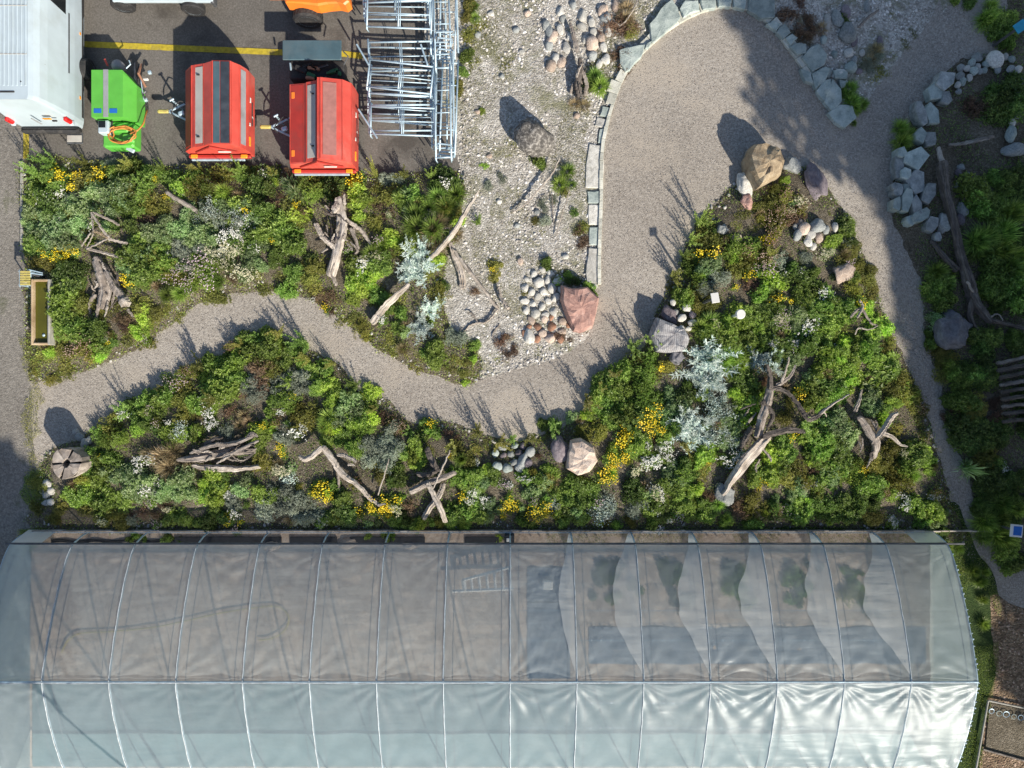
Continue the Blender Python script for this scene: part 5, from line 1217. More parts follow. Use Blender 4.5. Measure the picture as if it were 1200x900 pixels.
for k, (p, q) in enumerate((((418,52),(432,76)), ((493,52),(501,76)), ((420,128),(442,162)), ((535,-5),(537,62)), ((531,60),(532,185)))):
    m = MB(); m.tube([W(*p, .9), W(*q, .9 if k < 3 else .5)], .03, 6); o = m.build('steel_tube', steel)
    tag(o, ['slanting steel tube at the left of the middle frame bank', 'slanting steel tube crossing the right of the middle frame bank', 'slanting steel tube at the left of the lower frame bank', 'upright long steel tube at the top right of the frames', 'long steel tube along the shingle side of the narrow frames'][k], 'steel tube')

# ------------------------------------------------------------------ trough, signs
t = empty('water_trough', W(47, 365, 0), 'long narrow wooden trough filled with olive green water', 'trough')
z = .55; a = W(36, 404, z); b = W(58, 327, z); cx_, cy_ = (a.x+b.x)/2, (a.y+b.y)/2; w_, l_ = b.x-a.x, b.y-a.y
for s in (-1, 1):
    m = MB(); m.box((cx_+s*(w_/2-.035), cy_, z/2), (.07, l_, z), bev=.012); m.build('side_board', concrete if s > 0 else wood_new, t)
    m = MB(); m.box((cx_, cy_+s*(l_/2-.035), z/2-.004), (w_-.146, .07, z-.008), bev=.012); m.build('end_board', wood_new, t)
water_m = simple('trough_water', (.085, .085, .012), 0.12, 0, .15, 2, 0.02)
m = MB(); m.box((cx_, cy_, z-.14), (w_-.15, l_-.15, .03)); m.build('water', water_m, t)
m = MB(); m.box((cx_, cy_, .12), (w_-.15, l_-.15, .2)); m.build('bottom', concrete, t)
m = MB(); m.lathe([(.03, z-.125), (.05, z-.10), (.02, z-.08)], 8, (cx_+.05, cy_-l_/2+.32, 0)); m.build('float', steel, t)
t = empty('slatted_crate', W(31, 325, 0), 'small yellow slatted box on the head of the water trough', 'crate')
for k in range(6):
    p = W(23.5+.2, 318.5+k*2.9, .8); m = MB(); m.box((p.x+.16, p.y, .80), (.33, .06, .03), bev=.006); m.build('slat', yellow_p, t)
for x in (23, 32):
    p = W(x, 326, .78); m = MB(); m.box((p.x, p.y, .755), (.035, .56, .05), bev=.006); m.build('bearer', steel, t)
for x, y in ((23, 318), (32, 318), (23, 334), (32, 334)):
    p = W(x, y, .7); m = MB(); m.box((p.x, p.y, .365), (.035, .035, .73)); m.build('leg', steel, t)
t = empty('hand_pump', W(42, 322, 0), 'grey metal spout with bars above the trough head', 'pump')
for p, q in (((34,316),(50,320)), ((36,320),(50,322)), ((36,316),(36,325))):
    m = MB(); m.tube([W(*p, .8), W(*q, .75)], .02, 6); m.build('bar', steel, t)
m = MB(); p = W(42, 322, .6); m.tube([(p.x, p.y, .0), (p.x, p.y, .75)], .05, 8); m.build('pipe', steel_d, t)

def sign(px, py, w, h, z, rz, col, label, border=None, tilt=0, post=steel_d, round_=False):
    p = W(px, py, z); t = empty('sign', (p.x, p.y, hz(p.x, p.y)), label, 'sign')
    Mx = Matrix.Rotation(rz, 3, 'Z') @ Matrix.Rotation(tilt, 3, 'X')
    m = MB()
    if round_: m.lathe([(w/70*.9, 0), (w/70, .02), (w/70, .10), (w/70*.85, .14)], 14, (p.x, p.y, z-.1))
    else: m.box((p.x, p.y, z), (w/35, h/35, .03), M=Mx, bev=.006)
    m.build('board', border or col, t)
    if border:
        m = MB(); m.box(Vector((p.x, p.y, z))+Mx @ Vector((.03, 0, .018)), (w/35*.66, h/35*.72, .01), M=Mx); m.build('panel', col, t)
    m = MB(); m.tube([(p.x, p.y, 0), (p.x, p.y, z-.02)], .045, 6); m.build('post', post, t)
    return t
sign(838, 349, 8.5, 11, 1.75, .15, white_s, 'small white square sign on a tall post in the island', tilt=-.1)
sign(868, 368, 11, 11, 1.2, 0, white_s, 'post with round white top right of the square sign', round_=True, post=white_s)
sign(1191, 622, 14, 14, 1.1, -.1, blue_p, 'blue information sign with pale frame by the lower right path', border=white_s)
sign(1196, 31, 14, 11, 1.3, .6, cyan_p, 'bright blue sign at the right edge near the top')
# ------------------------------------------------------------------ plants
def leafgeo(p, d, u, l, w, tipdrop=0.25, wide=0.45):
    """p base, d direction, u up (n,3); l, w (n,) -> two-triangle folded leaves (n,4,3)"""
    s = np.cross(d, u); s /= np.linalg.norm(s, axis=1)[:, None]+1e-9
    l = l[:, None]; w = w[:, None]; mid = p+d*l*wide
    return np.stack([p, mid+s*w/2+u*l*.04, p+d*l-u*l*tipdrop, mid-s*w/2+u*l*.04], 1)
QF = np.array([[0, 1, 2, 3]])
def quads(L):
    n = len(L); return L.reshape(-1, 3), (np.arange(n)[:, None]*4+np.arange(4)[None])
def unit(v): return v/(np.linalg.norm(v, axis=1)[:, None]+1e-9)
def dome_points(g, n, r, h, lumps=6):
    """stem tips over an uneven low dome made of lumps"""
    c = g.uniform(-1, 1, (lumps, 2))*r*.55; c[0] = 0; cr = g.uniform(.35, .62, lumps)*r; ch = g.uniform(.55, 1.0, lumps)*h
    k = g.integers(0, lumps, n); a = g.uniform(0, 6.283, n); q = np.sqrt(g.random(n))*cr[k]
    x = c[k, 0]+q*np.cos(a); y = c[k, 1]+q*np.sin(a); z = ch[k]*np.sqrt(np.clip(1-(q/cr[k])**2*.85, 0, 1))*g.uniform(.55, 1.0, n)
    return np.stack([x, y, z], 1)
def rosettes(g, T, m, l, w, tilt=(.0, .8), r=1.0):
    """m leaves round every tip in T"""
    n = len(T); a = g.uniform(0, 6.283, (n, m))+np.arange(m)[None]*2.4; e = g.uniform(*tilt, (n, m))
    out = np.stack([T[:, 0], T[:, 1], np.zeros(n)], 1)*0.9
    d = np.stack([np.cos(a)*np.cos(e), np.sin(a)*np.cos(e), np.sin(e)], -1).reshape(-1, 3)+np.repeat(out, m, 0)*.8; d = unit(d)
    u = np.tile(np.array([[0, 0, 1.0]]), (len(d), 1))+g.normal(0, .35, (len(d), 3)); u = unit(u-d*np.sum(u*d, 1)[:, None])
    p = np.repeat(T, m, 0)-np.array([0, 0, 1])*g.uniform(0, l*1.4, (len(d), 1))
    return leafgeo(p, d, u, g.uniform(.6, 1.15, len(d))*l, g.uniform(.7, 1.2, len(d))*w)
def blades(g, n, r, h, w, spread=1.0, base=.25):
    a = g.uniform(0, 6.283, n); q = np.sqrt(g.random(n))*r*base; p = np.stack([q*np.cos(a), q*np.sin(a), np.zeros(n)], 1)
    b = a+g.normal(0, .5, n); el = g.uniform(.25, 1.35, n)/max(spread, .3); el = np.clip(el, .2, 1.45)
    d = np.stack([np.cos(b)*np.cos(el), np.sin(b)*np.cos(el), np.sin(el)], 1); L = g.uniform(.6, 1.1, n)*h
    u = np.tile(np.array([[0, 0, 1.0]]), (n, 1)); s = unit(np.cross(d, u)); mid = p+d*L[:, None]*.55; tip = p+d*L[:, None]-u*(L*.30)[:, None]*np.cos(el)[:, None]
    W_ = w*g.uniform(.6, 1.2, n)[:, None]; return np.stack([p, mid+s*W_/2, tip, mid-s*W_/2], 1)
def blobs(g, T, r0, r1, base=OCT, flat=.6):
    n = len(T); bv, bf = base; s = g.uniform(r0, r1, n); V = bv[None]*np.stack([s, s, s*flat], 1)[:, None]*(1+g.uniform(-.15, .15, (n, len(bv), 1)))+T[:, None]
    return V.reshape(-1, 3), (bf[None]+(np.arange(n)*len(bv))[:, None, None]).reshape(-1, 3)
def stalks(g, T, w=.008):
    n = len(T); p = T*np.array([.45, .45, 0]); d = unit(T-p); L = np.linalg.norm(T-p, axis=1)
    s = unit(np.cross(d, g.normal(size=(n, 3)))); return np.stack([p-s*w, p+s*w, T+s*w*.5, T-s*w*.5], 1)

PROTO = {}   # kind -> list of [(part, mesh)]
def reg(kind, parts): PROTO.setdefault(kind, []).append(parts)
for v in range(4):
    g = np.random.default_rng(100+v)
    for kind, mat, n, l, w, h, m in (('green', lf_green, 240, .085, .040, .46, 7), ('lime', lf_lime, 220, .088, .046, .42, 7), ('dark', lf_dark, 240, .080, .036, .44, 7),
                                     ('mint', lf_mint, 250, .085, .038, .46, 7), ('olive', lf_olive, 280, .058, .024, .36, 7), ('sage', lf_sage, 300, .055, .016, .42, 8), ('brown', lf_brown, 230, .055, .018, .34, 6)):
        T = dome_points(g, n, .5, h, 7 if v % 2 else 5)
        low = dome_points(g, n//2, .55, h*.5, 5)
        L = np.concatenate([rosettes(g, T, m, l, w), rosettes(g, low, m, l, w), stalks(g, T[::3])])
        V, F = quads(L); reg(kind, [('foliage', np_mesh(kind, V, F, mat))])
    # fine feathery shrub
    T = dome_points(g, 260, .5, .45, 8); L = np.concatenate([rosettes(g, T, 9, .06, .020, (.1, 1.2)), stalks(g, T[::2])]); V, F = quads(L)
    reg('feather', [('foliage', np_mesh('feather', V, F, lf_green if v % 2 else lf_olive))])
    # big-leaved
    T = dome_points(g, 34, .5, .35, 5); V, F = quads(rosettes(g, T, 6, .21, .11, (-.1, .6))); reg('broad', [('foliage', np_mesh('broad', V, F, lf_green))])
    # flat mossy herb
    T = dome_points(g, 240, .5, .12, 6); V, F = quads(rosettes(g, T, 6, .05, .03, (-.2, .7))); reg('moss', [('foliage', np_mesh('moss', V, F, lf_olive))])
    # daisies: leafy base and round yellow heads
    for kind, fm, lm, nf, r0, r1, hh, nl in (('yellow', fl_yellow, lf_green, 34, .024, .048, .52, 110), ('white', fl_white, lf_green, 36, .020, .052, .52, 110), ('cream', fl_cream, lf_mint, 50, .018, .042, .5, 110),
                                      ('pink', fl_pink, lf_green, 44, .016, .036, .5, 100), ('seed', fl_brown, lf_olive, 60, .014, .030, .5, 100)):
        T = dome_points(g, nl, .5, .36, 6); L = rosettes(g, T, 7, .085, .036)
        H = dome_points(g, nf, .46, hh, 4); H[:, 2] = np.maximum(H[:, 2], .3)+.04
        L = np.concatenate([L, stalks(g, H)]); V, F = quads(L)
        H = H+g.normal(0, .07, H.shape)*np.array([1, 1, .4]); Vf, Ff = blobs(g, H, r0, r1, OCT if kind != 'yellow' else I0, .5)
        if kind in ('white', 'cream'):                 # umbels: small clusters
            Hc = np.concatenate([H+g.normal(0, .03, H.shape)*np.array([1, 1, .3]) for _ in range(4)]); Vf, Ff = blobs(g, Hc, r0*.6, r1*.7)
        reg(kind, [('foliage', np_mesh(kind, V, F, lm)), ('flower_heads', np_mesh(kind+'_heads', Vf, Ff, fm))])
    # silver thistle: branching stems with jagged pale leaves
    Ls = []
    for k in range(15):
        a = g.uniform(0, 6.28); el = g.uniform(.35, 1.2); L0 = g.uniform(.45, .75); d0 = np.array([math.cos(a)*math.cos(el), math.sin(a)*math.cos(el), math.sin(el)])
        for j in range(9):
            t = .15+.85*j/8; p = d0*L0*t+np.array([0, 0, -.1*t*t]); n = 4
            b = a+g.normal(0, 1.0, n)+np.array([0, 1.1, -1.1, 0]); e2 = g.uniform(-.1, .6, n)
            d = np.stack([np.cos(b)*np.cos(e2), np.sin(b)*np.cos(e2), np.sin(e2)], 1); P = np.tile(p, (n, 1))
            u = unit(np.cross(np.cross(d, [0, 0, 1]), d)); Ls.append(leafgeo(P, d, u, g.uniform(.11, .22, n)*(1.1-t*.5), g.uniform(.018, .036, n), .1, .35))
    V, F = quads(np.concatenate(Ls)); reg('silver', [('foliage', np_mesh('silver', V, F, lf_silver))])
    # tall stems with small leaves all the way up
    Ls = []; H = []
    for k in range(9):
        a = g.uniform(0, 6.28); lean = g.uniform(.05, .38); top = np.array([math.cos(a)*lean, math.sin(a)*lean, g.uniform(.9, 1.5)]); b0 = top*np.array([.15, .15, 0]); H.append(top)
        for t in np.linspace(.1, 1, 16):
            p = b0+(top-b0)*t; n = 3; b = g.uniform(0, 6.28, n); e = g.uniform(.2, 1.0, n); d = np.stack([np.cos(b)*np.cos(e), np.sin(b)*np.cos(e), np.sin(e)], 1)
            Ls.append(leafgeo(np.tile(p, (n, 1)), d, unit(g.normal(0, .2, (n, 3))+[0, 0, 1]), g.uniform(.05, .12, n)*(1.3-.6*t), g.uniform(.018, .034, n)))
    H = np.array(H); b0 = H*np.array([.15, .15, 0]); w_ = np.array([.007, 0, 0]); Ls.append(np.stack([b0-w_, b0+w_, H+w_, H-w_], 1)); w_ = np.array([0, .007, 0]); Ls.append(np.stack([b0-w_, b0+w_, H+w_, H-w_], 1))
    V, F = quads(np.concatenate(Ls)); reg('tall', [('foliage', np_mesh('tall', V, F, [lf_green, lf_olive][v % 2]))])
    # airy grey plant with dotted heads
    T = dome_points(g, 150, .5, .5, 7); L = np.concatenate([rosettes(g, T, 7, .06, .02), stalks(g, T)]); V, F = quads(L); H = dome_points(g, 190, .5, .56, 7); Vf, Ff = blobs(g, H, .012, .030)
    reg('artemisia', [('foliage', np_mesh('artemisia', V, F, lf_sage)), ('flower_heads', np_mesh('artemisia_heads', Vf, Ff, lf_silver))])
    V, F = quads(blades(g, 420, .5, .62, .022)); reg('grass', [('foliage', np_mesh('grass', V, F, lf_green))])
    V, F = quads(blades(g, 300, .5, .60, .014)); reg('straw', [('foliage', np_mesh('straw', V, F, lf_straw))])
    V, F = quads(blades(g, 90, .5, .55, .045, .9, .1)); reg('spiky', [('foliage', np_mesh('spiky', V, F, lf_mint))])

DESC = {'green': ('leafy green shrub', 'green_shrub', 'shrub'), 'lime': ('bright lime green shrub', 'lime_shrub', 'shrub'), 'dark': ('dark green shrub', 'dark_shrub', 'shrub'),
 'mint': ('pale minty green shrub', 'pale_shrub', 'shrub'), 'olive': ('yellowish green low shrub', 'olive_shrub', 'shrub'), 'sage': ('dull grey green shrub', 'grey_shrub', 'shrub'),
 'brown': ('brown withered plant', 'withered_plant', 'plant'), 'feather': ('fine feathery plant', 'feathery_plant', 'plant'), 'broad': ('broad leaved plant', 'broad_leaved_plant', 'plant'),
 'moss': ('flat mossy cushion plant', 'cushion_plant', 'plant'), 'yellow': ('yellow flowering clump', 'yellow_flower_clump', 'flowers'), 'white': ('white flowering clump', 'white_flower_clump', 'flowers'),
 'cream': ('cream flowering clump', 'cream_flower_clump', 'flowers'), 'pink': ('pinkish flowering clump', 'pink_flower_clump', 'flowers'), 'seed': ('brown seed head clump', 'seed_head_clump', 'plant'),
 'silver': ('silvery white thistle', 'silver_thistle', 'plant'), 'artemisia': ('silver grey dotted plant', 'grey_dotted_plant', 'plant'), 'grass': ('green grass tuft', 'grass_tuft', 'grass'),
 'straw': ('dry straw coloured tuft', 'straw_tuft', 'grass'), 'tall': ('tall stemmed plant', 'tall_stemmed_plant', 'plant'), 'spiky': ('pale spiky leaf rosette', 'spiky_rosette', 'plant')}
PLANTS = []
def plant(kind, px, py, rpx, hs=1.0):
    hs *= 1.15 if kind not in ('moss', 'silver') else 1.0
    if px < 73 and abs(py-365) < 46: px = 73                       # keep clear of the trough
    x, y = (px-600)/35.0, (450-py)/35.0; g0 = hz(x, y); s = rpx/35.0/.5
    zt = .3*s*hs; k = (CAMZ-zt)/CAMZ; x, y = x*k, y*k          # stands where its middle height shows at (px,py)
    parts = PROTO[kind][random.randrange(4)]; nm = DESC[kind][1]
    rz = random.uniform(0, 6.28); sc = (s, s*random.uniform(.7, 1.2), min(s, 1.6)*hs*random.uniform(.85, 1.2))
    if len(parts) == 1:
        o = bpy.data.objects.new(nm, parts[0][1]); COL.objects.link(o)
    else:
        o = bpy.data.objects.new(nm, None); COL.objects.link(o); o.empty_display_size = .2
        for pn, me in parts:
            c = bpy.data.objects.new(pn, me); COL.objects.link(c); c.parent = o
            if pn == 'flower_heads': c['kind'] = 'stuff'
    o.location = (x, y, g0-.02); o.rotation_euler = (random.uniform(-.06, .06), random.uniform(-.06, .06), rz); o.scale = sc
    PLANTS.append((o, kind, px, py, rpx)); return o
def patch(kind, cx, cy, rx, ry, n, rp, hs=1.0, jit=.25):
    r = random.Random(int(cx*7+cy*13+n)); got = []
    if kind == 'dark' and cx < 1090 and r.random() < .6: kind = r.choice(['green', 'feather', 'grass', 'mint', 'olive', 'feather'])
    for _ in range(n*30):
        if len(got) >= n: break
        a = r.uniform(0, 6.283); q = math.sqrt(r.random()); x, y = cx+rx*q*math.cos(a), cy+ry*q*math.sin(a)
        if all(math.hypot(x-b[0], y-b[1]) > rp*.75 for b in got): got.append((x, y))
    for x, y in got: plant(kind, x, y, rp*r.uniform(1-jit, 1+jit), hs)

# upper left bed
for a in [
 ('green',50,222,22,22,4,17),('white',62,228,14,12,2,11),('yellow',68,200,10,8,2,10),('yellow',82,212,12,10,3,10),('olive',98,215,12,14,2,15),('yellow',120,204,10,10,2,10),('yellow',120,218,8,6,1,8),
 ('green',150,208,25,14,4,16),('yellow',178,212,7,5,1,8),('yellow',196,230,5,5,1,6),('feather',165,232,26,14,4,17),('lime',222,220,12,10,2,13),('green',205,208,20,10,3,14),('dark',245,212,22,16,4,16),('green',280,208,18,8,2,14),
 ('mint',60,262,28,26,9,16),('mint',92,252,12,16,3,15),('green',45,292,14,14,3,15),('mint',72,282,20,10,3,14),
 ('yellow',62,296,12,5,2,10),('yellow',88,292,8,8,2,9),('yellow',76,306,14,7,3,9),('yellow',152,333,8,6,2,9),
 ('olive',30,290,7,8,2,10),('olive',50,305,12,8,2,12),('dark',85,325,20,12,3,15),('green',75,350,18,18,5,17),('dark',95,345,10,20,3,13),('green',80,385,18,14,4,16),('broad',85,360,18,20,3,16),
 ('dark',125,228,25,14,4,17),('brown',170,258,12,12,3,12),('olive',190,250,12,8,2,12),('green',150,240,16,10,3,15),('dark',145,268,14,8,2,12),
 ('mint',190,275,22,12,4,15),('green',172,305,22,22,7,16),('feather',185,318,22,18,5,16),('mint',165,300,12,12,2,14),('dark',150,310,8,14,2,11),
 ('mint',240,262,30,22,8,17),('artemisia',250,255,26,14,3,15),('mint',282,250,22,16,4,16),('cream',272,300,18,14,5,13),('white',262,285,16,12,3,13),('white',290,270,14,14,3,13),('cream',288,322,10,9,2,12),
 ('pink',232,318,22,20,7,14),('pink',212,335,12,12,2,12),('sage',225,300,22,12,4,14),('dark',205,345,10,8,2,11),('olive',250,345,14,6,2,11),
 ('lime',170,382,16,12,3,13),('olive',178,360,20,12,4,13),('moss',155,385,22,14,4,14),('brown',140,380,14,12,2,12),('seed',92,418,18,10,3,13),('moss',60,425,20,12,4,14),('olive',48,400,10,14,2,12),('lime',62,412,8,6,1,9),('green',115,400,18,14,4,14),('lime',110,412,10,8,1,11),('moss',120,375,16,14,3,13),('olive',38,435,10,6,1,9),('moss',205,365,16,8,2,11),
 ('dark',310,215,18,12,3,15),('white',302,205,8,5,1,8),('brown',315,232,10,12,2,11),('spiky',345,222,12,10,3,14),('feather',362,216,18,12,4,15),('green',300,262,20,28,8,17),('green',330,290,18,24,6,16),('mint',305,298,14,14,3,13),('dark',340,250,12,16,3,14),
 ('olive',352,262,10,10,2,12),('lime',350,248,6,8,1,10),('cream',352,288,8,8,1,10),('white',356,290,5,6,1,7),('yellow',345,242,6,8,1,8),('moss',310,325,22,10,3,13),('green',340,330,12,12,2,12),
 ('moss',372,330,14,14,3,13),('olive',365,310,12,16,3,13),('brown',382,350,12,14,3,12),('brown',390,368,8,10,1,10),('dark',366,298,8,12,1,10),
 ('yellow',412,214,12,6,2,10),('yellow',426,218,8,6,1,9),('lime',418,232,10,14,3,12),('lime',425,252,8,8,1,11),('green',405,212,10,6,1,11),('dark',390,222,12,10,2,12),('yellow',470,206,4,4,1,6),('yellow',398,205,8,4,1,7),
 ('olive',445,230,12,14,3,13),('sage',455,215,12,10,2,13),('brown',450,248,12,10,2,12),('dark',438,262,10,8,2,11),('green',482,230,12,14,3,14),('spiky',478,242,14,14,2,14),('grass',500,260,16,16,4,16),('straw',508,270,14,14,3,13),('straw',490,240,10,8,1,12),('brown',515,288,8,10,2,10),
 ('grass',522,232,14,12,3,15),('dark',518,212,14,8,3,13),('feather',525,245,8,10,2,12),('lime',540,262,5,5,1,7),('lime',456,284,8,7,2,11),('lime',478,284,8,8,2,11),('olive',466,296,12,6,2,10),('green',452,312,12,10,2,12),('dark',440,290,10,10,2,12),
 ('cream',432,302,12,10,3,11),('white',425,318,8,8,1,10),('lime',432,330,14,10,3,13),('lime',420,345,14,10,3,12),('moss',440,350,14,12,3,13),('green',412,318,8,12,1,11),('moss',412,372,14,12,3,13),('olive',428,385,14,10,2,12),('moss',450,392,16,10,3,12),('dark',448,340,12,8,1,11),('green',455,360,12,12,2,12),
 ('silver',484,312,10,10,2,19),('silver',497,298,8,8,1,13),('silver',478,326,10,6,1,14),('silver',496,262+20,3,4,1,8),('silver',504,365,12,12,2,18),('silver',492,378,8,6,1,14),('silver',516,352,6,8,1,12),('silver',496,388,5,5,1,9),
 ('dark',512,335,12,12,2,12),('lime',518,302,8,6,2,9),('moss',470,352,12,10,2,12),('green',470,378,10,8,2,11),('moss',470,405,14,10,3,12),('green',505,408,16,10,3,12),('lime',502,410,8,6,1,10),('moss',490,420,14,8,2,11),('moss',528,420,12,10,2,12),('olive',545,432,8,10,2,9),('lime',548,444,4,6,1,7),('sage',530,398,10,8,2,12),('moss',560,398,14,8,3,12),('green',558,402,10,5,1,11),('brown',555,345,8,8,1,9),('olive',582,318,8,10,2,11),('yellow',580,316,4,4,1,6),('brown',592,400,12,8,2,10),('moss',580,418,14,8,2,11),('brown',600,415,12,8,2,9)
]: patch(*a)
# shingle weeds
for a in [('yellow',66,204,16,8,5,9),('yellow',90,214,12,8,3,9),('yellow',122,212,12,10,4,9),('yellow',178,212,9,6,2,8),('yellow',70,298,18,6,4,9),('yellow',420,216,14,8,3,9),('white',290,280,22,20,5,9),('cream',262,300,18,14,3,11),('artemisia',270,262,26,18,5,13),('white',95,262,20,16,4,8),('white',775,540,14,22,4,9),('yellow',640,604,12,6,2,10),('yellow',440,596,16,8,3,9)]: patch(*a)
for a in [('olive',548,30,5,30,3,11),('moss',552,60,8,30,4,12),('green',545,72,5,14,2,9),('grass',555,20,6,14,2,10),('olive',538,100,3,20,2,7),('lime',563,127,5,5,1,7),('olive',562,68,5,5,1,7),('moss',575,30,10,20,3,10),('moss',590,75,14,18,3,10),('lime',572,190,5,6,1,8),('moss',568,180,8,10,2,9),('moss',595,175,10,10,2,9),
 ('grass',699,94,10,10,3,11),('moss',710,70,14,10,3,11),('brown',730,60,12,14,3,12),('brown',728,30,14,14,3,13),('olive',743,36,8,8,2,10),('straw',735,15,10,8,2,11),('moss',690,118,14,8,2,11),('straw',680,122,16,6,2,10),('grass',664,210,9,12,3,11),('moss',662,160,7,14,3,10),('moss',670,190,8,12,3,10),('olive',666,225,6,5,1,8),
 ('sage',575,208,14,20,2,9),('moss',640,165,22,22,3,9),('green',630,185,14,10,2,10),('brown',681,278,5,14,3,8),('olive',680,268,6,8,2,8),('dark',674,247,4,6,1,8),('moss',645,268,14,5,3,8),('green',640,305,8,7,2,9),('moss',632,300,12,10,2,9),('moss',660,325,10,8,3,8),('lime',668,318,5,5,1,6),('lime',655,325,4,5,1,6),('green',690,336,8,3,2,7),('dark',672,330,8,3,2,7),
 ('sage',640,240,12,18,3,9),('olive',628,260,5,5,1,7),('moss',600,340,8,10,2,8),('olive',618,345,6,8,1,7),('brown',655,398,12,8,3,8),('moss',642,412,12,6,2,8),('moss',612,400,10,8,2,8),('green',698,345,4,4,1,6),
 ('grass',1004,122,8,8,3,10),('dark',1000,105,8,10,2,10),('moss',1040,75,14,30,6,10),('sage',1025,60,14,20,5,10),('brown',940,20,18,18,5,13),('straw',955,40,14,12,2,11),('grass',1000,142,4,4,1,6),('dark',985,30,10,14,2,9),('moss',1060,30,16,20,4,9),('straw',1025,60,12,10,2,9),('grass',1062,156,8,10,4,12),('green',1130,-5,10,10,2,9)
]: patch(*a)
# lower bed (left of the island)
for a in [
 ('green',300,408,26,12,6,15),('lime',318,405,14,8,2,12),('lime',285,418,12,8,2,12),('green',260,430,20,12,5,15),('lime',248,438,10,8,1,11),('green',270,450,20,12,4,15),('spiky',250,452,12,8,2,13),
 ('brown',300,440,12,16,3,13),('sage',290,455,12,12,3,13),('olive',320,430,14,14,3,13),('lime',385,458,12,12,3,13),('green',375,440,12,12,3,14),('green',345,420,14,10,3,13),('sage',345,450,22,22,6,14),('dark',338,470,18,18,4,14),('feather',335,460,16,16,3,14),
 ('pink',200,448,14,10,3,13),('seed',218,440,12,8,2,13),('olive',215,462,16,12,3,14),('green',165,480,20,10,4,14),('green',180,470,14,10,3,14),('lime',162,503,8,6,1,9),('dark',185,495,16,10,3,13),('green',240,472,14,14,3,13),('olive',225,480,14,10,2,13),
 ('white',242,480,12,10,2,11),('white',250,495,8,10,2,10),('white',144,486,8,5,1,9),('lime',212,512,12,10,3,12),('lime',228,508,10,8,1,11),('green',235,500,12,8,1,12),('artemisia',210,510,10,8,1,11),
 ('straw',188,535,18,16,4,15),('straw',285,488,14,12,3,12),('brown',280,475,12,14,3,11),('pink',262,470,10,10,1,11),('green',120,540,18,12,5,14),('green',110,560,14,10,3,14),('dark',130,510,18,12,4,14),('mint',155,560,22,14,5,15),('white',170,545,16,10,3,11),('white',182,575,10,6,2,10),('mint',190,575,22,8,4,13),('mint',215,570,14,12,3,13),
 ('green',90,585,14,14,4,13),('lime',95,575,10,10,1,11),('olive',65,600,12,12,3,11),('olive',40,580,8,18,3,12),('green',130,590,18,8,3,13),('olive',110,600,20,8,3,12),('brown',170,598,30,8,4,12),('lime',250,568,12,12,4,14),('lime',245,585,8,6,1,11),('green',262,562,10,12,2,12),
 ('mint',285,572,12,10,2,12),('white',275,575,8,6,1,9),('sage',270,592,12,8,2,12),('yellow',274,606,9,8,2,10),('yellow',283,610,5,5,1,8),('dark',240,606,24,8,4,11),('green',200,606,24,6,3,11),('olive',150,606,30,6,3,10),
 ('lime',312,500,12,8,3,12),('green',305,520,12,10,2,12),('olive',318,540,12,12,2,12),('sage',335,510,12,10,3,12),('grass',383,494,8,8,2,11),('lime',428,495,12,14,4,13),('lime',428,462,8,8,2,11),('green',425,478,10,12,2,12),('dark',405,480,14,16,4,13),('green',400,510,14,10,3,13),('green',415,525,12,10,2,12),
 ('yellow',333,530,7,9,2,8),('cream',325,548,8,6,1,10),('white',352,500,10,10,2,10),('dark',355,485,12,14,3,13),('artemisia',343,565,8,8,1,11),('cream',338,555,8,8,1,11),('yellow',376,568,12,8,3,10),('yellow',385,580,8,8,2,9),('yellow',370,576,8,6,1,9),
 ('sage',330,590,22,12,7,14),('sage',355,600,18,10,4,14),('green',310,580,10,8,2,12),('lime',342,584,6,6,1,9),('green',400,575,10,10,2,12),('dark',400,600,20,8,4,12),('green',385,610,20,6,3,10),('yellow',425,594,10,7,2,9),('yellow',448,585,14,10,3,10),('yellow',455,602,12,8,3,9),('yellow',438,602,10,6,1,8),('lime',470,580,5,6,1,8),
 ('sage',445,535,16,18,6,14),('sage',460,515,12,12,3,13),('olive',448,550,12,10,3,12),('dark',470,560,10,14,3,12),('brown',450,492,10,10,2,11),('seed',462,505,12,10,3,11),('green',502,505,12,10,3,13),('brown',525,512,8,8,2,10),('lime',487,540,10,8,3,11),('green',480,525,10,8,2,12),('olive',545,532,14,10,3,11),('yellow',530,535,4,4,1,5),
 ('dark',470,605,10,10,3,12),('brown',478,592,8,8,1,10),('green',540,560,12,12,3,12),('mint',555,575,14,12,3,13),('white',555,585,12,8,2,9),('green',545,600,14,10,4,13),('dark',575,600,14,10,3,12),('green',570,560,14,14,3,13),('yellow',597,593,10,9,3,10),('yellow',590,600,6,6,1,8),
 ('lime',570,545,8,6,1,9),('moss',565,525,14,8,3,10),('green',620,556,14,8,2,11),('lime',640,553,8,5,2,8),('mint',632,575,12,10,3,12),('feather',645,570,12,10,2,12),('green',655,585,14,12,4,13),('green',680,575,16,14,5,14),('pink',590,565,8,8,2,9),('white',598,570,6,6,1,8),
 ('yellow',628,600,12,10,3,10),('yellow',642,598,10,8,2,10),('yellow',634,610,10,5,1,8),('artemisia',640,585,10,10,1,11),('dark',612,612,14,5,2,9),('green',668,602,14,8,3,12),('dark',560,612,50,4,4,9),('green',480,614,30,3,3,8),('dark',430,614,30,3,3,8),
 ('moss',640,515,10,6,2,9),('green',645,500,8,8,2,11),('green',698,472,8,8,1,11),('moss',628,520,6,6,1,8),('mint',675,492,8,5,1,8)
]: patch(*a)
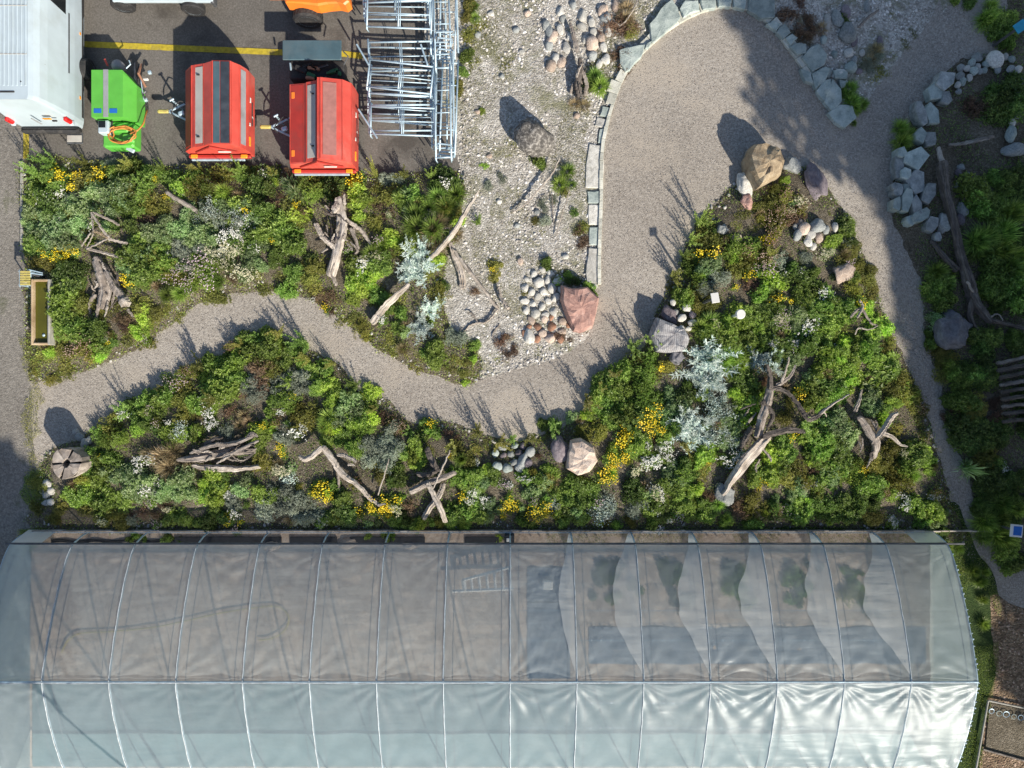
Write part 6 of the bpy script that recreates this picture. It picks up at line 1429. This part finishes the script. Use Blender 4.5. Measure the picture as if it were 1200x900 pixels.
# planted island
for a in [
 ('green',712,462,12,14,5,15),('green',728,450,12,14,4,15),('lime',728,478,10,10,2,12),('green',720,490,12,10,3,13),('green',760,470,14,14,4,14),('feather',758,462,10,12,2,14),('olive',700,510,10,12,3,11),('dark',750,430,22,12,4,14),('olive',765,432,18,8,4,12),('yellow',778,425,10,6,1,8),('brown',750,430,18,10,3,11),
 ('yellow',764,482,8,7,2,10),('yellow',758,495,10,8,3,10),('yellow',766,508,8,10,2,10),('yellow',730,508,9,10,3,10),('yellow',728,522,8,10,2,10),('yellow',718,540,9,8,2,10),('yellow',712,555,8,12,3,10),('yellow',708,568,6,8,1,9),('yellow',738,512,8,6,1,8),('yellow',725,532,14,14,2,9),
 ('green',745,525,12,14,3,13),('white',756,530,8,10,2,10),('white',765,548,10,12,2,11),('cream',744,555,6,8,1,10),('brown',765,525,10,10,2,10),('dark',740,575,14,12,3,13),('green',755,585,14,12,3,13),('artemisia',712,592,14,12,4,13),('artemisia',700,602,10,6,1,10),('white',766,570,10,8,2,11),('white',778,588,8,6,1,10),
 ('sage',752,592,12,10,2,12),('dark',770,605,14,10,3,12),('green',795,575,12,16,4,14),('lime',810,582,12,12,3,12),('mint',790,560,12,12,3,13),('green',800,545,14,14,3,13),('olive',815,545,12,14,2,13),('lime',826,540,8,16,2,12),('yellow',824,538,5,5,1,8),('green',820,600,18,10,4,12),('grass',845,600,14,10,2,12),('pink',790,600,8,6,1,9),('white',768,619,6,4,1,8),('white',782,612,8,5,1,8),
 ('dark',790,480,12,24,4,14),('dark',805,460,10,14,2,13),('green',780,510,12,12,3,13),('silver',834,430,12,14,3,23),('silver',830,450,12,8,2,19),('silver',822,420,5,5,1,10),('silver',815,500,12,12,3,20),('silver',810,515,8,6,1,12),('silver',895,418,14,8,2,14),('silver',880,420,8,6,1,12),('silver',908,434,5,5,1,9),
 ('artemisia',842,480,12,16,5,14),('mint',850,500,12,14,4,14),('artemisia',845,515,12,10,3,13),('white',855,540,10,8,3,12),('white',868,530,6,8,1,10),('lime',872,470,12,16,5,14),('green',880,450,12,12,3,14),('lime',860,455,8,8,1,11),('lime',882,490,6,6,1,10),('green',898,465,5,10,1,10),
 ('dark',860,425,18,14,5,14),('green',855,410,22,12,5,15),('green',840,390,14,14,4,15),('lime',848,385,12,8,2,12),('grass',828,385,10,12,2,14),('green',890,395,16,12,4,15),('lime',870,372,10,10,2,12),('green',882,378,14,10,3,13),('dark',900,360,12,14,4,14),('lime',905,330,12,10,3,13),('green',895,345,10,8,2,13),
 ('seed',890,300,14,14,4,14),('feather',870,295,12,14,3,14),('olive',862,310,10,12,3,13),('brown',880,330,12,8,2,12),('pink',892,308,14,12,2,12),('yellow',828,302,14,8,3,9),('yellow',822,312,10,6,1,8),('yellow',860,345,4,10,1,7),('yellow',888,280,9,7,2,9),('yellow',895,355,10,5,1,7),('yellow',912,352,14,6,3,8),('yellow',906,338,6,5,1,6),
 ('dark',835,318,10,10,3,12),('dark',812,330,12,14,4,13),('olive',830,275,14,14,4,12),('green',828,262,8,8,1,10),('feather',812,308,8,12,2,12),('brown',850,290,12,14,3,11),('sage',835,330,14,8,2,12),('dark',820,358,12,14,3,13),('green',800,350,12,12,2,12),('lime',803,345,8,8,1,9),('moss',792,340,10,20,3,10),('lime',800,353,6,5,1,8),
 ('seed',925,240,18,14,5,13),('seed',912,262,14,14,4,13),('brown',935,250,12,18,3,12),('olive',910,228,14,10,3,12),('cream',930,245,14,14,2,9),('straw',900,250,12,12,2,11),('olive',890,245,14,14,3,12),('moss',870,262,14,10,3,12),('lime',916,215,8,6,1,9),('moss',940,300,14,8,2,11),('lime',972,285,10,8,2,10),('cream',970,300,12,6,2,9),('moss',968,258,6,6,1,8),
 ('sage',930,305,20,6,2,10),('dark',935,325,18,10,4,13),('white',925,322,14,12,2,9),('dark',990,275,8,16,3,12),('olive',995,300,12,14,4,12),('olive',1010,320,12,14,5,13),('olive',1018,345,8,12,3,12),('lime',1015,360,6,8,1,11),('dark',998,335,10,12,2,12),
 ('green',950,345,18,16,6,16),('broad',958,355,18,16,4,16),('green',975,370,14,14,4,15),('white',945,378,10,8,2,11),('white',965,345,12,10,2,10),('mint',935,375,10,8,2,13),('spiky',935,373,8,8,1,15),('pink',915,382,8,12,3,11),('green',960,395,18,12,4,15),('lime',985,395,10,10,2,12),('green',940,400,12,12,3,14),('white',930,395,8,8,1,9),('dark',915,400,10,10,2,12),
 ('lime',1030,385,10,12,3,12),('green',1020,400,12,12,3,13),('olive',1040,405,8,10,2,11),('green',1000,415,16,12,4,14),('lime',1000,405,12,10,2,12),('mint',920,418,14,8,2,12),('dark',915,425,12,10,2,12),('white',905,402,6,6,1,8),
 ('lime',975,430,18,12,5,14),('lime',990,448,14,12,3,13),('green',970,455,18,12,4,14),('lime',1000,430,10,10,2,12),('broad',1025,440,12,12,3,14),('green',1035,432,12,14,3,13),('mint',1022,465,12,12,3,12),('moss',1050,445,10,18,4,13),('olive',1058,460,10,14,3,12),('lime',1065,462,5,14,2,10),('green',1045,475,12,10,2,12),('brown',1015,450,5,8,1,9),
 ('yellow',938,458,9,8,2,10),('yellow',934,470,5,5,1,7),('mint',950,445,6,8,1,10),('olive',925,478,12,10,2,12),('green',955,470,12,8,2,12),('mint',970,500,16,12,4,14),('mint',985,515,16,14,4,14),('green',950,515,18,14,5,15),('lime',960,530,14,12,3,13),('green',980,540,20,14,6,15),('lime',990,555,14,10,3,13),('broad',975,550,14,14,4,15),('mint',970,555,10,8,2,12),
 ('lime',905,540,8,14,4,13),('lime',902,560,6,8,1,10),('green',920,535,12,16,4,14),('brown',945,545,10,10,3,12),('olive',935,560,12,10,3,13),('mint',928,570,10,8,2,12),('green',950,570,12,10,2,13),('yellow',890,565,10,6,2,9),('yellow',885,572,6,5,1,8),('green',888,555,8,12,2,11),('brown',868,590,10,10,3,11),('olive',885,590,14,10,3,12),
 ('olive',1030,545,12,10,4,13),('moss',1040,550,8,10,1,12),('dark',1050,520,12,14,4,13),('moss',1075,500,8,22,4,13),('lime',1085,540,6,16,3,11),('olive',1070,470,8,20,3,12),('green',1068,535,12,14,4,13),('dark',1050,555,16,12,5,14),('green',1030,575,18,10,4,14),('dark',1000,590,26,12,6,14),('green',960,595,24,10,5,14),('dark',920,600,26,8,5,13),('olive',1015,605,16,6,3,11),('lime',1018,606,5,4,1,7),
 ('white',1092,580,6,8,2,8),('white',1060,590,10,8,2,8),('white',1048,610,10,4,2,7),('green',1080,600,16,12,5,13),('dark',1105,612,12,10,3,12),('moss',1100,575,8,14,2,11),('green',860,612,30,4,3,9),('dark',700,616,40,3,3,8),('white',1055,580,4,8,1,7)
]: patch(*a)
# shaded right bed
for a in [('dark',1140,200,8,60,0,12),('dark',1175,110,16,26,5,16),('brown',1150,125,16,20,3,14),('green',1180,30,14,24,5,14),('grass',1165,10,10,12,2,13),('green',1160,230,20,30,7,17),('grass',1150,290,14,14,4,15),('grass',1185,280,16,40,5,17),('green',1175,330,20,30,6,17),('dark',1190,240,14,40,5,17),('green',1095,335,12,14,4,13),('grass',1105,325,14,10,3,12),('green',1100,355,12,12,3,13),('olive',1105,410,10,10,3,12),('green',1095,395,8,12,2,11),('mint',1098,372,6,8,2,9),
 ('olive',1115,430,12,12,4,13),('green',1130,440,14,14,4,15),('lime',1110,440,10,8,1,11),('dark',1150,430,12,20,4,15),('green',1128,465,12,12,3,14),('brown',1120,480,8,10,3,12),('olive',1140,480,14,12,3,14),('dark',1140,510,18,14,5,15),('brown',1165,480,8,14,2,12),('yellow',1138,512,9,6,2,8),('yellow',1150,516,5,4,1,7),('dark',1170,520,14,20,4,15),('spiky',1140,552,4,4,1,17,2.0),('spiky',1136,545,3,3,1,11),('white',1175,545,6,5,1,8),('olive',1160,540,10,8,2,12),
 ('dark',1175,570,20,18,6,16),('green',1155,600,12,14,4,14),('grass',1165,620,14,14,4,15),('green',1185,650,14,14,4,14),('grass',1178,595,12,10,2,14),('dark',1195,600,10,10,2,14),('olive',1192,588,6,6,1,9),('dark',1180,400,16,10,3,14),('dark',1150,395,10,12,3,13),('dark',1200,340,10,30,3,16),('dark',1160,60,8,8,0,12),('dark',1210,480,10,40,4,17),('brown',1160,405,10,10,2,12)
]: patch(*a)
for i, (x, y) in enumerate([(300,395),(325,390),(355,402),(390,425),(283,405),(232,430),(190,455),(150,480),(415,452),(440,478),(560,508),(585,520),(600,515),(618,515),(690,470),(705,455),(720,440),(744,408),(690,488),(648,500),(790,322),(803,300),(812,282),(822,262),(808,340),(765,400),(150,195),(190,198),(235,200),(280,202),(320,203),(440,205),(470,206),(505,207),(100,192),(60,190),(865,300),(900,300),(950,365),(985,385),(1015,405),(940,500),(960,560),(800,520),(740,500),(560,260),(360,420),(250,470),(480,505),(530,520),(45,205),(340,450)]):
    plant('tall', x, y, 12+4*(i % 3), .40+.10*(i % 4))
# small mixed plants coming up between the shrubs
KN = ['straw', 'brown', 'lime', 'olive', 'white', 'cream', 'seed', 'grass', 'yellow', 'feather', 'mint', 'pink', 'moss', 'broad', 'straw', 'sage', 'olive', 'lime']
for bi, (P, n) in enumerate(((gA, 110), (gB, 210))):
    for i, q in enumerate(scatter(P, n)):
        px, py = 600+q[0]*35, 450-q[1]*35
        if min(math.hypot(px-a, py-b) for a, b in ((680,362),(895,195),(787,393),(681,537),(656,525),(602,536),(77,543),(955,270),(838,349),(868,368),(130,335),(255,532),(395,270),(510,570),(796,372),(47,365),(47,340),(395,250),(890,500),(870,540),(485,350),(540,240))) < 26: continue
        plant(KN[(i*7+bi) % len(KN)], px, py, random.uniform(5, 10.5), random.uniform(.9, 1.7))
# turf weeds at the greenhouse's right end
for a in [('grass',1120,640,10,14,3,9),('grass',1150,700,10,40,5,9),('moss',1140,665,10,20,4,8)]: patch(*a)

# low growth covering the soil between the plants
def cover(name, P, n, mat, l, w, holes=(), up=(.1, 1.0), zf=hz_arr, hgt=.05):
    Q = scatter(P, n, holes)
    f = np.array([noise.noise(Vector((q[0]*.8, q[1]*.8, len(name)))) for q in Q]); Q = Q[f > -.18]; n = len(Q)
    T = np.concatenate([Q, (zf(Q)+rng.uniform(0, hgt, n))[:, None]], 1)
    a = rng.uniform(0, 6.283, n); e = rng.uniform(*up, n); d = np.stack([np.cos(a)*np.cos(e), np.sin(a)*np.cos(e), np.sin(e)], 1)
    u = unit(np.tile([[0, 0, 1.0]], (n, 1))+rng.normal(0, .3, (n, 3))); V, F = quads(leafgeo(T, d, u, rng.uniform(.5, 1.2, n)*l, rng.uniform(.6, 1.2, n)*w))
    o = link(name, np_mesh(name, V, F, mat)); o['kind'] = 'stuff'; return o
gDv = G([(1120,72),(1092,108),(1062,150),(1046,200),(1044,250),(1058,290),(1075,330),(1086,400),(1101,450),(1112,500),(1132,560),(1152,612),(1172,642),(1202,664),(1260,690),(1260,-30),(1190,-30),(1180,0),(1165,60)])
cover('ground_cover', gA, 17000, lf_green, .07, .035); cover('ground_cover', gB, 24000, lf_green, .07, .035)
cover('ground_cover', gA, 9000, lf_olive, .06, .025, hgt=.1); cover('ground_cover', gB, 15000, lf_dark, .07, .03, hgt=.1); cover('ground_cover', gB, 7000, lf_olive, .06, .02, hgt=.1)
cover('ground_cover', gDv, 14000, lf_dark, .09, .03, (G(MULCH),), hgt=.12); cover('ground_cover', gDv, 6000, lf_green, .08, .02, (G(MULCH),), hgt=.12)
def fringe(P, n, w):
    Q = scatter(P, n*7); return Q[dist(P, Q) < w][:n]
def cover_at(name, Q, mat, l, w, up=(.1, 1.0), hgt=.08):
    n = len(Q); T = np.concatenate([Q+rng.normal(0, .06, Q.shape), (hz_arr(Q)+rng.uniform(0, hgt, n))[:, None]], 1)
    a = rng.uniform(0, 6.283, n); e = rng.uniform(*up, n); d = np.stack([np.cos(a)*np.cos(e), np.sin(a)*np.cos(e), np.sin(e)], 1)
    u = unit(np.tile([[0, 0, 1.0]], (n, 1))+rng.normal(0, .3, (n, 3))); V, F = quads(leafgeo(T, d, u, rng.uniform(.5, 1.2, n)*l, rng.uniform(.6, 1.2, n)*w))
    o = link(name, np_mesh(name, V, F, mat)); o['kind'] = 'stuff'
cover_at('edge_growth', fringe(gA, 8000, .55), lf_olive, .06, .022); cover_at('edge_growth', fringe(gB, 9000, .45), lf_olive, .06, .02)
cover_at('edge_growth', fringe(gA, 3500, .6), lf_lime, .06, .03); cover_at('edge_growth', fringe(gB, 4000, .5), lf_green, .06, .03)
cover('leaf_litter', gA, 4000, lf_straw, .05, .018, up=(-.1, .3)); cover('leaf_litter', gB, 7000, lf_brown, .05, .018, up=(-.1, .3))
cover('leaf_litter', gP, 1800, lf_brown, .035, .015, (gA[::2], gB[::2]), (-.1, .3), lambda Q: np.full(len(Q), .02), .005)
gT = G([p for p in TURF if p[1] < 960][:8]+[(1100,950),(1060,950),(1085,660)])
zero = lambda Q: np.full(len(Q), .012)
cover('turf_grass', G([(1082,622),(1118,590),(1136,626),(1160,668),(1172,706),(1168,790),(1160,820),(1148,905),(1100,940),(1100,700)]), 26000, lf_green, .07, .012, up=(.6, 1.5), zf=zero)
cover('turf_grass', G([(640,618),(1080,618),(1080,640),(640,640)]), 5000, lf_green, .07, .014, (), (.6, 1.4), zero)
cover('verge_grass', wob(G([(26,380),(34,380),(46,460),(46,540),(50,620),(26,640),(34,540),(32,470)]), .35, .2, 5), 6500, lf_olive, .06, .014, up=(.4, 1.4), zf=zero)
cover('verge_grass', wob(G([(30,560),(60,550),(56,622),(20,650)]), .4, .2, 6), 5000, lf_dark, .07, .02, up=(.2, 1.2), zf=zero)
cover('shingle_weeds', G([(540,0),(600,0),(600,200),(640,300),(690,330),(690,390),(600,380),(556,320),(542,200)]), 13000, lf_olive, .05, .014, zf=zero)
cover('shingle_weeds', G([(730,0),(790,0),(700,120),(690,240),(640,240),(660,120)]), 10000, lf_olive, .05, .014, zf=zero)
cover('shingle_weeds', G([(540,0),(700,0),(660,120),(690,330),(690,390),(600,380),(556,320),(542,200)]), 5000, lf_brown, .045, .012, zf=zero)
# crops inside the greenhouse
for a in [('dark',715,668,12,14,3,11),('dark',745,690,8,14,2,10),('dark',788,672,10,16,3,12),('dark',862,680,12,16,3,12),('dark',940,680,12,16,3,12),('dark',1010,700,12,18,3,11),('sage',700,690,8,20,3,10),('green',720,700,10,12,2,9),('sage',800,700,10,14,3,10),('green',875,700,10,12,3,9),('sage',850,665,12,8,2,9),('green',930,705,10,10,2,9),('sage',955,665,10,10,2,9),('green',1000,672,12,8,3,9),('sage',1025,715,8,8,2,9),('green',160,632,12,4,3,7),('green',200,633,12,3,3,7),('green',440,630,20,3,3,6),('lime',585,632,6,4,2,6)]: patch(*a)
tall = patch

# ------------------------------------------------------------------ labels of plants: each told by the thing it stands nearest to
LM = [('white van',50,140),('green pump trailer',140,150),('first red trailer',258,180),('second red trailer',378,198),('frame column',518,180),('water trough',47,365),('bare pole frame',125,275),('weathered stump',130,335),('buried grey log',218,240),('pale root stump',395,280),
 ('long splintered log',538,255),('short pale log end',455,358),('forked thin log',560,325),('cobble heap',634,345),('pink boulder',680,362),('path bend',552,440),('dark crusted boulder',620,165),('bark stump',680,95),('thin curved branch',630,222),('edging wall',705,200),
 ('tan boulder',895,195),('cobble cluster',955,270),('white square sign',838,349),('round white post',868,368),('banded boulder',787,393),('pale beige boulder',681,537),('purple rock',656,525),('grey cobble cluster',602,536),('crossed log pile',510,570),('forked pale branch',400,555),('driftwood trunk',255,532),('round cut stump',77,543),
 ('dead tree top',905,450),('dead branch tip',990,465),('dead tree foot',845,575),('forked stump',1025,505),('twisted root',1010,370),('dark boulder',1117,385),('dry stone wall',1070,200),('fallen dark trunk',1130,300),('cobble ring',1150,75),('stacked logs',1185,460),('blue sign',1191,622),('pale rim corner',995,140),('trailer drawbar',200,125),('greenhouse corner',60,622),
 ('ladder end',570,622),('left greenhouse half',330,622),('greenhouse right corner',1090,622),('right greenhouse half',880,622),('right path middle',1060,440),('path left end',110,455),('path middle',420,430),('island left edge',800,320)]
from collections import defaultdict
G_ = defaultdict(list)
for o, kind, px, py, r in PLANTS:
    n, lx, ly = min(LM, key=lambda l: (l[1]-px)**2+(l[2]-py)**2); dx, dy = px-lx, py-ly
    if math.hypot(dx, dy) < 9: w = 'right beside'
    else:
        a = math.degrees(math.atan2(-dy, dx)) % 360; w = ['right of', 'up right of', 'above', 'up left of', 'left of', 'down left of', 'below', 'down right of'][int((a+22.5)//45) % 8]
    if kind in ('dark', 'green') and 650 < py < 720 and px < 1100 and px > 690: n, w = 'indoor ladder', 'right of'
    G_[(kind, w, n)].append((math.hypot(dx, dy), o, r, px, py))
ORD = ['nearest', 'second nearest', 'third nearest', 'fourth nearest', 'fifth nearest', 'sixth nearest', 'seventh nearest', 'eighth nearest', 'ninth nearest', 'tenth nearest', 'eleventh nearest', 'twelfth nearest', 'thirteenth nearest', 'fourteenth nearest', 'fifteenth nearest', 'sixteenth nearest']
for (kind, w, n), L in G_.items():
    L.sort(key=lambda t: t[0]); d, nm, cat = DESC[kind]
    for i, (q, o, r, px, py) in enumerate(L):
        lab = '%s %s the %s' % (d, w, n)
        if len(L) > 1: lab = '%s, %s to it' % (lab, ORD[min(i, 15)])
        tag(o, lab, cat, d+'s in the beds')

# ------------------------------------------------------------------ tall trees just outside the picture that shade its right and lower left
crown_m = leaf_mat('tree_leaf', (.02, .05, .01), (.035, .08, .015), (.06, .11, .025), .12)
def tree(x, y, zc, rad, seed, n, label):
    g = np.random.default_rng(seed); t = empty('broadleaf_tree', (x, y, 0), label, 'tree', 'tall trees beyond the picture edge')
    mb = MB(); mb.tube(smooth_pts([Vector((x, y, 0)), Vector((x+.15, y, zc*.35)), Vector((x-.1, y+.1, zc*.7)), Vector((x, y, zc+rad*.4))], [.28, .22, .15, .05], 4, .03, seed)[0], [(.28-.23*i/12)*(.3 if seed == 7 else 1) for i in range(13)], 9, .2, seed); mb.build('trunk', wood_mid, t)
    mb = MB()
    C = []
    for k in range(18 if seed != 7 else 9):
        a = g.uniform(0, 6.28); e = g.uniform(-.5, 1.2); q = rad*g.uniform(.35, .85); c = Vector((x+q*math.cos(a)*math.cos(e), y+q*math.sin(a)*math.cos(e), zc+q*math.sin(e)*.8)); C.append(c)
        b = Vector((x, y, zc*.72+g.uniform(0, zc*.2))); mb.tube([b, b.lerp(c, .5)+Vector((0, 0, .3)), c], [.09 if seed != 7 else .03, .06 if seed != 7 else .02, .02], 5, .1, seed)
    mb.build('limbs', wood_mid, t)
    k = g.integers(0, len(C), n); Cn = np.array([tuple(c) for c in C]); rr_ = rad*g.uniform(.22, .42, len(C))
    P = Cn[k]+unit(g.normal(size=(n, 3)))*(rr_[k]*g.random(n)**.4)[:, None]*np.array([1, 1, .7])
    d = unit(g.normal(size=(n, 3))); u = unit(g.normal(size=(n, 3)))
    V, F = quads(leafgeo(P, d, u, g.uniform(.36, .62, n), g.uniform(.26, .42, n))); V = V-np.array([x, y, 0]); link('crown', np_mesh('crown', V, F, crown_m), t)
def tree_for(shx, shy, zc, rad, seed, label, n=8500):
    """tree whose crown shade falls round plan point (shx,shy)"""
    L = zc/math.tan(SUN_EL); x, y = (shx-600)/35+L*sx, (450-shy)/35+L*sy; tree(x, y, zc, rad, seed, n, label)
tree_for(1000, 45, 9.5, 4.2, 1, 'tall broadleaf tree outside the right edge, shading the top path', 6400); tree_for(1130, 60, 9.0, 3.6, 2, 'broadleaf tree outside the right edge, shading the upper corner')
tree_for(1160, 200, 8.5, 3.4, 3, 'broadleaf tree outside the right edge, shading the dry stone wall', 6400); tree_for(1180, 345, 8.5, 3.4, 4, 'broadleaf tree outside the right edge, shading the dark boulder', 6400)
tree_for(1215, 500, 8.0, 2.8, 5, 'broadleaf tree outside the right edge, shading the log stack', 7000); tree_for(1178, 622, 8.0, 2.2, 6, 'small broadleaf tree outside the lower right corner', 2000)
tree_for(1085, 20, 9.0, 2.8, 12, 'broadleaf tree outside the right edge, shading the middle of the top path', 7500)
tree_for(1160, 290, 9.0, 3.2, 13, 'broadleaf tree outside the right edge, shading the fallen dark trunk', 7000)
tree_for(1200, 70, 6.0, 3.0, 20, 'lower bushy tree just beyond the right edge, first from the top', 8000)
tree_for(1190, 210, 6.0, 3.0, 21, 'lower bushy tree just beyond the right edge, second from the top', 8000)
tree_for(1195, 350, 6.0, 3.0, 22, 'lower bushy tree just beyond the right edge, third from the top', 8000)
tree_for(1190, 490, 6.0, 3.0, 23, 'lower bushy tree just beyond the right edge, fourth from the top', 8000)
tree_for(1060, 165, 8.5, 2.2, 8, 'slim broadleaf tree outside the right edge, dappling the path fork', 1300)
tree_for(1215, 420, 9.5, 3.0, 9, 'broadleaf tree outside the right edge, second one shading the log stack', 8000)
tree_for(1215, 130, 9.5, 3.2, 10, 'broadleaf tree outside the right edge, shading the cobble ring', 8000)
tree_for(1225, 740, 7.0, 2.3, 11, 'small broadleaf tree outside the lower right corner, shading the wood chips', 2000)
tree_for(-22, 578, 8.5, 2.0, 7, 'slender broadleaf tree below the lower left corner of the picture', 3000)
